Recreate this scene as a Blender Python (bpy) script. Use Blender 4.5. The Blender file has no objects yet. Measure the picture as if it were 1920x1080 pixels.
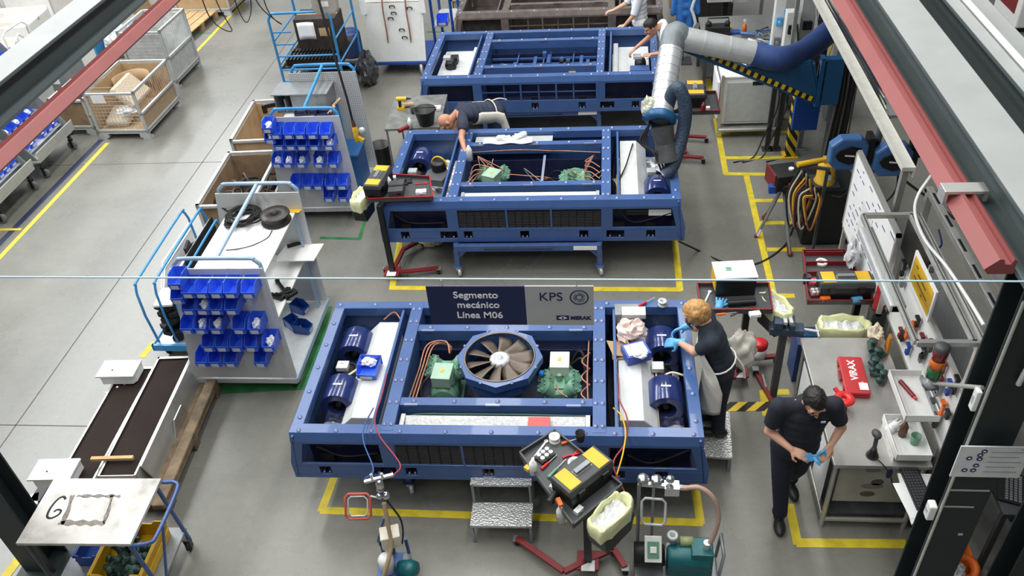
import bpy, math, random
from mathutils import Vector, Matrix
random.seed(7)
C = bpy.context.scene.collection
R = math.radians
# ---------------------------------------------------------------- camera, sky, lamps, exposure
CAM_F, PITCH, YAW, ROLL, CAM_H = 1586.0, .677, -.142, .093, 6.2
def _cam_axes():
    cp, sp = math.cos(PITCH), math.sin(PITCH)
    f = Vector((math.sin(YAW)*cp, math.cos(YAW)*cp, -sp)); rt = Vector((math.cos(YAW), -math.sin(YAW), 0)); dn = f.cross(rt)
    c, s = math.cos(ROLL), math.sin(ROLL)
    return c*rt + s*dn, -s*rt + c*dn, f
AX, AY, AF = _cam_axes()
cam = bpy.data.objects.new('camera', bpy.data.cameras.new('camera')); C.objects.link(cam)
m = Matrix.Identity(4)
for i in range(3):
    m[i][0], m[i][1], m[i][2] = AX[i], -AY[i], -AF[i]
m[2][3] = CAM_H
cam.matrix_world = m
cam.data.sensor_width = 36; cam.data.lens = CAM_F/1920*36; cam.data.clip_end = 200
bpy.context.scene.camera = cam
def on_plane(px, py, p0, n):
    """the point where the sight line through a pixel meets a plane"""
    d = AX*((px-960)/CAM_F) + AY*((py-540)/CAM_F) + AF; o = Vector((0, 0, CAM_H)); n = Vector(n)
    return o+d*((Vector(p0)-o).dot(n)/d.dot(n))
def at(px, py, Z=0.0):
    """the point at height Z on the sight line through a pixel of the 1920x1080 photograph"""
    d = AX*((px-960)/CAM_F) + AY*((py-540)/CAM_F) + AF
    t = (Z-CAM_H)/d.z
    return Vector((d.x*t, d.y*t, Z))
vs = bpy.context.scene.view_settings
bpy.context.scene.display_settings.display_device = 'sRGB'
vs.view_transform = 'Standard'; vs.look = 'None'; vs.gamma = 1; vs.exposure = 0.0; vs.use_curve_mapping = False
w = bpy.data.worlds.new('hall_daylight'); bpy.context.scene.world = w; w.use_nodes = True
w.node_tree.nodes['Background'].inputs[0].default_value = (.93, .97, 1, 1); w.node_tree.nodes['Background'].inputs[1].default_value = .11
def area(name, loc, sx, sy, power, rot=(0,0,0), col=(1,1,1)):
    l = bpy.data.lights.new(name, 'AREA'); l.shape = 'RECTANGLE'; l.size = sx; l.size_y = sy; l.energy = power; l.color = col
    o = bpy.data.objects.new(name, l); o.location = loc; o.rotation_euler = rot; C.objects.link(o); return o
for lx in (-6.6, -2.4, 1.4):
    for ly in (-1.5, 4, 9, 14):
        area('ceiling_and_fill_lamp', (lx, ly, 9.6), 1.0, 4.4, (225 if lx > -5 else 170)*(.6 if ly < 0 else 1.15 if ly == 9 else 1), col=(.985, .99, .955))  # ceiling rows; those behind the camera and over the aisle are added fill light
area('skylight_band', (-13.6, 17, 10), 3.6, 26, 3500, rot=(0, R(-12), 0), col=(.96, .985, 1))
area('gable_window', (-2, 34, 8), 24, 5, 350, rot=(R(-68), 0, 0), col=(.95, .98, 1))
# ---------------------------------------------------------------- materials
MATS = {}
def lin(c):
    return tuple((v/12.92 if v <= .04045 else ((v+.055)/1.055)**2.4) for v in [x/255 for x in c])
def mat(name, rgb, rough=.5, metal=0, var=.06, scale=12, bump=0, emit=0, alpha=1, trans=0, coat=0, spec=.5):
    if name in MATS: return MATS[name]
    M = bpy.data.materials.new(name); M.use_nodes = True; nt = M.node_tree; b = nt.nodes['Principled BSDF']
    c = lin(rgb); b.inputs['Roughness'].default_value = rough; b.inputs['Metallic'].default_value = metal
    b.inputs['Specular IOR Level'].default_value = spec
    if var > 0:
        tc = nt.nodes.new('ShaderNodeTexCoord'); n = nt.nodes.new('ShaderNodeTexNoise'); n.inputs['Scale'].default_value = scale; n.inputs['Detail'].default_value = 5
        nt.links.new(tc.outputs['Object'], n.inputs['Vector'])
        rp = nt.nodes.new('ShaderNodeValToRGB'); nt.links.new(n.outputs['Fac'], rp.inputs[0])
        rp.color_ramp.elements[0].position = .3; rp.color_ramp.elements[1].position = .7
        rp.color_ramp.elements[0].color = tuple(max(0, v*(1-var*1.6)) for v in c)+(1,); rp.color_ramp.elements[1].color = tuple(min(1, v*(1+var)) for v in c)+(1,)
        nt.links.new(rp.outputs[0], b.inputs['Base Color'])
        if bump:
            bp = nt.nodes.new('ShaderNodeBump'); bp.inputs['Strength'].default_value = bump; bp.inputs['Distance'].default_value = .02
            nt.links.new(n.outputs['Fac'], bp.inputs['Height']); nt.links.new(bp.outputs[0], b.inputs['Normal'])
    else: b.inputs['Base Color'].default_value = c+(1,)
    if emit: b.inputs['Emission Color'].default_value = c+(1,); b.inputs['Emission Strength'].default_value = emit
    if alpha < 1: b.inputs['Alpha'].default_value = alpha
    if trans: b.inputs['Transmission Weight'].default_value = trans
    if coat: b.inputs['Coat Weight'].default_value = coat
    MATS[name] = M; return M
def pattern_mat(name, rgb_a, rgb_b, kind, scale, rough=.5, metal=0, rot=(0,0,0), thr=.5, vec='Object'):
    """two-colour procedural pattern: stripes (wave), dots (pegboard holes), foil (voronoi), checker"""
    if name in MATS: return MATS[name]
    M = bpy.data.materials.new(name); M.use_nodes = True; nt = M.node_tree; b = nt.nodes['Principled BSDF']
    b.inputs['Roughness'].default_value = rough; b.inputs['Metallic'].default_value = metal
    tc = nt.nodes.new('ShaderNodeTexCoord'); mp = nt.nodes.new('ShaderNodeMapping'); mp.inputs['Rotation'].default_value = rot
    nt.links.new(tc.outputs[vec], mp.inputs['Vector'])
    rp = nt.nodes.new('ShaderNodeValToRGB'); rp.color_ramp.interpolation = 'CONSTANT'
    rp.color_ramp.elements[0].color = lin(rgb_a)+(1,); rp.color_ramp.elements[1].color = lin(rgb_b)+(1,); rp.color_ramp.elements[1].position = thr
    if kind == 'stripes':
        t = nt.nodes.new('ShaderNodeTexWave'); t.inputs['Scale'].default_value = scale; out = t.outputs['Fac']
    elif kind == 'dots':
        t = nt.nodes.new('ShaderNodeTexVoronoi'); t.inputs['Scale'].default_value = scale; t.inputs['Randomness'].default_value = 0; out = t.outputs['Distance']
    elif kind == 'foil':
        t = nt.nodes.new('ShaderNodeTexVoronoi'); t.inputs['Scale'].default_value = scale; out = t.outputs['Distance']; rp.color_ramp.interpolation = 'LINEAR'
        bp = nt.nodes.new('ShaderNodeBump'); bp.inputs['Strength'].default_value = .6; bp.inputs['Distance'].default_value = .01
        nt.links.new(out, bp.inputs['Height']); nt.links.new(bp.outputs[0], b.inputs['Normal'])
    else:
        t = nt.nodes.new('ShaderNodeTexNoise'); t.inputs['Scale'].default_value = scale; t.inputs['Detail'].default_value = 8; out = t.outputs['Fac']; rp.color_ramp.interpolation = 'EASE'
    nt.links.new(mp.outputs[0], t.inputs['Vector']); nt.links.new(out, rp.inputs[0]); nt.links.new(rp.outputs[0], b.inputs['Base Color'])
    MATS[name] = M; return M
navy = mat('navy_paint', (62, 92, 146), .34, .0, .06, 6, coat=.2)
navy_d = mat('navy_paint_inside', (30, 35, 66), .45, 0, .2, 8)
navy_b = mat('navy_blower', (36, 50, 104), .22, .1, .05, 8, coat=.4)
unpaint = mat('primer_grey_frame', (112, 102, 98), .5, .1, .2, 7)
boltm = mat('highlit_navy_bolt', (132, 142, 180), .3, .4, 0)  # navy heads in a paler blue, their highlight put into the colour
black = mat('black_plastic', (22, 22, 24), .45, 0, .1)
blackr = mat('black_rubber', (26, 26, 27), .7, 0, .15)
dark = mat('dark_void_steel', (30, 29, 32), .6, .2, .2)
white = mat('white_plastic', (232, 232, 230), .45, 0, .03)
whitep = mat('white_paper', (240, 241, 242), .7, 0, .02)
greyl = mat('light_grey_steel', (196, 199, 200), .38, .25, .05)
greym = mat('mid_grey_steel', (138, 142, 145), .4, .3, .08)
greyd = mat('dark_grey_plastic', (66, 68, 71), .5, 0, .1)
alum = mat('aluminium_profile', (206, 206, 202), .33, .55, .05)
steel = mat('brushed_stainless', (188, 187, 184), .3, .6, .08, 5)
insul = mat('white_insulation', (204, 207, 208), .55, .05, .05, 9, bump=.15)
foil = pattern_mat('crinkled_foil', (150, 152, 156), (236, 238, 240), 'foil', 22, .3, .35)
coil = mat('coil_fins', (186, 187, 188), .42, .4, .12, 40, bump=.2)
copper = mat('copper_pipe', (172, 120, 96), .35, .5, .15)
greenc = mat('compressor_green', (112, 158, 134), .45, .05, .14, 14, bump=.1)
greent = mat('terminal_box_green', (158, 188, 168), .45, 0, .05)
greend = mat('dark_green_casting', (54, 84, 78), .5, .1, .3, 18)
teal = mat('teal_pump', (22, 98, 104), .4, .1, .12)
yellow = mat('safety_yellow', (222, 176, 38), .5, 0, .06)
yline = mat('yellow_floor_tape', (212, 190, 46), .55, 0, .14, 9)
gline = mat('green_floor_tape', (48, 118, 66), .55, 0, .3, 5)
bluef = mat('blue_floor_tape', (44, 52, 84), .5, 0, .1)
red = mat('red_paint', (170, 34, 40), .4, .1, .1)
redd = mat('dark_red_paint', (128, 34, 40), .45, .1, .1)
redbeam = mat('red_crane_rail', (136, 72, 71), .5, 0, .05, 3)
bluebin = mat('blue_bin_plastic', (58, 104, 232), .35, 0, .06, coat=.2)
bluebin2 = mat('deep_blue_plastic', (26, 70, 148), .4, 0, .05)
bluet = mat('sky_blue_tube', (62, 144, 206), .35, .1, .05)
bluel = mat('pale_blue_tube', (158, 182, 208), .35, .2, .05)
blues = mat('steel_blue_tube', (72, 98, 152), .35, .2, .1)
bluearm = mat('arm_blue', (30, 84, 128), .4, .1, .06)
card = mat('cardboard', (188, 160, 124), .8, 0, .08, 6)
cardd = mat('dark_cardboard', (142, 118, 90), .8, 0, .14, 6)
bubble = mat('bubble_wrap', (222, 204, 178), .45, 0, .12, 40, bump=.5)
wood = mat('pallet_wood', (202, 168, 120), .75, 0, .15, 9)
woodd = mat('old_timber', (124, 106, 84), .8, 0, .3, 9)
brownp = mat('dark_brown_board', (42, 33, 30), .75, 0, .12, 4, spec=.15)
beamg = mat('beam_grey_green', (84, 93, 94), .5, .1, .06, 2)
beaml = mat('beam_light_dust', (152, 155, 155), .7, 0, .05, 3)
colg = mat('column_dark_green', (40, 50, 51), .5, .1, .1, 3)
rope = mat('pale_blue_wire', (176, 200, 214), .5, 0, 0)
skin = mat('skin', (214, 164, 138), .5, 0, .05, 20)
shirtd = mat('navy_tshirt', (30, 34, 46), .85, 0, .12, 20, bump=.1)
trous = mat('navy_trousers', (24, 29, 48), .85, 0, .15, 14, bump=.1)
apronm = mat('white_apron_cloth', (222, 218, 208), .85, 0, .05, 10, bump=.1)
wcloth = mat('white_cotton', (226, 230, 234), .85, 0, .05, 10, bump=.1)
hairk = mat('black_hair', (30, 25, 24), .55, 0, .3, 40, bump=.4)
hairb = mat('blond_hair', (196, 150, 92), .5, 0, .25, 40, bump=.5)
shoem = mat('black_shoe', (28, 27, 26), .5, 0, .1)
nitrile = mat('blue_nitrile', (96, 172, 224), .4, 0, .05)
plastic_bag = mat('pale_yellow_bag', (226, 228, 178), .35, 0, .08, 12, bump=.2)
clearbag = mat('clear_poly_bag', (224, 226, 228), .2, 0, .1, 14, bump=.3)
orange = mat('orange_plastic', (228, 108, 34), .45, 0, .05)
bread = mat('bright_red_plastic', (206, 40, 46), .35, 0, .05)
peg = pattern_mat('perforated_panel', (96, 98, 100), (205, 207, 208), 'dots', 38, .45, .2, thr=.28)
pegw = pattern_mat('perforated_white_panel', (150, 152, 152), (226, 227, 225), 'dots', 30, .5, 0, thr=.26)
hazard = pattern_mat('hazard_stripes', (28, 27, 26), (226, 192, 44), 'stripes', 2.6, .5, rot=(0, 0, R(45)), thr=.5)
checker = pattern_mat('tread_plate', (116, 118, 118), (204, 206, 206), 'foil', 60, .35, .5)
dirty = pattern_mat('stained_steel', (120, 112, 104), (206, 203, 198), 'noise', 5, .45, .3, thr=.62)
# ---------------------------------------------------------------- mesh builder
class B:
    def __init__(s): s.v = []; s.f = []; s.m = []; s.s = []
    def add(s, vs, fs, mi=0, sm=False):
        o = len(s.v); s.v += [tuple(v) for v in vs]
        for f in fs: s.f.append([i+o for i in f]); s.m.append(mi); s.s.append(sm)
        return s
    def box(s, c, d, rot=None, mi=0):
        vs = [Vector(((i & 1)-.5, ((i >> 1) & 1)-.5, ((i >> 2) & 1)-.5)) for i in range(8)]
        vs = [Vector((v.x*d[0], v.y*d[1], v.z*d[2])) for v in vs]
        if rot is not None: vs = [rot @ v for v in vs]
        c = Vector(c)
        return s.add([v+c for v in vs], [(0,2,3,1),(4,5,7,6),(0,1,5,4),(2,6,7,3),(0,4,6,2),(1,3,7,5)], mi)
    def bx(s, x0, x1, y0, y1, z0, z1, mi=0):
        return s.box(((x0+x1)/2, (y0+y1)/2, (z0+z1)/2), (abs(x1-x0), abs(y1-y0), abs(z1-z0)), None, mi)
    def bar(s, p0, p1, wd, ht, mi=0, up=(0,0,1)):
        """a square bar from p0 to p1"""
        p0, p1 = Vector(p0), Vector(p1); d = p1-p0; L = d.length; d.normalize()
        u = Vector(up)
        if abs(d.dot(u)) > .98: u = Vector((0,1,0))
        sx = d.cross(u).normalized(); sz = sx.cross(d)
        rot = Matrix((sx, d, sz)).transposed()
        return s.box((p0+p1)/2, (wd, L, ht), rot, mi)
    def cyl(s, p0, p1, r0, r1=None, n=12, mi=0, caps=True, sm=True):
        r1 = r0 if r1 is None else r1
        p0, p1 = Vector(p0), Vector(p1); d = (p1-p0).normalized()
        a = d.orthogonal().normalized(); b = d.cross(a)
        ring = [a*math.cos(2*math.pi*i/n)+b*math.sin(2*math.pi*i/n) for i in range(n)]
        vs = [p0+q*r0 for q in ring]+[p1+q*r1 for q in ring]
        s.add(vs, [(i, (i+1) % n, n+(i+1) % n, n+i) for i in range(n)], mi, sm)
        if caps: s.add(vs, [tuple(range(n))[::-1], tuple(range(n, 2*n))], mi)
        return s
    def tube(s, pts, r, n=8, mi=0, closed=False, rad=None):
        pts = [Vector(p) for p in pts]; k = len(pts); vs = []; prev = None
        for i, p in enumerate(pts):
            if closed: d = pts[(i+1) % k]-pts[i-1]
            else: d = pts[min(i+1, k-1)]-pts[max(i-1, 0)]
            d.normalize()
            a = d.orthogonal().normalized() if prev is None else (prev-d*prev.dot(d)).normalized()
            prev = a; b = d.cross(a); rr = rad[i] if rad else r
            vs += [p+(a*math.cos(2*math.pi*j/n)+b*math.sin(2*math.pi*j/n))*rr for j in range(n)]
        fs = []
        for i in range(k if closed else k-1):
            q = (i+1) % k
            fs += [(i*n+j, i*n+(j+1) % n, q*n+(j+1) % n, q*n+j) for j in range(n)]
        s.add(vs, fs, mi, True)
        if not closed: s.add(vs, [tuple(range(n))[::-1], tuple(range((k-1)*n, k*n))], mi)
        return s
    def lathe(s, prof, c=(0,0,0), n=20, mi=0, ax=(0,0,1), sm=True):
        """profile of (radius, height) pairs turned about an axis"""
        d = Vector(ax).normalized(); a = d.orthogonal().normalized(); b = d.cross(a); c = Vector(c); vs = []
        for r, h in prof:
            vs += [c+d*h+(a*math.cos(2*math.pi*j/n)+b*math.sin(2*math.pi*j/n))*max(r, 1e-4) for j in range(n)]
        fs = []
        for i in range(len(prof)-1):
            fs += [(i*n+j, i*n+(j+1) % n, (i+1)*n+(j+1) % n, (i+1)*n+j) for j in range(n)]
        return s.add(vs, fs, mi, sm)
    def prism(s, poly, z0, z1, mi=0, fn=None):
        """extrude a 2D polygon; fn maps (u, v, h) to a point"""
        fn = fn or (lambda u, v, h: (u, v, h)); n = len(poly)
        vs = [fn(u, v, z0) for u, v in poly]+[fn(u, v, z1) for u, v in poly]
        return s.add(vs, [tuple(range(n))[::-1], tuple(range(n, 2*n))]+[(i, (i+1) % n, n+(i+1) % n, n+i) for i in range(n)], mi)
    def ell(s, c, r, rot=None, n=12, k=8, mi=0):
        c = Vector(c); r = (r, r, r) if not hasattr(r, '__len__') else r; vs = []
        for i in range(k+1):
            t = math.pi*i/k
            for j in range(n):
                q = Vector((r[0]*math.sin(t)*math.cos(2*math.pi*j/n), r[1]*math.sin(t)*math.sin(2*math.pi*j/n), r[2]*math.cos(t)))
                vs.append(c+(rot @ q if rot is not None else q))
        fs = [(i*n+j, (i+1)*n+j, (i+1)*n+(j+1) % n, i*n+(j+1) % n) for i in range(k) for j in range(n)]
        return s.add(vs, fs, mi, True)
    def cap(s, p0, p1, r0, r1=None, n=12):
        """tapered limb with round ends"""
        r1 = r0 if r1 is None else r1
        s.cyl(p0, p1, r0, r1, n); s.ell(p0, r0, n=n, k=8); return s.ell(p1, r1, n=n, k=8)
    def sheet(s, fn, nu, nv, mi=0, sm=True):
        vs = [fn(i/nu, j/nv) for i in range(nu+1) for j in range(nv+1)]
        return s.add(vs, [(i*(nv+1)+j, (i+1)*(nv+1)+j, (i+1)*(nv+1)+j+1, i*(nv+1)+j+1) for i in range(nu) for j in range(nv)], mi, sm)
    def tf(s, M):
        s.v = [tuple(M @ Vector(v)) for v in s.v]; return s
    def obj(s, name, mats, parent=None, bevel=0, loc=None, rz=0, remesh=0, solid=0, smooth_it=0):
        me = bpy.data.meshes.new(name); me.from_pydata(s.v, [], s.f)
        for M in (mats if isinstance(mats, (list, tuple)) else [mats]): me.materials.append(M)
        me.polygons.foreach_set('material_index', s.m); me.polygons.foreach_set('use_smooth', s.s); me.update()
        o = bpy.data.objects.new(name, me); C.objects.link(o)
        if parent: o.parent = parent
        if loc is not None: o.location = loc
        o.rotation_euler = (0, 0, rz)
        if solid: q = o.modifiers.new('solid', 'SOLIDIFY'); q.thickness = solid; q.offset = 0
        if bevel: q = o.modifiers.new('bevel', 'BEVEL'); q.width = bevel; q.segments = 2; q.limit_method = 'ANGLE'; q.angle_limit = R(50)
        if remesh:
            q = o.modifiers.new('remesh', 'REMESH'); q.mode = 'VOXEL'; q.voxel_size = remesh; q.use_smooth_shade = True
            q = o.modifiers.new('smooth', 'SMOOTH'); q.iterations = smooth_it or 4; q.factor = .5
        return o
def spl(pts, k=8):
    """points of a Catmull-Rom curve through pts"""
    P = [Vector(p) for p in pts]; P = [P[0]*2-P[1]]+P+[P[-1]*2-P[-2]]; out = []
    for i in range(1, len(P)-2):
        a, b, c, d = P[i-1:i+3]
        for j in range(k):
            t = j/k
            out.append(.5*((2*b)+(c-a)*t+(2*a-5*b+4*c-d)*t*t+(3*b-a-3*c+d)*t**3))
    return out+[P[-2]]
def thing(name, label, cat, loc=(0,0,0), rz=0, group=None):
    o = bpy.data.objects.new(name, None); C.objects.link(o); o.empty_display_size = .1
    o.location = loc; o.rotation_euler = (0, 0, rz); o['label'] = label; o['category'] = cat
    if group: o['group'] = group
    return o
def tag(o, label, cat, group=None):
    o['label'] = label; o['category'] = cat
    if group: o['group'] = group
    return o
def struct(o): o['kind'] = 'structure'; return o
def stuff(o): o['kind'] = 'stuff'; return o
ALLKIDS = {}
def kids(o): return [c for c in list(C.objects) if c.parent == o]
def dup(root, loc, rz, label, group=None):
    r = root.copy(); C.objects.link(r); r.location = loc; r.rotation_euler = (0, 0, rz); r['label'] = label
    if group: r['group'] = group
    for c in kids(root):
        d = c.copy(); C.objects.link(d); d.parent = r
        for g in kids(c):
            e = g.copy(); C.objects.link(e); e.parent = d
    return r
ORD = ['first', 'second', 'third', 'fourth', 'fifth', 'sixth', 'seventh', 'eighth']
def castor(parent, x, y, r=.06, wm=None, fork=None, z=0, dirx=0):
    """one swivel castor: fork as part, wheel as its sub-part"""
    f = B(); f.bx(x-.03, x+.03, y-.03, y+.03, r*2+.012, r*2+.025)
    for sx in (-1, 1): f.box((x+sx*.026, y, z+r*1.3), (.006, .04, r*1.6))
    fo = f.obj('castor', fork or greym, parent)
    B().lathe([(0, -.017), (r*.55, -.019), (r*.9, -.017), (r, -.008), (r, .008), (r*.9, .017), (r*.55, .019), (0, .017)], (x, y, r), 18, ax=(1, .25, 0)).obj('wheel', wm or blackr, fo)
    return fo
def txt(body, size, parent, M, mat_, name='lettering', align='CENTER', ext=.0015, bold=0):
    cu = bpy.data.curves.new(name, 'FONT'); cu.body = body; cu.size = size; cu.align_x = align; cu.align_y = 'CENTER'; cu.extrude = ext; cu.offset = bold
    cu.materials.append(mat_); t = bpy.data.objects.new(name, cu); C.objects.link(t); bpy.context.view_layer.update()
    me = bpy.data.meshes.new_from_object(t.evaluated_get(bpy.context.evaluated_depsgraph_get())); bpy.data.objects.remove(t)
    o = bpy.data.objects.new(name, me); C.objects.link(o); o.parent = parent; o.matrix_local = M; return o
def frame_mat(o, x, y):
    """4x4 with given origin, x axis and y axis"""
    x = Vector(x).normalized(); y = Vector(y).normalized(); z = x.cross(y)
    return Matrix(((x.x, y.x, z.x, o[0]), (x.y, y.y, z.y, o[1]), (x.z, y.z, z.z, o[2]), (0, 0, 0, 1)))
# ---------------------------------------------------------------- floor, markings, overhead steel
fm = bpy.data.materials.new('polished_concrete'); fm.use_nodes = True; nt = fm.node_tree; bs = nt.nodes['Principled BSDF']
tc = nt.nodes.new('ShaderNodeTexCoord')
def _noise(sc, det, rough=.6):
    n = nt.nodes.new('ShaderNodeTexNoise'); n.inputs['Scale'].default_value = sc; n.inputs['Detail'].default_value = det; n.inputs['Roughness'].default_value = rough
    nt.links.new(tc.outputs['Object'], n.inputs['Vector']); return n
n1 = _noise(.9, 6); n2 = _noise(14, 8, .7)
rp = nt.nodes.new('ShaderNodeValToRGB'); rp.color_ramp.elements[0].position = .3; rp.color_ramp.elements[1].position = .72
rp.color_ramp.elements[0].color = lin((112, 111, 105))+(1,); rp.color_ramp.elements[1].color = lin((131, 130, 123))+(1,)
mx = nt.nodes.new('ShaderNodeMixRGB'); mx.blend_type = 'OVERLAY'; mx.inputs[0].default_value = .18
nt.links.new(n1.outputs['Fac'], rp.inputs[0]); nt.links.new(rp.outputs[0], mx.inputs[1]); nt.links.new(n2.outputs['Fac'], mx.inputs[2]); nt.links.new(mx.outputs[0], bs.inputs['Base Color'])
mr = nt.nodes.new('ShaderNodeMapRange'); mr.inputs[3].default_value = .2; mr.inputs[4].default_value = .36
nt.links.new(n1.outputs['Fac'], mr.inputs[0]); nt.links.new(mr.outputs[0], bs.inputs['Roughness'])
struct(B().bx(-22, 12, -2, 34, -.12, 0).obj('floor', fm))
jm = mat('floor_joint_filler', (78, 77, 74), .7, 0, .1)
def strip(a, b, wd, M, name, z=.003):
    a, b = Vector(a), Vector(b); a.z = b.z = z/2
    return struct(B().bar(a, b, wd, z, 0).obj(name, M))
for a, b in (((-6.06, 2), (-6.06, 30)), ((-14, 10.68), (-4.4, 10.68)), ((-14, 5.42), (-4.9, 5.42)), ((.2, 2.8), (.2, 3.0))):
    strip(a+(0,), b+(0,), .012, jm, 'floor_joint', .001)
NFL = [0]
def fl(p, q, wd=.075, M=None):
    NFL[0] += 1; return strip(at(*p), at(*q), wd, M or yline, 'floor_marking', .002+.0004*(NFL[0] % 6))
fl((601, 957), (1318, 980)); fl((602, 960), (640, 860)); fl((1314, 983), (1296, 870)); fl((733, 540), (1278, 543)); fl((735, 543), (752, 440)); fl((1275, 545), (1262, 420))
fl((1325, 128), (1361, 327)); fl((1358, 326), (1445, 327)); fl((1399, 328), (1451, 556)); fl((1448, 555), (1490, 555)); fl((1350, 249), (1505, 247)); fl((1360, 296), (1492, 295))
fl((1412, 376), (1500, 376)); fl((1424, 418), (1496, 418)); fl((1436, 468), (1510, 468)); fl((1480, 945), (1496, 1022)); fl((1492, 1018), (1700, 1020), .085)
fl((1430, 735), (1480, 735)); fl((1431, 732), (1437, 780)); fl((-4, 487), (202, 268), .07); fl((320, 148), (462, -2), .07); fl((-8, 431), (40, 430), .05); fl((0, 1095), (40, 1042), .09); fl((266, 670), (290, 640), .08)
fl((-14, 470), (190, 262), .09, bluef)
fl((615, 575), (572, 728), .11, gline); fl((575, 722), (392, 732), .13, gline); fl((688, 400), (674, 449), .045, gline); fl((674, 448), (600, 446), .045, gline); fl((832, 58), (800, 118), .09, gline); fl((800, 60), (832, 60), .05, gline)
fl((352, 62), (400, 62), .03, gline); fl((295, 102), (350, 101), .03, gline)
struct(B().bar(at(1340, 763)+Vector((0,0,.002)), at(1452, 762)+Vector((0,0,.002)), .12, .004).obj('floor_marking', hazard))
# crane runways: I-beam, dust-covered top flange, red conductor rail beside it
def ibeam(name, xc, wd, z1, h, y0, y1, mats, lean=0):
    b = B(); t = .03
    b.bx(xc-wd/2, xc+wd/2, y0, y1, z1-t, z1-.004); b.bx(xc-wd/2, xc+wd/2, y0, y1, z1-h, z1-h+t); b.bx(xc-.012, xc+.012, y0, y1, z1-h+t, z1-t)
    b.bx(xc-wd/2+.002, xc+wd/2-.002, y0, y1, z1-.004, z1, 1)
    return struct(b.obj(name, mats, bevel=.004))
for xc, y0 in ((2.27, 2.7), (2.76, 2.7), (-4.85, 2.7)):
    ibeam('crane_beam', xc, .3, 3.6, .3, y0, 24, [beamg, beaml])
def rail(x, y0, y1, z):
    b = B(); sx = 1 if x > 0 else -1; poly = [(-.075,-.02),(-.05,-.05),(.075,-.05),(.075,.035),(.06,.045),(.05,.012),(.02,.012),(.008,.045),(-.012,.045)]; poly = [(sx*u, v) for u, v in poly]
    b.prism(poly, y0, y1, 0, lambda u, v, h: (x+u, h, z+v))
    for k in range(int((y1-y0)/1.5)+1): b.bx(x-.05, x+.22*(1 if x > 0 else -1), y0+.6+k*1.5, y0+.66+k*1.5, z-.07, z-.046)
    return struct(b.obj('crane_rail_beam', redbeam))
rail(2.03, 3.66, 24, 3.36); rail(-4.42, 2.7, 24, 3.32)
def column(x0, x1, y0, y1, z1):
    b = B(); t = .016; xm = (x0+x1)/2
    b.bx(x0, x1, y0, y0+t, .02, z1); b.bx(x0, x1, y1-t, y1, .02, z1); b.bx(xm-.006, xm+.006, y0+t, y1-t, .02, z1); b.bx(x0-.06, x1+.06, y0-.06, y1+.06, 0, .02)
    for q in (.012,): b.bx(x0-.02, x1+.02, y0-.02, y1+.02, z1-q, z1)
    return struct(b.obj('column_wall_side', colg, bevel=.003))
column(2.15, 2.43, 3.58, 3.80, 3.3); column(-5.0, -4.72, 3.75, 3.97, 3.3); column(2.80, 3.08, 3.58, 3.80, 3.3)
# white conduit along the top of the second beam
struct(B().tube([(2.72, y, 3.63) for y in (2.8, 10, 24)], .022).obj('trim_conduit', white))
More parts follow.
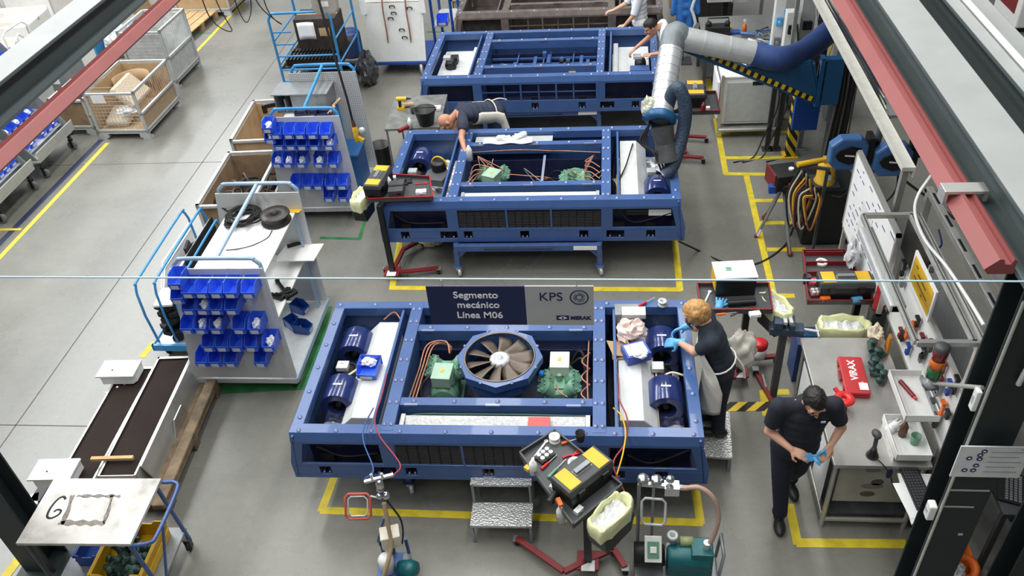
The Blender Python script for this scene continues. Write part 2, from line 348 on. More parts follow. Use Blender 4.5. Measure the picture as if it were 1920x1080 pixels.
# ---------------------------------------------------------------- roof air-conditioning units and their trestles
def bolt_mesh(b, p, r):
    return b.lathe([(r*1.25, 0), (r*1.25, r*.35), (r, r*.4), (r*.75, r*.95), (0, r*1.1)], p, 8)
BOLT = {}
def bolts(parent, pts, M, r=.016):
    """each screw head a piece of its own, all sharing one mesh"""
    for p in pts:
        k = (M.name, r)
        if k not in BOLT:
            BOLT[k] = bolt_mesh(B(), (0, 0, 0), r).obj('bolt', M, parent, loc=p); continue
        o = BOLT[k].copy(); C.objects.link(o); o.parent = parent; o.location = p
W, D, HT = 1.68, 1.72, .55
def front(root, P, PD, D, grl=True):
    """long face: lower rail with fork pockets, posts, top lip"""
    b = B(); y0, y1 = 0, .02
    holes = [(-1.47, .1), (-.95, .2), (-.72, .1), (-.06, .1), (.62, .1), (.98, .2), (1.38, .1)]
    x = -1.76
    for hx, hw in holes:
        b.bx(x, hx-hw/2, y0, y1, .05, .15); x = hx+hw/2
    b.bx(x, 1.76, y0, y1, .05, .15); b.bx(-1.76, 1.76, y0, y1, 0, .05); b.bx(-1.76, 1.76, y0, y1, .15, .19)
    for s in (-1, 1):
        b.prism([(s*1.76, .19), (s*1.66, .19), (s*1.60, .44), (s*1.70, .44)], y0, y1, 0, lambda u, v, h: (u, h, v))
        b.bx(s*.82, s*.95, y0, y1, .19, .44); b.bx(s*.255-.012, s*.255+.012, y0, y1, .19, .44)
    o = b.obj('front_panel', P, root, bevel=.004)
    for hx, hw in holes:
        r = B(); r.bx(hx-hw/2-.01, hx+hw/2+.01, .1, .11, .02, .19); r.bx(hx-hw/2-.01, hx+hw/2+.01, .03, .1, .02, .03)
        for q in ((-.025, .025) if hw < .15 else (-.06, .05)): r.cyl((hx+q, .03, .07), (hx+q, .1, .07), .016, n=8); r.ell((hx+q, .02, .06), .013, n=8, k=5, mi=1)
        r.obj('fork_pocket', [dark, boltm], o)
    t = B(); t.prism([(0, .44), (0, .47), (.03, .55), (.13, .55), (.13, .53), (.04, .53), (.02, .44)], -1.70, 1.70, 0, lambda u, v, h: (h, u, v))
    o2 = t.obj('front_lip', P, root, bevel=.003)
    bolts(o2, [(x, .055, .55) for x in (-1.62, -1.3, -1.0, -.76, -.38, 0, .38, .76, 1.0, 1.3, 1.62)], boltm)
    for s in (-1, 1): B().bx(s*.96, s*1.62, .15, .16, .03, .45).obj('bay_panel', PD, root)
    if not grl:
        for x in (-.5, 0, .5): B().bx(x-.01, x+.01, .03, .05, .19, .44).obj('inner_strut', P, root)
        B().bx(-.82, .82, .03, .04, .3, .315).obj('inner_strut', P, root)
        return
    for k, (xa, xb) in enumerate(((-.815, -.27), (-.24, .24), (.27, .815))):
        g = B()
        for i in range(11): g.box(((xa+xb)/2, .022, .2+i*.022), (xb-xa, .022, .007), Matrix.Rotation(R(35), 3, 'X'))
        for i in range(1, 6): g.bx(xa+(xb-xa)*i/6-.003, xa+(xb-xa)*i/6+.003, .008, .03, .19, .44)
        g.bx(xa, xb, .05, .055, .19, .44)
        g.obj('grille', dark, root)
def frame(root, P, PD, D):
    b = B()
    for s in (-1, 1):
        b.prism([(s*1.74, .0), (s*1.72, .0), (s*1.66, .53), (s*1.68, .53)], .0, D, 0, lambda u, v, h: (u, h, v))
        b.bx(s*1.60, s*1.70, .1, D-.02, .53, .5492)
        b.bx(s*1.60, s*1.615, .1, D-.02, .46, .53)
    b.bx(-1.70, 1.70, D-.09, D, .53, .5503); b.bx(-1.70, 1.70, D-.015, D, .0, .53); b.bx(-1.65, 1.65, D-.1, D-.09, .45, .55)
    b.bx(-1.7, 1.7, .12, .14, .47, .53)
    o = b.obj('outer_frame', P, root, bevel=.004)
    bolts(o, [(s*1.65, y, .55) for s in (-1, 1) for y in (.2, .5, .8, 1.1, 1.4, D-.05)]+[(x, D-.045, .55) for x in (-1.3, -.95, -.4, .05, .4, .95, 1.3)], boltm)
    for s in (-1, 1):
        l = B(); l.bx(s*.82, s*.93, .06, D-.02, .535, .553); l.bx(s*.82, s*.832, .06, D-.02, .05, .535); l.bx(s*.918, s*.93, .06, D-.02, .30, .535)
        o = l.obj('long_beam', P, root, bevel=.003)
        bolts(o, [(s*.875+e, y, .553) for e in (-.028, .028) for y in (.13, .38, .64, .9, 1.16, 1.42, D-.12)], boltm if P is not unpaint else P)
        k = B(); k.bx(s*1.0, s*1.025, .14, D-.1, .42, .53); k.obj('inner_rail', P, root, bevel=.003)
    for y in (.40, 1.34):
        c = B(); c.bx(-.82, .82, y-.045, y+.045, .525, .545); c.bx(-.82, .82, y-.045, y-.033, .42, .525); c.bx(-.82, .82, y+.033, y+.045, .42, .525)
        o = c.obj('cross_rail', P, root, bevel=.003)
        bolts(o, [(x, y, .545) for x in (-.7, -.35, .02, .42, .74)], boltm if P is not unpaint else P, .017)
        for x in (-.72, -.02, .66): B().bx(x-.06, x+.06, y-.052, y-.03, .535, .552).obj('bracket', boltm if P is not unpaint else P, o)
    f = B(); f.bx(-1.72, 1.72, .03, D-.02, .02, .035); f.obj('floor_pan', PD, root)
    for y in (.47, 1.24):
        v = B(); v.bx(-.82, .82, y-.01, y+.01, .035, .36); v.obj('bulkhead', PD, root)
def blower(root, x, y, lab=1, L=.28):
    b = B(); r = .155; z = .345
    prof = [(.088, 0), (r, 0), (r, L), (.088, L), (.082, L-.03), (.082, .03), (.088, 0)]
    b.lathe(prof, (x, y, z), 28, ax=(0, 1, 0), sm=False)
    b.bx(x-r, x+r, y, y+L, .12, .26)
    o = b.obj('blower_housing', navy_b, root, bevel=.004)
    for f in o.data.polygons: f.use_smooth = len(f.vertices) == 4 and abs(f.normal.y) < .3
    i = B(); i.lathe([(0, .02), (.02, .0), (.03, .03), (.07, .05)], (x, y+.03, z), 16, ax=(0, 1, 0))
    for k in range(18):
        t = 2*math.pi*k/18; i.box((x+.064*math.cos(t), y+L/2, z+.064*math.sin(t)), (.006, L-.06, .014), Matrix.Rotation(-t, 3, 'Y'))
    i.obj('impeller', black, o)
    if lab: B().box((x+.0, y+L*.5, z+r+.002), (.085, .018, .002)).obj('label_plate', whitep, o)
    return o
def motor(root, x, y):
    b = B(); z = .3; b.lathe([(0, 0), (.06, 0), (.075, .03), (.075, .15), (.06, .18), (0, .18)], (x, y, z), 16, ax=(0, 1, 0))
    for k in range(12): b.lathe([(.075, 0), (.083, .002), (.083, .006), (.075, .008)], (x, y+.02+k*.011, z), 16, ax=(0, 1, 0))
    b.bx(x-.07, x+.07, y+.02, y+.16, .05, .24)
    o = b.obj('blower_motor', black, root)
    B().box((x-.05, y+.1, z+.1), (.11, .1, .05)).obj('terminal_box', greyl, o, bevel=.006)
    return o
def insul_box(root, s, y0=.28, y1=1.52, nm='heat_exchanger_box'):
    x0, x1, x2 = 1.04, 1.24, 1.36
    b = B(); b.prism([(s*x0, .14), (s*x0, .46), (s*x1, .46), (s*x2, .34), (s*x2, .1)], y0, y1, 0, lambda u, v, h: (u, h, v))
    o = b.obj(nm, insul, root, bevel=.008)
    e = B(); e.bx(s*x0, s*x2, y0-.05, y0-.004, .1, .34)
    for k in range(10): e.tube([(s*(x0+.03*k+.015), y0-.05-.03*math.sin(math.pi*i/6), .14+.06*(k % 3)+.05*i/6) for i in range(7)], .007, 6)
    e.obj('coil_bends', mat('dull_copper', (120, 92, 78), .4, .5, .3, 30), o)
    return o
def foil_tray(root, s):
    b = B(); x0, x1 = s*1.03, s*1.6
    def fn(u, v):
        return (x0+(x1-x0)*u, .17+(D-.29)*v, .15+.025*math.sin(u*17+v*9)*math.sin(v*31+u*5)+.05*(max(0, abs(v-.5)*2-.85)))
    b.sheet(fn, 14, 34, 0, False)
    return b.obj('foil_insulation', foil, root)
def compressor(root, x, y, flip=1, box=True, tilt=0, boxm=None):
    z = .05; b = B(); f = flip
    b.lathe([(0, -.2), (.1, -.2), (.125, -.17), (.125, .14), (.1, .18), (0, .18)], (x, y, z+.17), 16, ax=(0, 1, 0))
    for s in (-1, 1):
        d = Vector((s*.75, 0, .66)).normalized()
        for q in (-.02, .1):
            p = Vector((x, y-f*(q+.04), z+.19))
            b.cyl(p, p+d*.17, .062, .066, 10); b.cyl(p+d*.17, p+d*.205, .078, .07, 8)
            for k in range(6):
                t = 2*math.pi*k/6; a = d.orthogonal().normalized(); c = d.cross(a)
                b.ell(p+d*.21+(a*math.cos(t)+c*math.sin(t))*.055, .012, n=6, k=4)
        b.bx(x+s*.06, x+s*.15, y-.16, y+.16, z, z+.06)
    b.cyl((x, y-f*.06, z+.26), (x, y-f*.06, z+.38), .03, .02, 8); b.bx(x-.05, x+.05, y-f*.16, y-f*.04, z+.25, z+.31)
    b.lathe([(.11, 0), (.135, .01), (.135, .03), (.11, .04)], (x, y+f*.14, z+.17), 14, ax=(0, 1, 0))
    for k in range(10): b.bx(x-.1, x+.1, y+f*(.02+k*.013)-.003, y+f*(.02+k*.013)+.003, z+.2, z+.305)
    o = b.obj('compressor', greenc, root, bevel=.004)
    if box:
        rot = Matrix.Rotation(R(tilt), 3, 'Z')
        q = B(); c = Vector((x, y+f*.09, z+.36)); q.box(c, (.17, .2, .11), rot); q.box(c+Vector((0,0,.058)), (.176, .206, .012), rot)
        o2 = q.obj('terminal_box', boxm or greent, o, bevel=.006)
        B().box(c+Vector((0,0,.066)), (.03, .04, .003), rot).obj('warning_sticker', yellow, o2)
        if False: pass
    B().ell((x-.07, y-f*.12, z+.4), .012, n=8, k=6).obj('valve_stem', copper, o)
    return o
def fan(root, x, y):
    z0 = .49; n = 8; Rr, ri = .385, .318; b = B(); N = 32
    out = []; inn = []
    for i in range(N):
        t = 2*math.pi*i/N; k = (t % (math.pi/4))-math.pi/8; rr = Rr*math.cos(math.pi/8)/math.cos(k)
        out.append((x+rr*math.cos(t), y+rr*math.sin(t))); inn.append((x+ri*math.cos(t), y+ri*math.sin(t)))
    vs = [(p[0], p[1], z) for p in out for z in (z0, z0+.075)]; vi = [(p[0], p[1], z) for p in inn for z in (z0-.14, z0+.075)]
    fs = []
    for i in range(N):
        j = (i+1) % N; fs += [(2*i, 2*j, 2*j+1, 2*i+1), (2*i+1, 2*j+1, 2*N+2*j+1, 2*N+2*i+1), (2*N+2*i, 2*N+2*i+1, 2*N+2*j+1, 2*N+2*j)]
    b.add(vs+vi, fs)
    o = b.obj('fan_shroud', navy, root)
    bolts(o, [(x+Rr*.93*math.cos(R(22.5+45*k)), y+Rr*.93*math.sin(R(22.5+45*k)), z0+.075) for k in range(8)], boltm, .012)
    B().tube([(x+(ri-.004)*math.cos(2*math.pi*k/40), y+(ri-.004)*math.sin(2*math.pi*k/40), z0+.075) for k in range(40)], .009, 6, closed=True).obj('inlet_ring', mat('ring_bronze', (128, 118, 108), .35, .6, .1), o)
    bm_ = mat('fan_blade_taupe', (104, 92, 82), .42, .15, .1)
    for k in range(10):
        t0 = 2*math.pi*k/10+.12
        def fn(u, v):
            r = .075+(ri-.095)*u; wd = (.042+.022*u); t = t0+.10*u
            s_ = (v-.5)*2; q = Vector((math.cos(t), math.sin(t), 0)); e = Vector((-math.sin(t), math.cos(t), 0))
            return Vector((x, y, z0+.02))+q*r+e*(s_*wd)+Vector((0, 0, s_*.028*(1.3-u*.6)+.006*(1-s_*s_)))
        B().sheet(fn, 5, 4).obj('fan_blade', bm_, root and o, solid=.006)
    h = B(); h.lathe([(.09, -.03), (.093, .03), (.07, .045), (.05, .046), (.045, .038), (.03, .038), (.026, .052), (0, .054)], (x, y, z0+.02), 24)
    for k in range(10):
        t = 2*math.pi*k/10+.12; h.ell((x+.08*math.cos(t), y+.08*math.sin(t), z0+.045), .013, n=8, k=5)
    h.obj('fan_hub', mat('hub_white', (196, 200, 204), .35, .1, .05), o)
    st = B()
    for k in range(4):
        t = R(45+90*k); st.bar((x, y, z0-.1), (x+ri*math.cos(t), y+ri*math.sin(t), z0-.1), .03, .01)
    st.cyl((x, y, z0-.14), (x, y, z0-.01), .06); st.obj('fan_motor', dark, o)
def pipes(root, name, runs, M, r=.009):
    for p in runs: o = B().tube(spl(p, 6), r, 7).obj(name, M, root)
    return o
def coil_slab(root, y0=.13, y1=.3):
    b = B(); b.prism([(y0+.02, .30), (y0, .42), (y1-.02, .50), (y1, .38)], -.76, .76, 0, lambda u, v, h: (h, u, v))
    b.bx(-.8, -.76, y0, y1, .28, .5); b.bx(.76, .8, y0, y1, .28, .5)
    return b.obj('condenser_coil', coil, root, bevel=.004)
def make_unit(label, loc, rz=0, P=None, PD=None, grl=True):
    root = thing('air_conditioning_unit', label, 'rail air conditioning unit', loc, rz, 'air conditioning units along the assembly line')
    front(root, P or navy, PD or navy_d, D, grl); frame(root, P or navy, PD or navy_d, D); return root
def trestle(label, x, y, rz=0, dx=.84, dy=1.25, M=None):
    root = thing('assembly_trestle', label, 'trestle', (x, y, 0), rz, 'castored trestles under the units')
    M = M or blues; b = B()
    for yy in (0, dy): b.bx(-dx-.02, dx+.02, yy-.03, yy+.03, .36, .438)
    for s in (-1, 1): b.bx(s*dx-.03, s*dx+.03, .03, dy-.03, .36, .43)
    b.bx(-.5, .3, -.036, -.03, .385, .4, 1)
    b.obj('frame', [M, navy_d], root, bevel=.004)
    for s in (-1, 1):
        for yy in (0, dy):
            l = B(); l.bx(s*dx-.03, s*dx+.03, yy-.03, yy+.03, .14, .36); l.bx(s*dx-.05, s*dx+.05, yy-.05, yy+.05, .13, .142); l.prism([(s*(dx-.03), .36), (s*(dx-.13), .36), (s*(dx-.03), .25)], yy-.01, yy+.01, 0, lambda u, v, h: (u, h, v))
            lo = l.obj('leg', M, root, bevel=.003)
            w_ = B(); w_.lathe([(0, -.018), (.05, -.018), (.055, -.01), (.055, .01), (.05, .018), (0, .018)], (s*dx+.01, yy-.02, .055), 16, ax=(1, .3, 0)); w_.bx(s*dx-.025, s*dx+.035, yy-.035, yy-.005, .09, .13)
            w_.obj('castor', greyl, lo)
    B().bx(dx-.3, dx-.03, -.037, -.031, .375, .425).obj('label_plate', whitep, root)
    return root
ZU = .44
# front unit, nearly complete
u = make_unit('navy roof unit with large open fan, below the hanging line sign', (-.93, 4.5, ZU), R(.3))
for s in (-1, 1):
    foil_tray(u, s); insul_box(u, s); blower(u, s*1.44, 1.14); motor(u, s*1.44, .87); blower(u, s*1.44, .5)
fan(u, -.01, .93); compressor(u, -.53, .93, -1, True, -4); compressor(u, .52, .90, 1, True, 0, mat('terminal_box_pale', (206, 212, 200), .45, 0, .05)); coil_slab(u)
pipes(u, 'copper_pipe', [[(-.78+k*.03, .5, .45), (-.76+k*.03, .9, .42+k*.01), (-.72+k*.035, 1.18, .47), (-.55+k*.02, 1.22, .48-.03*k), (-.5, 1.1, .44)] for k in range(3)]+[[(.79, .5+.2*k, .44), (.72, .58+.2*k, .46), (.79, .7+.2*k, .45)] for k in range(3)]+[[(.78, .45, .47), (.77, .8, .47), (.78, 1.25, .46)], [(.5, .7, .44), (.53, .6, .46), (.6, .56, .44)]]+[[(s*1.02, 1.5, .5), (s*1.1, 1.58, .53), (s*1.2, 1.53, .48)] for s in (-1, 1)], copper, .008)
pipes(u, 'green_pipe', [[(-.76, .30, .36), (-.7, .33, .45), (-.3, .335, .455), (.3, .335, .455), (.78, .33, .45)]], mat('pipe_dark_green', (62, 92, 84), .4, .2, .1), .012)
pipes(u, 'cable_loom', [[(s*1.3, .15, .12), (s*1.45, .25, .2), (s*1.35, .4, .16), (s*1.4, .8, .3), (s*1.38, 1.0, .38), (s*1.5, .98, .42)] for s in (-1, 1)]+[[(s*.97, .2, .2), (s*.96, .8, .3), (s*.98, 1.5, .28)] for s in (-1, 1)]+[[(-1.5, .03, .38), (-1.3, .06, .22), (-1.0, .08, .24)], [(1.1, .05, .3), (1.3, .05, .2), (1.6, .06, .36)]], blackr, .009)
pipes(u, 'white_loom', [[(-1.53, .82, .42), (-1.44, .8, .42), (-1.32, .9, .44), (-1.25, .95, .47)], [(1.4, .82, .4), (1.5, .86, .44), (1.62, .84, .42)], [(1.4, .2, .1), (1.37, .5, .3), (1.38, 1.0, .36)]], mat('cream_cable', (226, 214, 186), .5, 0, .05), .010)
pipes(u, 'black_hose', [[(-.7, .62, .2), (-.72, .75, .36), (-.62, .86, .4), (-.56, .8, .3)], [(-.72, .55, .15), (-.66, .62, .34), (-.55, .66, .3)], [(.62, 1.1, .3), (.72, 1.05, .42), (.76, .9, .3)], [(.6, 1.2, .2), (.7, 1.2, .38), (.78, 1.05, .25)]], blackr, .014)
for x, y in ((-.38, .98), (.36, .86)): B().lathe([(0, 0), (.025, 0), (.028, .03), (.018, .05), (0, .05)], (x, y, .4), 12).obj('blue_cap', mat('cap_blue', (40, 128, 216), .4, 0, 0), u)
g = B(); g.bx(1.02, 1.28, 1.5, 1.66, .3, .56); g.obj('switch_box', greym, u, bevel=.008)
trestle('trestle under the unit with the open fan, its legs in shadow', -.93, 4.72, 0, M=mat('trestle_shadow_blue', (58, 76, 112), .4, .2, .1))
# second unit, no fan yet
u = make_unit('navy roof unit without its fan, between the bald worker and the yellow floor line', (-.87, 7.95, ZU), R(-.3))
for s in (-1, 1): foil_tray(u, s)
insul_box(u, 1, .24, 1.5); blower(u, 1.46, .35); blower(u, -1.46, 1.1); motor(u, -1.46, .84); motor(u, 1.46, .75)
compressor(u, -.5, .86, -1, True, -24); compressor(u, .5, .88, 1, False); coil_slab(u)
pipes(u, 'copper_pipe', [[(-.78, .5+.12*k, .4), (-.7, .6+.12*k, .47), (-.66+.1*k, .9, .42), (-.72, 1.2, .45)] for k in range(4)]+[[(.8, .5+.13*k, .45), (.7, .62+.12*k, .47), (.62, .75+.1*k, .44), (.72, 1.15, .46)] for k in range(4)]+[[(.2, 1.28, .46), (.4, 1.2, .5), (.8, 1.22, .46)], [(-.8, 1.28, .46), (-.2, 1.25, .5), (.2, 1.28, .46)]], copper, .007)
pipes(u, 'green_pipe', [[(-.76, .32, .36), (-.7, .33, .45), (.3, .335, .455), (.78, .33, .45)]], mat('pipe_dark_green', (62, 92, 84), .4, .2, .1), .012)
pipes(u, 'cable_loom', [[(1.2, 1.4, .47), (1.16, 1.1, .52), (1.1, .8, .5), (1.0, .5, .46)], [(.97, .2, .2), (.96, .8, .3), (.98, 1.5, .28)], [(-.97, .2, .2), (-.96, .8, .3), (-.98, 1.5, .28)], [(1.0, .05, .4), (1.2, .06, .22), (1.6, .06, .34)], [(-1.6, .05, .4), (-1.4, .06, .24), (-1.0, .08, .22)]], blackr, .009)
pipes(u, 'wire_bundle', [[(.98+.015*k, .2, .3+.02*k), (1.0, .4+.05*k, .48), (.95+.02*k, .7, .4)] for k in range(6)], mat('tan_wire', (176, 152, 122), .5, 0, .2), .007)
rnd = random.Random(8)
for k in range(16):
    x, y = rnd.uniform(-.75, .75), rnd.uniform(.5, 1.25)
    pipes(u, ('thin_pipe', 'cable')[k % 2], [[(x, y, .2), (x+rnd.uniform(-.2, .2), y+rnd.uniform(-.15, .15), rnd.uniform(.3, .46)), (max(-.79, min(.79, x+rnd.uniform(-.5, .5))), min(1.28, max(.47, y+rnd.uniform(-.4, .4))), rnd.uniform(.2, .45))]], [copper, blackr, mat('tan_wire', (176, 152, 122), .5, 0, .2), greym][k % 4], .006)
B().bx(-.78, .2, 1.44, 1.6, .4, .5).obj('header_box', greyl, u)
B().cyl((1.1, .12, .33), (1.62, .12, .33), .055).obj('receiver_tank', black, u)
B().bx(1.35, 1.6, .055, .06, .31, .39).obj('label_plate', whitep, u)
pt = B(); pt.bx(.1, .13, .5, 1.25, .4, .42); pt.obj('inner_strut', mat('strut_pale', (150, 160, 190), .35, .3, .05), u)
trestle('blue trestle with pale castors under the unit without a fan', -.91, 7.9)
# third unit, bare frame with foil trays
u = make_unit('navy roof unit frame with empty dark middle, beside the worker in a white shirt', (-.95, 11.15, ZU), R(-1.2), grl=False)
for s in (-1, 1):
    foil_tray(u, s)
    B().bx(s*1.05, s*1.58, .42, 1.45, .3, .34).obj('white_drip_tray', insul, u, bevel=.006); B().bx(s*1.05, s*1.12, .42, 1.45, .34, .4).obj('tray_edge', insul, u); B().bx(s*1.05, s*1.3, .16, .36, .12, .3).obj('white_pad', whitep, u); B().bx(s*1.34, s*1.52, .16, .34, .1, .22).obj('white_pad', whitep, u)
motor(u, -1.4, .75).location.z = .1; motor(u, 1.45, .62).location.z = .1; B().bx(-1.5, -1.32, .95, 1.1, .34, .44).obj('black_valve', black, u)
q = B(); q.bx(1.3, 1.58, .43, .6, .345, .42); q.obj('blower_base', navy, u)
b_ = B()
for y in (.55, .75, .95, 1.15): b_.bx(-.8, .8, y-.015, y+.015, .3, .33)
for x in (-.4, 0, .1, .45): b_.bx(x-.01, x+.01, .45, 1.3, .33, .35)
for k in range(16): b_.bx(-.75+.1*k, -.7+.1*k, .5+.6*random.random(), .62+.6*random.random(), .33, .37)
b_.obj('inner_brackets', navy, u)
rnd = random.Random(9)
for k in range(10):
    x, y = rnd.uniform(-.7, .7), rnd.uniform(.5, 1.2)
    B().bx(x-.03, x+.03, y-.04, y+.04, .33, .33+rnd.uniform(.05, .12)).obj('bracket', [navy, dark, greym][k % 3], u, bevel=.004)
pipes(u, 'green_pipe', [[(-.78, .36, .4), (-.2, .37, .44), (.78, .36, .42)]], mat('pipe_dark_green', (62, 92, 84), .4, .2, .1), .014)
B().bx(.42, .52, .33, .38, .456, .462).obj('warning_sticker', yellow, u)
trestle('blue trestle under the bare frame unit, beside the trash bin side', -.93, 11.2)
# fourth unit, unpainted
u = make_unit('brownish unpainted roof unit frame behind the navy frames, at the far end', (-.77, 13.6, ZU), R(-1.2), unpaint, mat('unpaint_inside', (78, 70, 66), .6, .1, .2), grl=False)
trestle('trestle under the unpainted far frame', -.75, 13.65, M=navy_d)
# ---------------------------------------------------------------- trolleys, bins and crates on the aisle side
def bin_mesh(w, d, h):
    """open-fronted stacking bin, origin at the middle of its back bottom edge, mouth towards -y"""
    b = B(); t = .004; tw = w*.9
    b.prism([(-tw/2, 0), (tw/2, 0), (tw/2, -d*.82), (-tw/2, -d*.82)], 0, t)
    b.bx(-w/2, w/2, -t, 0, 0, h)
    for s in (-1, 1):
        b.prism([(0, 0), (0, h), (-d*.55, h), (-d*.86, h*.55), (-d*.82, 0)], 0, t, 0, lambda u, v, q: (s*(tw/2+(w-tw)/2*v/h-q), u, v))
        b.prism([(0, h-.008), (0, h), (-d*.56, h), (-d*.56, h-.008)], -.004, t, 0, lambda u, v, q: (s*(w/2-q), u, v))
    b.prism([(-d*.82, 0), (-d*.86, h*.55), (-d*.9, h*.57), (-d*.9, h*.5), (-d*.84, h*.42), (-d*.83, 0)], -w*.47, w*.47, 0, lambda u, v, q: (q, u, v))
    return b
BIN = {}
def storage_bin(loc, rz, label, group, w=.13, d=.22, h=.135, M=None):
    k = (w, d, h, (M or bluebin).name)
    if k not in BIN:
        o = bin_mesh(w, d, h).obj('storage_bin', M or bluebin); BIN[k] = o
        lp = B(); lp.bx(-w*.3, w*.3, -d*.905, -d*.9, h*.1, h*.42); lp.obj('label_holder', mat('bin_label', (176, 186, 206), .6, 0, .1), o)
    else:
        o = BIN[k].copy(); C.objects.link(o)
        for c in kids(BIN[k]): e = c.copy(); C.objects.link(e); e.parent = o
    o.location = loc; o.rotation_euler = (0, 0, rz)
    return tag(o, label, 'storage bin', group)
def crumple(name, loc, r, M, label, cat, group=None, sq=.6, seed=0, sm=False):
    rnd = random.Random(seed); b = B(); ph = [rnd.uniform(0, 6) for _ in range(6)]
    r = (r, r, r*sq) if not hasattr(r, '__len__') else r
    def fn(u, v):
        t = math.pi*u; p = 2*math.pi*v; k = 1+.22*math.sin(3*p+ph[0]+4*t)*math.sin(2*t+ph[1])+.14*math.sin(7*p+ph[2])*math.sin(5*t+ph[3])+.07*math.sin(13*p+ph[4])*math.sin(9*t)
        return (r[0]*k*math.sin(t)*math.cos(p), r[1]*k*math.sin(t)*math.sin(p), max(-r[2]*.95, r[2]*k*math.cos(t)))
    b.sheet(fn, *((24, 40, 0, True) if sm else (12, 20, 0, False)))
    return tag(b.obj(name, M, loc=Vector(loc)+Vector((0, 0, r[2]*.95))), label, cat, group)
def coil_of(name, loc, r, tr, turns, M, label, cat, rz=0, squash=.8, h=.06):
    pts = []
    for i in range(turns*14+1):
        t = 2*math.pi*i/14; k = 1+.25*math.sin(i*.37)
        pts.append((r*k*math.cos(t), r*k*squash*math.sin(t)+.03*math.sin(i*.21), tr+h*(.5+.5*math.sin(i*.53))))
    o = B().tube(pts, tr, 6).obj(name, M, loc=loc, rz=rz)
    return tag(o, label, cat)
def panel_trolley(label, loc, rz, dep, tm, pm, wt=.9, wb=1.12, h=1.5, lean=.22, back=True, table=None, cm=None, backh=1.45, dx=0, cr=.065):
    """castored trolley: leaning perforated board at the front, hoop rails, lower deck, second board behind"""
    root = thing('bin_board_trolley', label, 'trolley', loc, rz, 'trolleys with perforated boards')
    zb = .2
    d = B(); d.bx(-wb/2, wb/2, -.02, dep, .15, .185); d.bx(-wb/2, wb/2, -.025, -.02, .13, .19)
    do = d.obj('deck', greyl, root, bevel=.004)
    e = B(); e.bx(wb/2, wb/2+.012, -.02, dep, .14, .2); e.bx(-wb/2-.012, -wb/2, -.02, dep, .14, .2); e.bx(-wb/2, wb/2, dep, dep+.012, .14, .2); e.obj('deck_edge', tm, do)
    def brd(y0, y1, nm, hh):
        b = B(); b.prism([(-wb/2, zb), (wb/2, zb), (wt/2+dx, hh), (-wt/2+dx, hh)], -.012, 0, 0, lambda u, v, q: (u, y0+(y1-y0)*(v-zb)/(hh-zb)+q, v))
        o = b.obj(nm, pm, root)
        t = B(); yy = lambda z: y0+(y1-y0)*(z-zb)/(hh-zb)+.03
        X = lambda z: wb/2+(wt-wb)/2*(z-zb)/(hh-zb)-.03
        O = lambda z: Vector((dx*(z-zb)/(hh-zb), 0, 0))
        pts = [(-X(zb), yy(zb), .18), (-X(hh-.15), yy(hh-.15), hh-.15)]+spl([(-X(hh), yy(hh), hh+.02), (-X(hh)+.05, yy(hh), hh+.07), (-X(hh)+.12, yy(hh), hh+.09), (X(hh)-.12, yy(hh), hh+.09), (X(hh)-.05, yy(hh), hh+.07), (X(hh), yy(hh), hh+.02)], 4)+[(X(hh-.15), yy(hh-.15), hh-.15), (X(zb), yy(zb), .18)]
        t.tube([Vector(q)+O(q[2]) for q in pts], .021, 8); t.obj('hoop_rail', tm, root)
    brd(0, lean, 'perforated_board', h)
    if back:
        brd(dep-.03, dep-.03-lean*.6, 'rear_board', backh)
        B().tube([(.02+dx, lean+.03, h+.09), (.02+dx, dep-.03-lean*.6, backh+.09)], .021, 8).obj('top_rail', tm, root)
    if table:
        for (x0, x1, y0, y1, z, nm) in table:
            s = B(); s.bx(x0, x1, y0, y1, z-.02, z); s.obj(nm, white, root, bevel=.003)
            for yy in (y0+.03, y1-.03):
                l = B(); l.bar((x1-.015, yy, .185), (x1-.015, yy, z-.02), .025, .025); l.obj('shelf_post', tm, root)
    for x in (-wb/2+.09, wb/2-.09):
        for y in (.08, dep-.1): castor(root, x, y, cr, cm or blackr, greym)
    return root
def board_rows(rows, p0, slope, off, g, who, wd=(.13, .22, .135), face=(0, 0), skip=()):
    """bins whose front lower edge is seen at the given pixels, hooked on a board; the label counts from the aisle side"""
    n = Vector((0, 1, -slope)); k = 0
    for r, (py, xs) in enumerate(rows):
        for i, px in enumerate(xs):
            P = on_plane(px, py if not isinstance(py, (list, tuple)) else py[i], Vector(p0)-Vector((0, off, 0)), n)
            lo = Vector((P.x, p0[1]+slope*(P.z-p0[2])-.008, P.z))
            storage_bin(lo, 0, '%s blue bin from the aisle, %s row down, %s' % (ORD[i], ORD[r], who), g, *wd); k += 1
            yield lo
LA = (-3.72, 5.95, 0)
panel_trolley('nearest-to-camera pale blue bin trolley with white tables and coiled black cables', LA, 0, 1.26, bluel, peg, h=1.62, lean=0, backh=1.66, dx=.12,
    table=[(-.24, .5, .05, 1.2, 1.45, 'table_top'), (-.2, .5, .08, 1.16, .9, 'middle_shelf')])
sl = 0
pa = list(board_rows([([543, 559, 559, 559, 559, 559], [331, 356, 381, 408, 435, 468]), ([570, 590, 590, 590, 590], [336, 357, 383, 408, 437]), (626, [354, 379, 408, 451, 480]), (659, [394, 419, 446, 473, 506]), (688, [381, 406, 435, 491])],
    (0, 5.945, .2), sl, .19, 'bins on the bin trolley with white tables', 'trolley with white tables'))
for k, i in enumerate((8, 12, 13, 15, 20)):
    crumple('poly_bag', pa[i]+Vector((0, -.1, .012)), (.042, .055, .05), clearbag if k % 2 else whitep, 'crumpled white poly bag in the %s of the bagged bins, trolley with white tables' % ORD[k], 'bag', 'bags in the blue bins', seed=k)
LB = (-3.74, 9.12, 0)
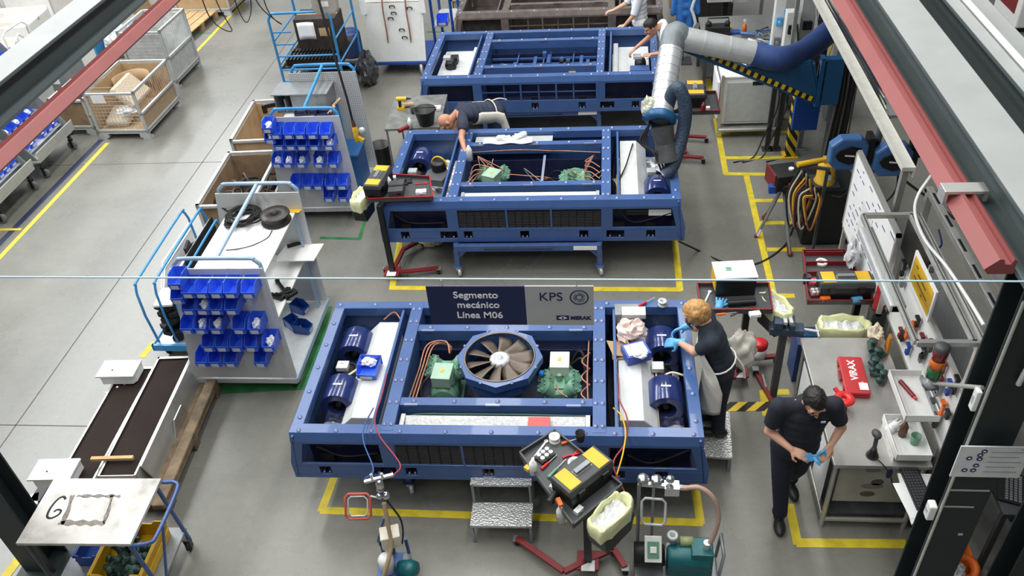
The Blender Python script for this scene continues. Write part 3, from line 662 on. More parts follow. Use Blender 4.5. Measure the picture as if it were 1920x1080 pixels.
panel_trolley('sky blue trolley with full bin board, grey metal box on its rear and pale castors', LB, 0, 1.02, bluet, peg, cm=greyl, h=1.52, lean=0, backh=1.64, dx=.06, cr=.062,
    table=[(-.42, .2, .05, .97, 1.25, 'upper_shelf')])
pb = list(board_rows([([250, 261, 261, 261, 261, 261], [503, 519, 543, 564, 587, 611]), ([270, 282, 282, 282, 282, 282], [508, 525, 547, 568, 591, 618]), (315, [521, 541, 566, 599, 626]), (356, [556, 578, 598, 621, 643]), (379, [618, 645])],
    (0, 9.115, .2), sl, .19, 'bins on the sky blue bin trolley', 'sky blue trolley', (.136, .22, .14)))
for k, i in enumerate((0, 6, 11, 12, 13, 14, 15)):
    crumple('poly_bag', pb[i]+Vector((0, -.1, .012)), (.042, .055, .05), clearbag if k % 2 else whitep, 'crumpled white poly bag in the %s of the bagged bins, sky blue trolley' % ORD[k], 'bag', 'bags in the blue bins', seed=k+9)
# on the trolley with white tables
coil_of('cable_coil', at(458, 412, 1.455), .16, .011, 7, blackr, 'large coil of black cable lying on the white trolley table', 'cable coil', .4)
coil_of('cable_coil', at(440, 400, 1.455)+Vector((-.08, .16, 0)), .1, .009, 2, blackr, 'small loose loop of black cable beside the large coil', 'cable coil', 1.2)
c = B(); c.lathe([(.05, 0), (.15, 0), (.155, .012), (.12, .03), (.12, .07), (.155, .085), (.15, .1), (.05, .1), (.05, 0)], (0, 0, 0), 24); tag(c.obj('tape_reel', mat('reel_dark', (48, 44, 40), .4, 0, .1), loc=at(519, 415, 1.453)), 'round dark reel of tape on the white trolley table', 'reel')
tag(B().prism([(0, 0), (.34, -.06), (.36, 0), (.05, .07)], 0, .004).obj('yellow_sheet', yellow, loc=at(520, 396, 1.453)+Vector((-.1, .02, 0))), 'flat yellow plastic piece at the rear of the white table', 'sheet')
tag(B().tube(spl([(0, 0, .006), (.12, .02, .006), (.25, .08, .006), (.36, .2, .006), (.37, .33, .006)], 6), .005, 6).obj('thin_cable', blackr, loc=at(424, 470, 1.453)), 'thin black cable stretched over the white table', 'cable')
for k, (px, py, z, l, a, lab) in enumerate([(528, 540, .9, .22, -.9, 'short black bar near the front of the middle shelf'), (533, 553, .9, .16, .5, 'small black bracket on the middle shelf of the white trolley'), (548, 555, .9, .12, .9, 'small black clip on the middle shelf of the white trolley'), (520, 560, .9, .14, -.4, 'black lever lying behind the bin board')]):
    b = B(); b.box((0, 0, .018), (l, .035, .036)); b.box((l*.4, .02, .02), (.04, .07, .04)); b.cyl((-l*.45, 0, .0), (-l*.45, 0, .045), .025, n=8); tag(b.obj('black_fitting', black, loc=at(px, py, z+.002), rz=a, bevel=.004), lab, 'machine part')
tag(B().prism([(-.2, -.1), (.24, -.14), (.3, .16), (-.12, .18)], 0, .012).obj('white_panel_sheet', white, loc=at(568, 478, .99)+Vector((-.1,0,0)), bevel=.003, rz=.1), 'loose white panel lying on the middle shelf', 'panel')
tag(B().box((0, 0, .0), (.25, .03, .03)).obj('black_bar', black, loc=at(560, 456, 1.017), rz=.5), 'black bar lying on the loose white panel', 'bar')
tag(B().bx(-.18, .18, -.12, .12, 0, .14).obj('dark_box', mat('brown_dark_box', (66, 52, 46), .6), loc=at(575, 545, .19), bevel=.005, rz=.2), 'dark brown box under the loose white panel on the deck', 'box')
for k, (px, py) in enumerate([(548, 590), (538, 618), (552, 630)]):
    storage_bin(at(px, py, .19)+Vector((0, .1, 0)), (1.2, .9, 1.4)[k], '%s deep blue bin from the rear lying on the trolley deck' % ORD[k], 'loose bins on the deck', .13, .2, .12, bluebin2)
s_ = B(); s_.tube([(.03*math.cos(t/2), .05+.03*math.sin(t/2), .006) for t in range(13)], .006, 6); s_.tube([(.07+.03*math.cos(t/2), .05+.03*math.sin(t/2), .006) for t in range(13)], .006, 6); s_.bar((.02, .02, .006), (.07, -.13, .006), .02, .004); s_.bar((.08, .02, .006), (.05, -.13, .007), .02, .004)
tag(s_.obj('scissors', black, loc=at(590, 548, .19)), 'black scissors on the deck beside the pale blue hoop', 'scissors')
# on and behind the sky blue trolley
b = B(); b.bx(-.42, .28, -.17, .17, 0, .012); b.bx(-.42, -.41, -.17, .17, .012, .26); b.bx(.27, .28, -.17, .17, .012, .26); b.bx(-.42, .28, .16, .17, .012, .26); b.bx(-.45, .3, -.19, .19, .26, .275); b.bx(-.2, .27, -.17, -.165, .012, .26); b.bx(-.3, -.28, -.16, .1, .02, .2)
tag(b.obj('sheet_metal_housing', greym, loc=(-3.84, 9.9, 1.252), bevel=.003), 'open grey sheet metal housing on the sky blue trolley', 'housing')
for k, (px, py, a) in enumerate([(578, 195, .25), (598, 194, .2), (616, 200, .1)]):
    b = B(); b.bx(-.1, .1, -.2, .2, 0, .03)
    for q in range(4): b.bx(-.1, .1, -.18+.1*q, -.16+.1*q, .03, .05)
    b.bx(-.1, -.085, -.2, .2, .03, .06); b.bx(.085, .1, -.2, .2, .03, .06)
    tag(b.obj('ribbed_tray', navy_d, loc=at(px, py, 1.252)+Vector((0,-.14,0)), rz=a*.3), '%s navy ribbed tray from the aisle behind the sky blue board' % ORD[k], 'tray', 'navy trays on the blue trolley')
tag(B().tube(spl([(0, 0, .03), (.06, .1, .08), (.02, .2, .05), (.1, .3, .1)], 5), .02, 7).obj('tan_strap', mat('tan_strap', (206, 168, 136), .6), loc=at(622, 218, 1.252)+Vector((-.04,0,0))), 'tan strap end curling beside the navy trays', 'strap')
tag(B().tube(spl([(0, 0, .01), (.05, .03, .01), (.1, -.02, .02), (.16, .0, .01), (.12, .08, .01)], 5), .012, 6).obj('cable_end', blackr, loc=at(548, 186, 1.255)), 'black cable end beside the grey metal housing', 'cable')
b = B(); b.bx(-.12, .12, -.16, .16, 0, .02); b.bx(-.12, .12, -.16, -.15, .02, .09); b.bx(-.12, -.11, -.16, .16, .02, .09); b.bx(.11, .12, -.16, .16, .02, .09); b.bx(-.12, .12, .15, .16, .02, .09)
tag(b.obj('grey_tray', greym, loc=(-3.9, 9.75, .187), rz=.1), 'small open grey tray on the deck of the blue trolley', 'tray')
b = B(); b.bx(-.17, .17, -.2, .2, 0, .52); b.bx(-.19, .19, -.22, .22, .52, .55); b.bx(-.1, .1, -.205, -.2, .1, .45)
o = tag(b.obj('blue_cabinet', mat('cabinet_blue', (34, 88, 146), .4), loc=(-3.42, 9.72, .19), bevel=.006), 'blue metal cabinet on the deck under the yellow tool', 'cabinet')
tag(B().tube(spl([(-.12, 0, .02), (-.02, .08, .03), (.1, .05, .02), (.1, -.06, .03), (-.03, -.08, .02)], 5), .014, 6).obj('blue_hose', bluet, loc=at(668, 246, .745)), 'loop of sky blue air hose on the blue cabinet', 'hose')
b = B(); b.lathe([(.1, 0), (.12, .02), (.145, .36), (.15, .37), (.14, .37), (.115, .03), (0, .025)], (0, 0, 0), 20)
tag(b.obj('waste_bin', black, loc=(-3.2, 10.44, 0)), 'black waste bin standing beside the sky blue trolley', 'waste bin')
crumple('bin_liner', (-3.2, 10.44, .03), .09, blackr, 'dark rubbish inside the black waste bin', 'rubbish', seed=4)
# overhead tool balancer with its yellow nutrunner
tz = 1.05; tp = at(667, 250, tz); hp = at(613, 22, 2.5)
b = B(); b.prism([(-.13, 0), (.13, 0), (.15, .04), (.15, .2), (.11, .25), (-.11, .25), (-.15, .2), (-.15, .04)], -.07, .07, 0, lambda u, v, h: (u, h, v))
root = thing('tool_balancer', 'grey box shaped tool balancer hanging above the tall blue trolley', 'tool balancer', hp)
b.obj('housing', mat('balancer_grey', (172, 168, 158), .5), root, bevel=.015); B().box((0, -.072, .12), (.12, .004, .06)).obj('label_plate', whitep, root)
B().tube([(.1, 0, .24), (.1, 0, 1.0)], .012, 6).obj('hanger', blackr, root); B().bx(-.08, .13, .05, .09, .1, .5).obj('bracket', bluebin2, root)
root = thing('nutrunner', 'yellow hanging tool at the end of a long black cable', 'power tool', tp)
b = B(); b.lathe([(0, -.12), (.03, -.12), (.035, -.06), (.035, .06), (.025, .1), (0, .1)], (0, 0, 0), 14); b.bar((0, 0, -.05), (.09, -.02, -.1), .04, .05); b.obj('tool_body', yellow, root, bevel=.003)
B().cyl((0, 0, .1), (-.01, .01, .18), .028, .02, 10).obj('cable_grip', mat('grip_brown', (84, 44, 34), .5), root)
B().ell((.08, .03, .02), (.05, .04, .05)).obj('hose_fitting', greyl, root)
B().tube(spl([(-.01, .01, .17), (-.03, .03, .5), (-.1, .12, 1.0), (-.3, .45, 2.2)], 8), .016, 7, rad=None).obj('cable', blackr, root)
# cardboard-lined mesh crates
def mesh_crate(label, loc, rz, w, d, h, liner=card, front_low=True, wires=True, front_h=.95, group='cardboard-lined mesh crates'):
    root = thing('mesh_crate', label, 'crate', loc, rz, group); t = .035
    b = B(); b.bx(-w/2, w/2, -d/2, d/2, .12, .15); b.bx(-w/2, w/2, -d/2, -d/2+.03, .1, .17); b.bx(-w/2, w/2, d/2-.03, d/2, .1, .17); b.bx(-w/2, -w/2+.03, -d/2, d/2, .1, .17); b.bx(w/2-.03, w/2, -d/2, d/2, .1, .17)
    b.obj('base_frame', greyl, root, bevel=.004)
    for sx in (-1, 1):
        for sy in (-1, 1):
            f = B(); f.bx(sx*w/2-sx*.0, sx*(w/2-.16), sy*d/2, sy*(d/2-.05), .03, .1); f.bx(sx*w/2, sx*(w/2-.12), sy*d/2, sy*(d/2-.12), 0, .03); f.obj('foot', greyl, root)
            p = B(); p.bx(sx*w/2, sx*(w/2-t), sy*d/2, sy*(d/2-t), .15, h+.02); p.obj('corner_post', greyl, root)
    b = B(); b.bx(-w/2, w/2, d/2-t, d/2, h-.02, h+.02)
    for sx in (-1, 1): b.bx(sx*w/2, sx*(w/2-t), -d/2, d/2, h-.02, h+.02)
    hf = h*.98
    b.bx(-w/2, w/2, -d/2, -d/2+t, hf-.02, hf+.015); b.bx(w/2-t, w/2, -d/2, d/2, h*.52, h*.56); b.obj('top_rim', greyl, root)
    if wires:
        q = B()
        for i in range(int(w/.06)): q.bx(-w/2+.03+i*.06-.002, -w/2+.03+i*.06+.002, -d/2+.01, -d/2+.014, .15, hf)
        for i in range(int(h/.06)): q.bx(-w/2, w/2, -d/2+.014, -d/2+.018, .17+i*.06, .174+i*.06)
        for i in range(int(d/.06)): q.bx(w/2-.014, w/2-.01, -d/2+.03+i*.06-.002, -d/2+.03+i*.06+.002, .15, h)
        q.obj('wire_mesh', greyl, root)
    q = B()
    q.bx(-w/2+t, -w/2+t+.01, -d/2+t, d/2-t, .15, h*.97); q.bx(-w/2+t, w/2-t, d/2-t-.01, d/2-t, .15, h*.97); q.bx(w/2-t-.01, w/2-t, -d/2+t, d/2-t, .15, h*.54); q.bx(-w/2+t, w/2-t, -d/2+t, -d/2+t+.01, .15, hf*front_h); q.bx(-w/2+t, w/2-t, -d/2+t, d/2-t, .15, .16)
    q.obj('cardboard_liner', liner, root)
    return root
k1 = (-7.62, 12.05, 0)
mc = mesh_crate('grey mesh crate with cardboard and bubble wrap, at the end of the yellow aisle line', k1, R(-2), .86, 1.2, .8, front_h=.16)
B().bx(-.3, -.08, -.608, -.604, .64, .77).obj('paper_label', whitep, mc)
b = B(); b.box((0, 0, 0), (.44, .62, .12), Matrix.Rotation(R(48), 3, 'Y')); tag(b.obj('bubble_wrapped_parcel', bubble, loc=(k1[0]+.06, k1[1]-.1, .6), bevel=.04), 'bubble wrapped panel leaning inside the mesh crate', 'parcel')
b = B(); b.box((0, 0, 0), (.4, .42, .12), Matrix.Rotation(R(14), 3, 'X')); tag(b.obj('wrapped_parcel', bubble, loc=(k1[0]-.13, k1[1]-.3, .27), bevel=.05), 'flat bubble wrapped parcel at the bottom of the crate', 'parcel')
crumple('poly_bag', (k1[0]+.05, k1[1]-.42, .36), (.16, .07, .05), clearbag, 'grey crumpled poly film on the bubble wrapped parcel', 'bag', seed=21)
tag(B().sheet(lambda u, v: (-.3*math.cos(math.pi*v*.9), .38*math.sin(math.pi*v*.9)-.0, .3*u), 2, 14).obj('cardboard_curl', card, loc=(k1[0]-.02, k1[1]+.1, .42), solid=.006), 'curved sheet of cardboard at the crate rear', 'cardboard')
mesh_crate('beige lined crate, empty, behind the sky blue bin board', (-4.82, 10.5, 0), R(3), .66, 1.2, .78, card, wires=False)
mesh_crate('brown lined crate full of dark hoses beside the sky blue trolley', (-4.66, 8.97, 0), R(2), .72, 1.3, .76, cardd, wires=False)
for k in range(9):
    x, y = -4.92+.065*k, 8.6+.07*((k*5) % 9)
    tag(B().tube(spl([(x, y, .45), (x+.1*math.sin(k), y+.1, .62+.02*(k % 3)), (x+.2*math.cos(k*2), y+.22, .56), (x+.12, y+.34*math.sin(k+1), .5)], 6), .02 if k % 2 else .014, 7).obj('old_hose', mat('hose_brown', (86, 66, 54), .6, 0, .25) if k % 3 else blackr), 'brown hose jumbled in the brown lined crate', 'hose', 'hoses in the brown lined crate')
stuff(tag(B().bx(-.26, .26, -.5, .5, 0, .28).obj('scrap_filling', mat('scrap_brown', (70, 56, 48), .8, 0, .5, 25, bump=.6), loc=(-4.66, 8.97, .165)), 'brown scrap filling the crate below the hoses', 'scrap'))
b = B(); b.bar((-.24, 0, .0), (.0, .06, .02), .05, .06); b.bar((.0, .06, .02), (.2, .02, .0), .04, .05); b.bx(-.25, -.2, -.03, .03, -.1, .03); tag(b.obj('black_bracket', black, loc=(-4.72, 10.88, .79)), 'black bracket lying across the rim of the beige crate', 'bracket')
# platform trolley with upright white panels
root = thing('platform_trolley', 'sky blue trolley carrying upright white panels and black foam', 'trolley', (-4.68, 6.42, 0), R(-1))
b = B(); b.bx(-.23, .23, 0, 1.5, .17, .2); b.obj('deck', greyl, root); b = B(); b.bx(-.25, .25, -.03, 0, .14, .22); b.bx(-.25, -.23, -.03, 1.52, .14, .22); b.bx(.23, .25, -.03, 1.52, .14, .22); b.bx(-.25, .25, 1.5, 1.53, .14, .22); b.obj('deck_edge', bluet, root)
for k, x in enumerate((-.2, .02, .2)):
    y1 = (1.42, 1.42, 1.36)[k]; zt = (1.0, 1.02, .9)[k]
    B().tube([(x, .05, .2), (x, .02, .6)]+spl([(x, .04, zt-.12), (x, .08, zt-.03), (x, .18, zt), (x, y1-.15, zt+.05), (x, y1-.05, zt+.02), (x, y1, zt-.1)], 4)+[(x, y1+.02, .2)], .014, 7).obj('hoop_rail', bluet, root)
for x in (-.16, .16):
    for y in (.1, 1.4): castor(root, x, y, .07)
for k, (x, y0, y1, z1, t) in enumerate([(-.13, .35, 1.3, .92, .02), (-.1, .3, 1.25, .88, .02), (.08, .3, 1.4, .9, .03), (.12, .4, 1.4, .94, .012)]):
    tag(B().prism([(y0, .205), (y1, .205), (y1, z1), (y0+.2, z1), (y0, z1-.2)], x, x+t, 0, lambda u, v, h: (-4.68+h, 6.42+u, v)).obj('upright_panel', [white, white, greyl, dark][k]), ['white panel standing on the platform trolley, at its aisle edge', 'white panel with a cut corner standing in the platform trolley', 'pale grey panel standing upright inside the platform trolley', 'dark panel at the inner rail of the platform trolley'][k], 'panel', 'panels on the platform trolley')
b = B(); b.prism([(0, 0), (.26, .02), (.3, .12), (.12, .16), (.1, .2), (-.02, .18)], 0, .03, 0, lambda u, v, h: (h, u, v*1.8)); tag(b.obj('black_cover', black, loc=(-4.64, 7.2, .62)), 'black cover plate between the white panels', 'cover')
for k in range(6):
    b = B(); rnd = random.Random(k)
    for q in range(7): b.box((rnd.uniform(-.08, .08), rnd.uniform(-.1, .1), .03+rnd.uniform(0, .02)), (.1, .1, .06), Matrix.Rotation(rnd.uniform(0, 3), 3, 'Z'))
    tag(b.obj('foam_block', blackr, loc=(-4.66, 6.6, .203+k*.085), bevel=.006), '%s black foam block up the stack at the trolley front' % ORD[k], 'foam block', 'black foam stack')
tag(B().box((0, 0, .012), (.2, .3, .024)).obj('white_board', white, loc=(-4.66, 6.6, .2+6*.085+.012), rz=.1), 'white board piece on top of the black foam stack', 'board')
# long brown trays on a timber pallet
root = thing('timber_pallet', 'old timber pallet under the two long brown trays', 'pallet', (-4.55, 5.15, 0), R(3))
for k in range(4): B().bx(-.42+.25*k, -.2+.25*k+(.02), -.78, .78, .1, .125).obj('board', woodd, root, bevel=.004)
for y in (-.7, 0, .7): B().bx(-.42, .57, y-.06, y+.06, .0, .1).obj('runner', woodd, root, bevel=.006)
tag(B().bx(-.05, .06, -.8, .8, 0, .06).obj('timber_beam', woodd, loc=(-4.04, 5.14, .126), rz=R(3), bevel=.01), 'rough timber beam along the pallet edge', 'timber')
def tray(label, loc, rz, w, L, h):
    root = thing('long_tray', label, 'tray', loc, rz, 'long brown trays on the pallet'); b = B()
    b.bx(-w/2, -w/2+.008, 0, L, 0, h); b.bx(w/2-.008, w/2, 0, L, 0, h); b.bx(-w/2, w/2, 0, .008, 0, h); b.bx(-w/2, w/2, L-.008, L, 0, h); b.bx(-w/2, -w/2+.018, 0, L, h, h+.006); b.bx(w/2-.018, w/2, 0, L, h, h+.006); b.bx(-w/2, w/2, L-.03, L, h, h+.006)
    b.obj('rim', alum, root); B().bx(-w/2+.01, w/2-.01, .01, L-.01, .0, h-.015).obj('brown_liner', brownp, root)
    return root
tray('long dark brown tray nearer the open aisle, under two white boxes', (-4.83, 4.5, .127), R(2), .36, 1.5, .15)
t2 = tray('long dark brown tray with a wooden stick across it and silver side', (-4.42, 4.55, .127), R(3), .36, 1.56, .2)
b = B(); b.prism([(0, .205), (.015, .205), (.09, .0), (.08, 0)], .1, 1.5, 0, lambda u, v, h: (.18+u, h, v)); b.prism([(.2, .0), (.55, .0), (.5, .16), (.3, .16)], 0, .012, 0, lambda u, v, h: (.27+h, .4+u, v)); b.obj('side_flange', steel, t2)
tag(B().box((0, 0, .02), (.4, .035, .03)).obj('wooden_stick', wood, loc=at(212, 862, .335), rz=.06), 'pale wooden stick lying across a brown tray', 'stick')
def white_box(loc, rz, label):
    b = B(); w, d, h = .19, .11, .1; b.prism([(-w+.03, -d), (w-.03, -d), (w, -d+.04), (w, d), (-w, d), (-w, -d+.04)], 0, h); b.prism([(-w-.01, -d-.01), (w+.01, -d-.01), (w+.01, d+.01), (-w-.01, d+.01)], h, h+.02); b.bx(-.1, .12, -.05, .05, h+.02, h+.024)
    b.cyl((-.05, -.03, h+.024), (-.05, -.03, h+.028), .01, n=8, mi=1)
    tag(b.obj('white_carton', [white, black], loc=loc, rz=rz, bevel=.006), label, 'carton')
white_box(at(230, 706, .285), R(2), 'white carton on the rear end of a brown tray')
white_box((at(105, 905, .285))+Vector((0, .06, 0)), R(3), 'white carton on the near end of a brown tray beside the stained table')
for k, (px, py) in enumerate([(199, 736), (220, 726), (234, 720)]): tag(B().lathe([(0, 0), (.014, 0), (.012, .006), (0, .008)], (0, 0, 0), 10).obj('white_washer', white, loc=at(px, py, .266)), 'tiny white disc lying on a brown tray', 'disc', 'white discs on the brown tray')
b = B(); b.box((0, 0, .03), (.1, .2, .06)); b.bar((.02, -.2, .02), (.0, 0, .04), .03, .03); tag(b.obj('black_gripper', black, loc=at(80, 930, 0)), 'black and white fitting on the floor behind the stained table', 'fitting'); tag(B().box((0, 0, .03), (.08, .14, .06)).obj('white_bracket', white, loc=at(78, 952, 0)+Vector((-.08, .05, 0)), rz=.4), 'small white bracket on the floor behind the stained table', 'bracket')
# stained steel table trolley with the painted letter
root = thing('table_trolley', 'stained steel table trolley marked with a black letter G', 'trolley', (-4.05, 3.77, 0), R(1.5))
B().bx(-.46, .46, -.31, .31, .87, .9).obj('table_top', dirty, root, bevel=.004)
B().bx(-.44, .46, -.3, .3, .22, .245).obj('lower_shelf', greym, root)
for sx, sy in ((-1, -1), (-1, 1), (1, -1), (1, 1)):
    l = B(); x = sx*.42 if sx < 0 else .44; l.tube([(x-.03 if sx > 0 else x, sy*.27, .87), (x+(.02 if sx > 0 else 0), sy*.27, .13)], .018, 8); lo = l.obj('leg', navy if sx > 0 else greyd, root)
    castor(root, x, sy*.26, .06, blackr, greyd)
B().tube(spl([(.44, -.29, .85), (.58, -.27, .86), (.62, -.2, .87), (.62, .2, .87), (.58, .29, .87), (.46, .3, .86)], 6), .016, 8).obj('push_handle', blues, root)
B().tube([(.62, -.1, .86), (.5, -.27, .2)], .012, 7).obj('brace', blues, root)
gm = mat('black_marker_paint', (20, 20, 20), .6, 0, 0)
B().tube(spl([(.085, .13, 0), (.055, .155, 0), (.02, .13, 0), (.0, .05, 0), (.01, -.03, 0), (.05, -.05, 0), (.095, -.02, 0), (.1, .02, 0), (.065, .03, 0), (.045, .01, 0)], 6), .0125, 6).tf(Matrix.Translation((-.34, -.03, .897)) @ Matrix.Diagonal((1, 1, .5, 1))).obj('painted_letter', gm, root)
sm_ = mat('rubbed_stain', (132, 124, 116), .5, .3, .2, 30)
for (x0, x1, y0, y1) in ((-.19, .17, .12, .145), (-.22, .15, -.145, -.10), (-.2, -.165, -.14, .14), (.14, .165, -.13, .14)):
    B().sheet(lambda u, v: (x0+(x1-x0)*u+.008*math.sin(17*v+5*u)-.05*(v if x1-x0 < .1 else 0)+.02, y0+(y1-y0)*v+.008*math.sin(23*u+3*v), .9012), 18, 4).obj('stain', sm_, root)
def crate_box(name, loc, rz, w, d, h, M, label, cat, slots=True):
    root = thing(name, label, cat, loc, rz); b = B(); t = .012
    for sy in (-1, 1):
        b.prism([(-w/2, 0), (w/2, 0), (w/2, h), (w*.3, h), (w*.22, h*.82), (-w*.22, h*.82), (-w*.3, h), (-w/2, h)], -t/2, t/2, 0, lambda u, v, q: (u, sy*(d/2-t/2)+q, v))
    for sx in (-1, 1):
        b.bx(sx*w/2, sx*(w/2-t), -d/2, d/2, 0, h); b.bx(sx*(w/2+.02), sx*w/2, -d/2, d/2, h-.03, h); b.bx(sx*(w/2+.012), sx*w/2, -d/2, d/2, h*.45, h*.52)
    b.bx(-w/2, w/2, -d/2, d/2, 0, t); b.obj('shell', M, root, bevel=.003)
    return root
crate_box('plastic_crate', (-3.9, 3.74, .247), R(1.5), .42, .52, .2, yellow, 'yellow plastic crate of green castings on the lower shelf', 'crate')
rnd = random.Random(3)
for k in range(14):
    b = B(); b.lathe([(0, 0), (.045, 0), (.05, .02), (.03, .05), (.02, .09), (.03, .1), (0, .1)], (0, 0, 0), 10, ax=(rnd.uniform(-1, 1), rnd.uniform(-1, 1), 1)); b.cyl((-.06, 0, .02), (.06, .02, .04), .022, n=8); b.ell((.05, .03, .03), .03, n=8, k=6)
    tag(b.obj('green_casting', greend, loc=(-4.0+.07*(k % 4), 3.59+.1*(k//4), .32+.04*(k % 2)), rz=rnd.uniform(0, 6)), 'green valve casting in the yellow crate', 'casting', 'green castings in the yellow crate')
crate_box('blue_tub', (-4.27, 3.83, .247), R(2), .2, .3, .14, bluebin2, 'deep blue tub beside the yellow crate on the lower shelf', 'tub')
tag(B().bx(-.14, .1, -.05, .05, 0, .02).obj('wood_offcut', woodd, loc=(-3.9, 3.42+.08, .247)), 'brown wood offcut on the front of the lower shelf', 'offcut')
# bin trolleys and stores beyond the yellow aisle line
for k, (yc, nm) in enumerate([(9.55, 'beside the long yellow aisle line, nearer of the two'), (10.75, 'beside the dark stillage, further of the two'), (12.1, 'half hidden under the crane beam'), (8.2, 'cut by the picture edge')]):
    L = 1.05; ux = -8.3 if k != 2 else -9.35
    root = thing('bin_trolley', 'grey bin trolley with blue bins '+nm, 'trolley', (ux, yc, 0), R(90), 'bin trolleys beyond the yellow line')
    b = B(); b.bx(-L/2, L/2, .0, .7, .3, .33); b.prism([(0, .33), (.012, .33), (.0, .47), (-.012, .47)], -L/2, L/2, 0, lambda u, v, h: (h, u, v)); b.obj('deck', greyl, root, bevel=.004)
    for s in (-1, 1):
        p = B(); p.prism([(.02, .33), (.68, .33), (.68, 1.25), (.58, 1.25)], s*(L/2-.02)-.01, s*(L/2-.02)+.01, 0, lambda u, v, h: (h, u, v)); p.obj('side_panel', greym, root)
    for r, (y, z) in enumerate(((.16, .42), (.34, .68), (.5, .94))):
        B().bx(-L/2+.02, L/2-.02, y, y+.24, z-.012, z).obj('shelf', greyl, root)
    for s in (-1, 1):
        for y in (.08, .62):
            f = castor(root, s*(L/2-.1), y, .075, greym, black); B().bx(s*(L/2-.1)-.02, s*(L/2-.1)+.02, y-.02, y+.02, .16, .3).obj('castor_post', greyd, root)
    for r, (y, z) in enumerate(((.16, .42), (.34, .68), (.5, .94))):
        for i in range(6):
            if (i*7+r*3+k) % 8 == 7: continue
            storage_bin((ux-y-.23, yc-L/2+.13+i*.16, z+.002), R(90), '%s blue bin along the %s shelf up, trolley %s' % (ORD[i], ORD[r], ('by the yellow line', 'by the dark stillage', 'under the crane beam', 'at the picture edge')[k]), 'bins on the bin trolleys', .145, .23, .12)
            if (i+r+k) % 2 == 0 and k < 3: crumple('poly_bag', (ux-y-.1, yc-L/2+.13+i*.16, z+.012), (.055, .045, .05), whitep, 'white bag in a bin on the bin trolley %s' % ('by the yellow line', 'by the dark stillage', 'under the crane beam')[k], 'bag', 'white bags on bin trolley %s' % ORD[k], seed=i+9*r)
mesh_crate('dark grey stillage of cardboard between the bin trolleys and the mesh crate', (-8.5, 12.02, 0), R(-2), .62, .8, .62, cardd, wires=False)
k9 = mesh_crate('tall wire crate of film wrapped goods behind the cardboard mesh crate', (-7.85, 13.75, 0), R(-2), .8, 1.0, 1.05, mat('crate_film', (206, 208, 206), .4, 0, .1))
boxy_later = []
def pallet(label, loc, rz, w=.8, d=1.2, M=wood):
    root = thing('wooden_pallet', label, 'pallet', loc, rz, 'wooden pallets')
    for k in range(5): B().bx(-w/2+k*(w/5)+.01, -w/2+(k+1)*w/5-.01, -d/2, d/2, .12, .142).obj('board', M, root)
    for y in (-d/2+.05, 0, d/2-.05): B().bx(-w/2, w/2, y-.05, y+.05, .1, .12).obj('cross_board', M, root)
    for y in (-d/2+.05, 0, d/2-.05):
        for x in (-w/2+.06, 0, w/2-.06): B().bx(x-.05, x+.05, y-.05, y+.05, 0, .1).obj('block', M, root)
    return root
pallet('pale wooden pallet, empty, in front of the cardboard crate', at(335, 62)+Vector((0, .2, 0)), R(-6), 1.0, 1.3)
mesh_crate('grey crate of cardboard behind the empty pale pallet', at(385, 34)+Vector((0, .5, 0)), R(-3), 1.2, .9, .66, card, wires=False)
pallet('grey loaded pallet beside the mesh crate with film wrapped goods', at(285, 100)+Vector((-.45, .0, 0)), R(-4), .9, 1.3, woodd)
def boxy(name, loc, rz, d, M, label, cat='box', lid=None, group=None, bevel=.008):
    b = B(); b.box((0, 0, d[2]/2), d); b.box((0, 0, d[2]+.004), (d[0]*.98, d[1]*.1, .008), None, 1); b.box((d[0]*.2, -d[1]/2-.001, d[2]*.6), (d[0]*.25, .003, d[2]*.25), None, 1)
    return tag(b.obj(name, [M, lid or whitep], loc=loc, rz=rz, bevel=bevel), label, cat, group)
pl = at(285, 100)+Vector((-.45, .0, .143))
boxy('blue_tote', pl+Vector((.15, .3, 0)), .1, (.5, .5, .3), mat('tote_pale_blue', (96, 140, 196), .5), 'pale blue tote on the grey loaded pallet', 'tote')
crumple('film_bale', pl+Vector((.12, -.36, 0)), (.26, .2, .3), clearbag, 'clear film bale on the grey loaded pallet', 'bale', seed=31)
crumple('film_bale', pl+Vector((-.26, .12, 0)), (.13, .2, .3), clearbag, 'bale of film behind the pale blue tote', 'bale', seed=32)
for k, (px, py, z, d, M, lab) in enumerate([(205, 100, 0, (.4, .6, .9), mat('slate_box', (176, 178, 186), .5), 'tall slate grey box between the crane beam and the red rail'), (226, 68, 0, (.6, .5, .8), whitep, 'white carton with a blue band under the crane beam'), (182, 126, 0, (.5, .45, .5), bluet, 'sky blue crate under the red rail'), (152, 158, 0, (.7, .4, .4), white, 'low white crate beside the sky blue crate'), (258, 42, 0, (.6, .45, .7), card, 'cardboard carton under the crane beam beyond the white one'), (290, 14, 0, (.6, .6, .6), white, 'white cube carton at the far end of the red rail'), (120, 190, 0, (.8, .6, .5), greym, 'grey crate hidden between the bin trolleys and the beam')]):
    boxy('storage_carton', at(px, py, z)+Vector((-.3, .5, 0)), R(-3), d, M, lab, 'carton', bluet if k == 1 else None)
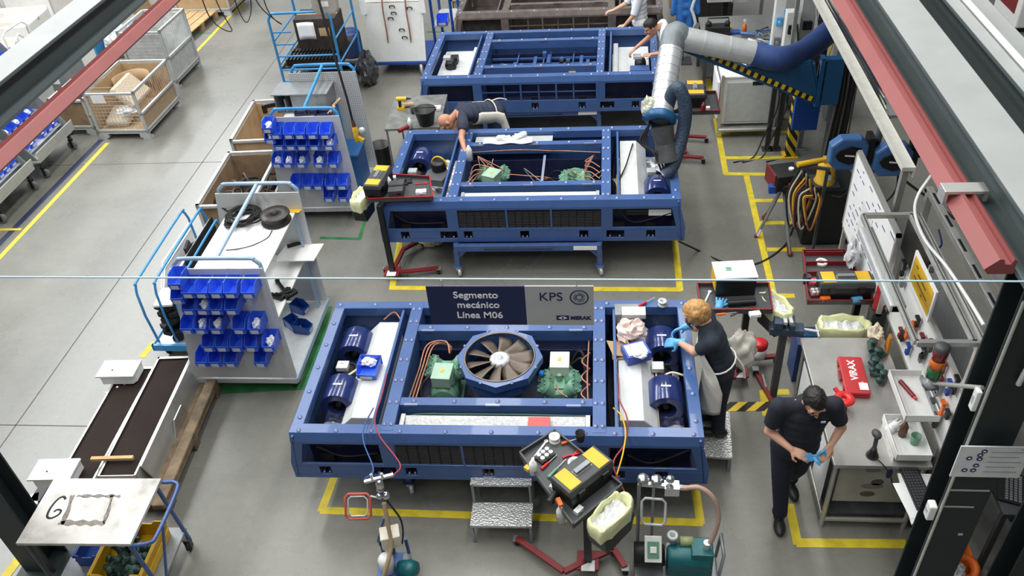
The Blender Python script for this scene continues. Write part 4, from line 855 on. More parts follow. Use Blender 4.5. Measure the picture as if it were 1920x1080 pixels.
def cover(loc, rz, w, d, h, label, hole=True):
    """moulded white cabinet shell lying with its opening up"""
    root = thing('moulded_cover', label, 'moulded cover', loc, rz, 'white moulded covers'); b = B(); t = .05
    b.bx(-w/2, w/2, -d/2, -d/2+t, 0, h); b.bx(-w/2, w/2, d/2-t, d/2, 0, h*1.1); b.bx(-w/2, -w/2+t, -d/2, d/2, 0, h); b.bx(w/2-t, w/2, -d/2, d/2, 0, h); b.bx(-w/2, w/2, -.06, .06, h*.8, h)
    b.obj('shell', mat('moulded_white', (240, 238, 234), .5, 0, .03), root, bevel=.03)
    q = B(); q.bx(-w/2+t, w/2-t, -d/2+t, d/2-t, .02, .05); q.obj('inside', dark if hole else mat('beige_inside', (214, 204, 192), .6, 0, .2), root)
    return root
for k, (px, py, w, d, h, hole, lab) in enumerate([(75, 45, 1.1, .8, .7, True, 'white moulded cover with dark openings beside the crane beam'), (30, 90, 1.0, 1.0, .5, False, 'white moulded cover in the corner, beige inside'), (-10, 25, 1.0, 1.0, .6, False, 'white moulded cover at the furthest corner'), (115, 4, 1.0, .8, .8, False, 'white moulded cover touching the top edge'), (-25, 140, .9, .8, .4, False, 'white cover below the corner one')]):
    cover(at(px, py, 0)+Vector((0, .3, 0)), R((-4, 5, -8, 3, 0, 10)[k]), w, d, h, lab, hole)
for k, (p, q) in enumerate([((5, 70), (50, 46)), ((12, 118), (45, 70))]):
    a, c = at(*p, .9), at(*q, .9)
    tag(B().tube([Vector((a.x, a.y, .003)), a]+spl([a+Vector((.05, .05, .08)), c+Vector((-.05, -.05, .08))], 3)+[c, Vector((c.x, c.y, .003))], .02, 7).obj('white_hoop', white), ('white tubular hoop beside the corner cover', 'white tubular hoop, lower one near the beam')[k], 'hoop')
# ---------------------------------------------------------------- far trolleys
root = thing('shelf_trolley', 'tall sky blue tubular trolley with black profiles and paper', 'trolley', (-4.72, 12.5, 0), R(0))
for s in (-1, 1):
    for y, h in ((0, 1.45), (1.2, 1.5)): B().tube([(s*.5, y, .15), (s*.5, y, h)], .022, 8).obj('upright', bluet, root)
B().tube([(-.5, 0, 1.42)]+spl([(-.5, 0, 1.45), (-.45, 0, 1.53), (-.38, 0, 1.55), (.38, 0, 1.55), (.45, 0, 1.53), (.5, 0, 1.45)], 4), .022, 8).obj('hoop_rail', bluet, root)
for z in (.42, .62, .85, 1.05, 1.25): B().tube([(-.5, 0, z), (.5 if z < 1 else -.18, 0, z)], .015, 7).obj('front_rung', bluet, root)
for s in (-1, 1):
    for z in (.3, .7, 1.1): B().tube([(s*.5, 0, z), (s*.5, 1.2, z)], .014, 7).obj('side_rung', bluet, root)
for z in (.2, .63): B().bx(-.5, .5, .02, 1.2, z, z+.02).obj('shelf', dark, root)
for s in (-.42, .42):
    for y in (.08, 1.1): castor(root, s, y, .07)
for k in range(3):
    b = B(); b.bx(-.42, .4, -.06, .06, 0, .06)
    for q in range(14): b.bx(-.42+q*.06, -.39+q*.06, -.06, .06, .06, .1)
    tag(b.obj('toothed_profile', black, loc=(-4.72, 12.65+.16*k, .652+.001*k)), '%s black toothed profile from the front, tall blue trolley' % ORD[k], 'profile', 'toothed profiles')
    b = B(); b.bx(-.35, .45, -.07, .07, 0, .12); b.bx(-.35, .45, -.07, -.05, .12, .15); tag(b.obj('dark_channel', dark, loc=(-4.7, 12.7+.3*k, .222)), '%s dark channel from the front on the bottom shelf' % ORD[k], 'channel', 'dark channels')
boxy('dark_carton', (-4.72, 13.35, .652), 0, (.7, .46, .55), mat('dark_brown_carton', (58, 48, 44), .7, 0, .3), 'dark carton with loose brown wrap on the tall trolley', 'carton', lid=card)
tag(B().sheet(lambda u, v: (-.14+.28*u, .03*math.sin(3*u), .28*v), 4, 4).obj('paper_sheet', whitep, loc=(-4.8, 12.9, .95), solid=.004), 'white paper sheets propped on the tall blue trolley', 'paper')
crumple('dark_bag', (-4.0, 13.2, 0), (.16, .22, .28), mat('dark_film', (70, 70, 74), .35, 0, .4, 12, bump=.4), 'dark plastic bag between the tall trolley and the white panel', 'bag', seed=41)
crumple('brown_paper_heap', (-4.02, 15.0, 0), (.3, .3, .9), card, 'crumpled brown paper heap behind the tall trolley', 'paper', seed=42)
b = B(); b.lathe([(0, 0), (.18, 0), (.2, .05), (.2, .4), (.17, .46), (0, .46)], (0, 0, 0), 20); tag(b.obj('blue_drum', mat('drum_navy', (34, 58, 112), .4), loc=(-4.6, 14.45, 0.0)), 'navy drum behind the grey tool balancer', 'drum')
# white panel trolley with copper strips
root = thing('panel_trolley', 'trolley with one large pale perforated panel and copper strips', 'trolley', (-3.55, 13.55, 0), R(-2))
B().prism([(-.5, .24), (.5, .24), (.5, 1.15), (-.5, 1.15)], 0, .02, 0, lambda u, v, h: (u, .32*(v-.24)+h, v)).obj('perforated_panel', mat('panel_pale_grey', (204, 206, 204), .5, .1, .03), root)
B().prism([(-.5, 1.17), (.5, 1.17), (.5, 1.5), (-.5, 1.5)], 0, .02, 0, lambda u, v, h: (u, .32*(v-.24)+h, v)).obj('upper_panel', white, root)
B().bx(-.5, .5, -.03, .9, .19, .23).obj('deck', bluebin2, root)
for s in (-1, 1):
    B().tube(spl([(s*.2+.03, .32*1.2-.02, 1.5), (s*.2+.02, .32*.8-.02, 1.1), (s*.2+.05, .32*.5-.02, .75), (s*.2+.06, .32*.33-.02, .55)], 5), .014, 6).obj('copper_strip', copper, root)
    castor(root, s*.4, 0, .1, greyl, greyl); castor(root, s*.4, .8, .1, greyl, greyl)
    B().bx(s*.47, s*.56, .2, .26, 1.0, 1.25).obj('paper_tag', whitep, root)
for x, z in ((-.02, 1.08), (.28, 1.05), (-.06, .9), (.12, .72), (.16, .6), (0, .98)):
    B().tube(spl([(x-.04, .32*(z-.24)-.015, z), (x-.035, .32*(z-.24)-.03, z+.04), (x+.035, .32*(z-.24)-.03, z+.04), (x+.04, .32*(z-.24)-.015, z)], 4), .01, 6).obj('hook', black, root)
root = thing('frame_trolley', 'narrow blue trolley behind the pale perforated panel', 'trolley', (-2.8, 14.4, 0), 0)
B().bx(-.17, .17, -.3, .5, .6, .62).obj('shelf', greyl, root); B().bx(-.17, .17, -.3, .5, .16, .19).obj('deck', greyl, root)
for s in (-1, 1):
    for y in (-.28, .48): B().tube([(s*.17, y, .14), (s*.17, y, 1.5)], .025, 8).obj('upright', bluebin2, root); castor(root, s*.16, y, .06)
for k, z in enumerate((.192, .622)):
    storage_bin((-2.8, 14.3, z), 0, ('blue bin on the deck of the narrow blue trolley', 'blue bin on the shelf of the narrow blue trolley')[k], 'bins on the narrow trolley', .2, .25, .15)
mesh_crate('low cardboard crate on castors at the far end, before the brown frame', (-2.35, 16.1, 0), 0, 1.1, .9, .5, card, wires=False)
boxy('floor_notice', at(797, 84), .2, (.26, .14, .01), whitep, 'white notice sheet lying on the green floor line', 'sheet', lid=red, bevel=0)
# overhead loops of black cable by the aisle
for k, (a, b_, c) in enumerate([((405, 0), (435, 58), (392, 30)), ((440, 0), (462, 42), (470, 0)), ((480, 0), (528, 45), (500, 15))]):
    P0 = at(*a, 2.6); P1 = at(*b_, 1.7); P2 = at(*c, 2.6)
    tag(B().tube(spl([P0+Vector((0, 0, .8)), P0, P1, P2, P2+Vector((0, 0, .8))], 8), .007, 6).obj('hanging_cable', blackr), '%s hanging loop of black cable from the aisle line' % ORD[k], 'cable', 'cable loops over the aisle')
# ---------------------------------------------------------------- tool stands, pump carts, steps and small things around the units
def onY(px, py, Y): return on_plane(px, py, (0, Y, 0), (0, 1, 0))
def onX(px, py, X): return on_plane(px, py, (X, 0, 0), (1, 0, 0))
def tool_stand(label, poly, z, post, legs, rim=redd, tray=None, tilt=None):
    """tray on a post over a red wheeled base; poly and legs are world floor-plan points"""
    cx = sum(p[0] for p in poly)/len(poly); cy = sum(p[1] for p in poly)/len(poly); px, py = post
    root = thing('tool_stand', label, 'tool stand', (px, py, 0), 0, 'wheeled tool stands'); L = [(p[0]-px, p[1]-py) for p in poly]; n = len(L)
    b = B(); b.prism(L, z-.02, z-.012)
    c = Vector((cx-px, cy-py, 0))
    t = B()
    for i in range(n):
        a, d = Vector(L[i]+(z-.015,)), Vector(L[(i+1) % n]+(z-.015,)); b.bar(a+Vector((0,0,.015)), d+Vector((0,0,.015)), .006, .05); t.bar(a+Vector((0,0,.042)), d+Vector((0,0,.042)), .014, .01)
    b.obj('tray', tray or greyd, root); t.obj('tray_rim', rim, root)
    q = B(); q.bar((0, 0, .08), (0, 0, z-.03), .06, .06); q.obj('post', black, root, bevel=.004)
    a = B(); a.bar((0, 0, z-.035), (c.x, c.y, z-.03), .06, .02); a.obj('bracket', black, root)
    f = B(); f.bx(-.09, .09, -.09, .09, .075, .095)
    for p in legs:
        for u, v in zip(p[:-1], p[1:]): f.bar((u[0]-px, u[1]-py, .085), (v[0]-px, v[1]-py, .085), .05, .035)
    fo = f.obj('wheeled_base', redd, root, bevel=.004)
    for p in legs:
        for e in (p[0], p[-1]):
            if abs(e[0]-px)+abs(e[1]-py) > .15: castor(root, e[0]-px, e[1]-py, .03, blackr, greym)
    B().box((-.0, -.055, .097), (.11, .1, .003)).obj('label_plate', whitep, root)
    return root
def tool_box(label, loc, rz, w=.42, d=.22, h=.2):
    root = thing('tool_box', label, 'tool box', loc, rz, 'black tool boxes with yellow lids'); b = B()
    b.prism([(-w/2, 0), (w/2, 0), (w/2+.015, h*.72), (-w/2-.015, h*.72)], -d/2, d/2, 0, lambda u, v, q: (u, q, v)); b.obj('case', black, root, bevel=.008)
    l = B(); l.prism([(-d/2-.01, h*.72), (d/2+.01, h*.72), (d/2-.01, h), (-d/2+.01, h)], -w/2-.02, w/2+.02, 0, lambda u, v, q: (q, u, v)); lo = l.obj('lid', greyd, root, bevel=.01)
    for s in (-1, 1):
        y = B(); y.bx(s*w*.22, s*w*.49, -d/2+.02, d/2-.02, h, h+.006); y.obj('organiser_lid', yellow, lo, bevel=.002)
        c = B(); c.bx(s*w*.3-.03, s*w*.3+.03, -d/2-.02, -d/2-.008, h*.5, h*.8); c.obj('latch', black, root)
    g = B(); g.bx(-w*.2, w*.2, -.03, .03, h, h+.004); g.bx(-w*.18, w*.18, -.02, .02, h+.004, h+.03); g.obj('handle', greym, lo, bevel=.004)
    return root
def bag_bin(label, loc, rz, w=.36, d=.2, h=.28, bh=.13):
    root = thing('waste_box', label, 'waste box', loc, rz, 'lined waste boxes on the tool stands'); b = B()
    b.prism([(-w/2+.04, -h), (w/2-.04, -h), (w/2, -.115), (-w/2, -.115)], -d/2, d/2, 0, lambda u, v, q: (u, q, v)); b.obj('box', black, root, bevel=.01)
    N = 28
    def fn(u, v):
        t = 2*math.pi*u; k = 1+.05*math.sin(5*t+2)+.04*math.sin(9*t)
        sx = math.copysign(abs(math.cos(t))**.6, math.cos(t)); sy = math.copysign(abs(math.sin(t))**.6, math.sin(t))
        prof = [(1.06, -bh), (1.12, -bh*.4), (1.1, .015), (1.02, .03), (.93, .02), (.86, -.06), (.6, -.1), (.01, -.09)]
        i = min(int(v*7+1e-6), 7); r, zz = prof[i]
        return (w/2*r*sx*k, d/2*r*sy*k, zz+.012*math.sin(7*t+i)+.006*math.sin(13*t+2*i))
    b = B(); b.sheet(fn, N, 7); b.obj('bag_liner', plastic_bag, root)
    b = B(); b.sheet(lambda u, v: ((u-.5)*w*.82, (v-.5)*d*.8, -.03+.02*math.sin(11*u+7*v)*math.sin(13*v)+.015*math.sin(23*u)), 12, 8, 0, False); b.obj('bag_contents', clearbag, root)
    return root
def bits(items):
    """small hand tools: kind, location, turn, length, material, label"""
    for kind, loc, rz, L, M, lab in items:
        b = B(); name = kind
        if kind == 'spanner': b.bar((-L/2, 0, .006), (L/2, 0, .006), .016, .008); b.cyl((L/2, 0, .0), (L/2, 0, .012), .018, n=8); b.cyl((-L/2, 0, .0), (-L/2, 0, .012), .014, n=8)
        elif kind == 'screwdriver': b.cyl((-L/2, 0, .014), (-L*.05, 0, .014), .013, .011, 8); b.cyl((-L*.05, 0, .014), (L/2, 0, .014), .004, n=6, mi=1)
        elif kind == 'pliers':
            for s in (-1, 1): b.tube(spl([(-L/2, s*.03, .01), (-L*.2, s*.022, .01), (.0, s*.004, .01), (L*.3, -s*.012, .01), (L/2, 0, .01)], 4), .008, 6)
        elif kind == 'tape_roll': b.lathe([(.035, 0), (.055, 0), (.055, .035), (.035, .035), (.035, 0)], (0, 0, 0), 20)
        elif kind == 'spray_bottle': b.lathe([(0, 0), (.032, 0), (.034, .1), (.028, .13), (.014, .15), (.014, .17), (0, .17)], (0, 0, 0), 14); b.box((0, .01, .19), (.025, .06, .03), None, 1); b.box((0, -.03, .17), (.01, .01, .04), None, 1)
        elif kind == 'bottle': b.lathe([(0, 0), (.03, 0), (.032, .1), (.02, .13), (.012, .135), (.012, .15), (0, .15)], (0, 0, 0), 14)
        elif kind == 'small_case': b.bx(-L/2, L/2, -L*.3, L*.3, 0, .035); b.bx(-L*.15, L*.15, -L*.34, -L*.3, .01, .025)
        elif kind == 'roll': b.cyl((-L/2, 0, .03), (L/2, 0, .03), .03, n=14)
        elif kind == 'socket_tray':
            b.bx(-L/2, L/2, -L*.35, L*.35, 0, .03)
            for i in range(3):
                for j in range(2): b.cyl((-L*.3+L*.3*i, -L*.15+L*.3*j, .03), (-L*.3+L*.3*i, -L*.15+L*.3*j, .055), .018, n=10, mi=1)
        elif kind == 'spool': b.lathe([(.015, 0), (.045, 0), (.045, .008), (.028, .012), (.028, .04), (.045, .044), (.045, .052), (.015, .052), (.015, 0)], (0, 0, 0), 16)
        elif kind == 'cup': b.lathe([(0, 0), (.03, 0), (.04, .09), (.037, .09), (.028, .005), (0, .005)], (0, 0, 0), 14)
        elif kind == 'glove':
            for k in range(4): b.cap((0, -.03+.02*k, .015), (.08, -.045+.03*k, .012), .012, .01, 8)
            b.cap((-.06, 0, .02), (0, 0, .02), .04, .035, 10); b.cap((-.02, -.03, .015), (.03, -.075, .012), .012, .01, 8)
        elif kind == 'cloth':
            b.sheet(lambda u, v: ((u-.5)*L, (v-.5)*L*.7, .02+.015*math.sin(9*u+4*v)+.012*math.sin(11*v)), 10, 8)
        tag(b.obj(name, [M, greyl], loc=loc, rz=rz, bevel=.002 if kind in ('small_case', 'socket_tray') else 0), lab, name.replace('_', ' '))
# --- stand in front of the nearest unit
z = 1.09; P = [at(975, 852, z), at(1040, 810, z), at(1166, 912, z), at(1075, 987, z)]
tool_stand('dark tool stand full of loose tools in front of the fan unit', [(p.x, p.y) for p in P], z, tuple(at(1103, 1062))[:2], [[tuple(at(970, 1020))[:2], tuple(at(1058, 1083))[:2], tuple(at(1103, 1062))[:2], tuple(at(1150, 1040))[:2], tuple(at(1118, 975))[:2]], [tuple(at(1150, 1040))[:2], tuple(at(1172, 1075))[:2]]], rim=greyd)
ang = math.atan2(P[2].y-P[1].y, P[2].x-P[1].x)
zt = z-.012
tool_box('black yellow-lidded tool box on the stand before the fan unit', at(1092, 915, zt)+Vector((.0, .02, 0)), ang+R(90), .40, .22, .2)
bag_bin('pale yellow lined waste box hooked on the stand before the fan unit', at(1140, 962, z+.0)+Vector((.02, -.01, .02)), ang+R(96), .36, .17)
bits([('spool', at(1040, 826, zt), 0, .1, white, 'white spool at the far corner of the front tool tray'), ('spanner', at(1012, 845, zt), 1.1, .2, greyl, 'bright spanner with blue grip in the front tool tray'), ('screwdriver', at(1030, 868, zt), .9, .18, bread, 'red handled screwdriver among the front tools'), ('socket_tray', at(1022, 858, zt), .8, .14, black, 'black tray of small parts in the front tool tray'), ('roll', at(1048, 905, zt), 1.05, .2, white, 'white paper roll beside the tool box in the front tray'),
      ('tape_roll', at(1078, 872, zt), 0, .1, white, 'white tape roll behind the yellow-lidded box'), ('screwdriver', at(1045, 880, zt), .95, .22, greenc, 'green handled screwdriver beside the paper roll'), ('pliers', at(1075, 855, zt), .7, .16, bread, 'red pliers at the far edge of the front tray'), ('small_case', at(993, 878, zt), .9, .08, yellow, 'small yellow case at the near corner of the tray'), ('bottle', at(1000, 893, zt)+Vector((0,.03,0)), 0, .1, whitep, 'small white bottle at the tray edge'),
      ('cup', at(1100, 837, zt)+Vector((-.05,.06,0)), 0, .1, dark, 'dark cup in the tray corner beside the unit'), ('roll', at(1045, 928, zt), 1.05, .22, black, 'black tube along the near tray edge'), ('screwdriver', at(1085, 838, zt)+Vector((-.06,.05,0)), .4, .16, orange, 'orange screwdriver at the far tray edge'), ('small_case', at(1090, 966, zt)+Vector((-.02,.03,0)), .9, .07, white, 'small white block at the bag end of the tray')])
sb = at(1052, 975, .95)
bits([('spray_bottle', sb, .4, .1, clearbag, 'clear spray bottle with an orange trigger hung on the front tray')]); B().box((0, .01, .195), (.03, .07, .035)).obj('trigger_head', orange, C.objects['spray_bottle'])
# --- stand left of the second unit
z = 1.065; P = [at(690, 376, z), at(812, 372, z), at(806, 334, z), at(735, 330, z), at(690, 340, z)]
tool_stand('red rimmed tool stand over the corner of the unit without a fan', [(p.x, p.y) for p in P], z, (-2.55, 7.86), [[tuple(at(725, 512))[:2], (-2.55, 7.86), tuple(at(760, 520))[:2], tuple(at(824, 513))[:2]], [(-2.55, 7.86), (-2.5, 8.3), (-2.3, 8.5)]], rim=red)
tool_box('black yellow-lidded tool box beside the waste bin, over the unit corner', at(712, 358, z-.012)+Vector((.0, .02, 0)), R(83), .42, .2, .2)
bag_bin('pale lined waste box behind the red rimmed stand', at(684, 372, 1.02)+Vector((-.06, .06, 0)), R(80), .32, .16)
boxy('grey_case', at(745, 362, z-.012), .1, (.17, .24, .1), greyd, 'dark grey closed case on the red rimmed tool stand', 'case', lid=black)
bits([('glove', at(758, 342, z-.012), .3, .1, black, 'black work glove lying on the red rimmed tray'), ('bottle', at(731, 352, z-.012), 0, .1, whitep, 'white bottle between tool box and grey case'), ('spanner', at(790, 345, z-.012), .1, .12, bread, 'red tool lying on the red rimmed tray'), ('small_case', at(790, 362, z-.012), .1, .12, whitep, 'white strip case at the red tray rim'), ('small_case', at(735, 336, z-.012), .1, .1, white, 'white box at the far edge of the red rimmed tray')])
crumple('poly_bag', at(800, 466)+Vector((0.05, .1, 0)), (.2, .12, .1), plastic_bag, 'pale crumpled bag under the unit beside the red base', 'bag', seed=55)
# --- stand behind the blond worker
z = 1.06; P = [(.86, 5.98), (1.5, 5.98), (1.52, 6.36), (.86, 6.36)]
tool_stand('black tool stand with a white covered box behind the blond worker', P, z, (1.32, 6.2), [[(1.0, 6.16), (1.25, 6.1), (1.32, 6.2), (1.45, 6.38), (1.72, 6.42)], [(1.32, 6.2), (1.25, 6.5), (1.5, 6.62)]], rim=redd)
b = B(); b.bx(-.18, .18, -.12, .12, 0, .2); b.bx(-.19, .19, -.13, .13, .2, .215, 1); b.bx(-.08, -.03, -.02, .04, .215, .217, 2); b.bx(-.19, -.175, -.1, .1, .05, .2, 3)
tag(b.obj('covered_tool_box', [black, whitep, greenc, yellow], loc=at(1375, 545, z)+Vector((0, .05, 0)), rz=R(4), bevel=.004), 'black tool box topped by white papers behind the blond worker', 'tool box')
bag_bin('black waste box with pale lining beside the white covered tool box', at(1443, 570, 1.02)+Vector((.06, .0, 0)), R(-62), .34, .17)
bits([('glove', at(1350, 572, z-.012), 1.3, .1, nitrile, 'bright blue nitrile glove on the black tool stand'), ('screwdriver', at(1362, 590, z-.012), .2, .18, orange, 'orange screwdriver on the black tool stand'), ('pliers', at(1385, 585, z-.012), .4, .2, greyd, 'dark pliers in the middle of the black tool stand'), ('spanner', at(1410, 575, z-.012), -.9, .2, redd, 'dark red bar leaning in the black tool stand'), ('small_case', at(1415, 592, z-.012), .2, .1, whitep, 'white packet at the black tray edge'), ('roll', at(1390, 572, z-.012), .1, .25, black, 'black torch lying across the black tool stand'), ('spanner', at(1325, 560, z-.012), 1.2, .2, greyl, 'steel bar at the worker end of the black stand')])
crumple('white_rag_bundle', (1.26, 5.96, .42), (.14, .1, .2), apronm, 'bundle of dirty white rags hanging under the black tool stand', 'rags', seed=61, sm=True)
b = B(); b.lathe([(0, 0), (.075, 0), (.08, .1), (.078, .1), (.08, .15), (0, .15)], (0, 0, 0), 18); b.lathe([(.083, .13), (.085, .18), (.06, .2), (0, .2)], (0, 0, 0), 18, 1); tag(b.obj('red_lidded_tub', [whitep, bread], loc=(1.53, 6.4, .105)), 'white tub with a red lid on the red stand base', 'tub')
# --- stand near the far worker
z = 1.0; c = at(1302, 195, z)
P = [(c.x-.2, c.y-.25), (c.x+.3, c.y-.25), (c.x+.3, c.y+.3), (c.x-.2, c.y+.3)]
tool_stand('black tool stand beside the hood with one yellow-lidded box', P, z, tuple(at(1275, 290))[:2], [[tuple(at(1240, 262))[:2], tuple(at(1324, 267))[:2]], [tuple(at(1240, 300))[:2], tuple(at(1318, 306))[:2]], [tuple(at(1262, 264))[:2], tuple(at(1262, 304))[:2]]])
tool_box('black yellow-lidded tool box by the corrugated dark hose', at(1302, 190, z-.012), R(88), .38, .24, .2)
bits([('bottle', at(1318, 212, z-.012), 0, .1, redd, 'dark red bottle on the stand by the hood'), ('small_case', at(1322, 205, z-.012)+Vector((.02,0,0)), 0, .08, whitep, 'white packet on the stand by the hood')])
# --- vacuum pump cart in front, small
def ring_handle(b, c, w, h, r, ang=0):
    c = Vector(c); x = Vector((math.cos(ang), math.sin(ang), 0)); y = Vector((-math.sin(ang)*.6, math.cos(ang)*.6, .8)); k = .025
    pts = [c+x*(sx*(w-e))+y*(sy*(h-q)) for sx, sy, e, q in ((-1,-1,k,0),(1,-1,k,0),(1,-1,0,k),(1,1,0,k),(1,1,k,0),(-1,1,k,0),(-1,1,0,k),(-1,-1,0,k))]
    b.tube(pts, r, 8, closed=True); return b
p0 = at(742, 1068); root = thing('pump_cart', 'slim blue pump cart with a red wrapped square handle and gauge manifold', 'pump cart', p0)
b = B(); b.bx(-.12, .12, -.18, .1, .08, .1); b.tube([(-.11, .1, .09), (-.11, .1, .3)], .015); b.tube([(.11, .1, .09), (.11, .1, .3)], .015); b.bar((-.02, .1, .09), (.01, .12, .95), .03, .03); b.bar((-.13, .1, .25), (-.03, .12, .55), .02, .02); b.obj('cart_frame', blues, root, bevel=.003)
for s in (-1, 1): castor(root, s*.1, .06, .04)
b = B(); b.box((.02, .03, .42), (.16, .13, .14), Matrix.Rotation(.3, 3, 'Z')); b.box((-.03, -.04, .44), (.06, .02, .06), Matrix.Rotation(.3, 3, 'Z'), 1); b.obj('control_box', [mat('cream_box', (212, 206, 190), .5), black], root, bevel=.008)
b = B(); b.lathe([(0, 0), (.06, .01), (.065, .16), (.04, .2), (0, .2)], (-.03, -.07, .1), 14); b.obj('white_flask', white, root); b = B(); b.lathe([(0, 0), (.07, 0), (.075, .1), (.05, .16), (0, .16)], (.06, -.06, .1), 14, ax=(1, 0, .2)); b.obj('pump_body', teal, root)
b = B(); ring_handle(b, (-.21, .1, .72), .1, .1, .011, .06); b.obj('square_handle', mat('handle_red_tape', (186, 82, 74), .6), root); b = B(); ring_handle(b, (-.21, .1, .722), .078, .078, .007, .06); b.tube([(-.1, .14, .8), (0, .12, .8)], .008, mi=0); b.obj('handle_tube', greyl, root)
b = B(); b.lathe([(0, -.05), (.03, -.05), (.035, 0), (.025, .05), (0, .05)], (.01, .12, .98), 10); b.ell((-.01, .1, .86), .028); b.ell((.03, .13, .83), .035); b.ell((0, .12, .92), .03); b.bar((-.1, .1, 1.03), (.12, .16, 1.05), .022, .022); b.cyl((-.04, .12, 1.04), (-.04, .12, 1.1), .012); b.cyl((.04, .13, 1.04), (.04, .13, 1.1), .012); b.obj('manifold', mat('chrome', (208, 210, 212), .2, .9, .05), root)
B().tube(spl([(.02, .08, .8), (.03, .02, .6), (.04, -.05, .42), (0, -.15, .28), (-.06, -.2, .12)], 6), .018, 8).obj('tan_hose', mat('tan_hose', (172, 148, 118), .5), root)
B().tube(spl([(.04, .1, .8), (.13, .06, .6), (.12, .0, .4), (.05, .05, .3)], 6), .008, 6).obj('black_cable', blackr, root)
mf = p0+Vector((0, .12, 1.04))
tag(B().tube(spl([mf+Vector((-.1, 0, 0)), at(700, 880, 1.02), at(682, 830, 1.06), at(683, 800, 1.06), at(700, 765, 1.0)], 8), .006, 7).obj('charging_hose', mat('hose_blue', (60, 92, 150), .4)), 'blue charging hose from the slim pump cart into the unit', 'hose')
tag(B().tube(spl([mf+Vector((.12, .04, 0)), at(750, 870, 1.06), at(712, 818, 1.08), at(703, 785, 1.07), at(715, 745, 1.03), at(726, 700, 1.0)], 8), .0065, 7).obj('charging_hose', mat('hose_red', (160, 52, 62), .4)), 'red charging hose from the slim pump cart into the unit', 'hose')
# --- teal vacuum pump cart
p0 = at(1225, 1072); root = thing('pump_cart', 'teal vacuum pump on a cart with a pinkish hose', 'pump cart', p0)
b = B(); b.bx(-.15, .5, -.14, .16, .08, .1); b.tube([(-.13, .1, .09), (-.13, .14, .95)], .015); b.tube([(-.02, .1, .09), (-.02, .14, .9)], .012); b.tube([(.5, -.1, .09), (.52, -.1, .4), (.52, .1, .4), (.5, .1, .09)], .014); b.obj('cart_frame', greym, root)
for x in (-.1, .44):
    for y in (-.1, .12): castor(root, x, y, .035)
b = B(); b.bx(.1, .45, -.1, .08, .1, .2); b.lathe([(0, 0), (.1, 0), (.11, .04), (.11, .3), (.09, .34), (0, .34)], (.1, -.01, .24), 16, ax=(1, 0, 0)); b.bx(.28, .45, -.09, .08, .2, .38); b.obj('pump_body', teal, root, bevel=.01)
b = B(); b.lathe([(0, 0), (.1, 0), (.1, .2), (.08, .24), (0, .24)], (-.16, 0, .24), 18, ax=(1, 0, 0)); b.obj('pump_motor', black, root)
b = B(); b.lathe([(.03, 0), (.03, .05), (.045, .05), (.045, .09), (.02, .09), (.02, 0)], (.14, .06, .34), 14); b.cyl((.14, .06, .2), (.14, .06, .36), .025); b.ell((.12, .04, .3), .035); b.obj('inlet_fitting', greyl, root)
b = B(); b.lathe([(0, 0), (.04, 0), (.04, .1), (0, .1)], (.2, .05, .36), 12, ax=(1, 0, 0)); b.obj('exhaust_filter', mat('olive_filter', (152, 164, 118), .5), root)
b = B(); b.box((-.02, -.09, .45), (.13, .03, .2), Matrix.Rotation(-.7, 3, 'X')); b.box((-.02, -.105, .462), (.09, .012, .13), Matrix.Rotation(-.7, 3, 'X'), 1); b.box((-.02, -.115, .475), (.05, .006, .05), Matrix.Rotation(-.7, 3, 'X'), 2); b.obj('gauge_display', [white, greenc, whitep], root, bevel=.005)
b = B(); ring_handle(b, (-.02, .06, .72), .09, .1, .011, -.06); b.obj('square_handle', greyl, root)
b = B(); b.lathe([(0, -.02), (.045, -.02), (.045, .02), (0, .02)], (-.1, .16, .98), 14, ax=(0, -.5, 1)); b.lathe([(0, -.02), (.045, -.02), (.045, .02), (0, .02)], (0, .15, .98), 14, ax=(0, -.5, 1)); b.bx(.06, .17, .1, .18, .86, .95); b.ell((.1, .15, 1.0), .035); b.bar((-.13, .16, .93), (.24, .15, .9), .03, .03); b.obj('gauge_manifold', mat('chrome', (208, 210, 212), .2, .9, .05), root)
hp_ = spl([(.2, .14, .91), (.32, .14, .92), (.42, .1, .86), (.47, .05, .7), (.44, .0, .5), (.4, -.01, .38)], 6)
B().tube(hp_, .02, 9).obj('pink_hose', mat('pink_hose', (176, 146, 134), .45), root)
b = B(); b.cyl((.4, -.01, .36), (.4, -.01, .44), .03); b.obj('outlet_fitting', greyl, root)
for nm, M, pts, lab in (('charging_hose', mat('hose_red', (160, 52, 62), .4), [(1172, 925, 1.0), (1150, 870, 1.1), (1172, 830, 1.08), (1176, 785, 1.0), (1160, 745, .98), (1158, 700, .95)], 'red charging hose beside the yellow one, from the tool stand'), ('charging_hose', yellow, [(1155, 895, 1.05), (1168, 850, 1.09), (1173, 810, 1.08), (1165, 780, 1.0), (1150, 765, .94)], 'yellow charging hose from the stand into the fan unit')):
    tag(B().tube(spl([at(*p) for p in pts], 8), .0065, 7).obj(nm, M), lab, 'hose')
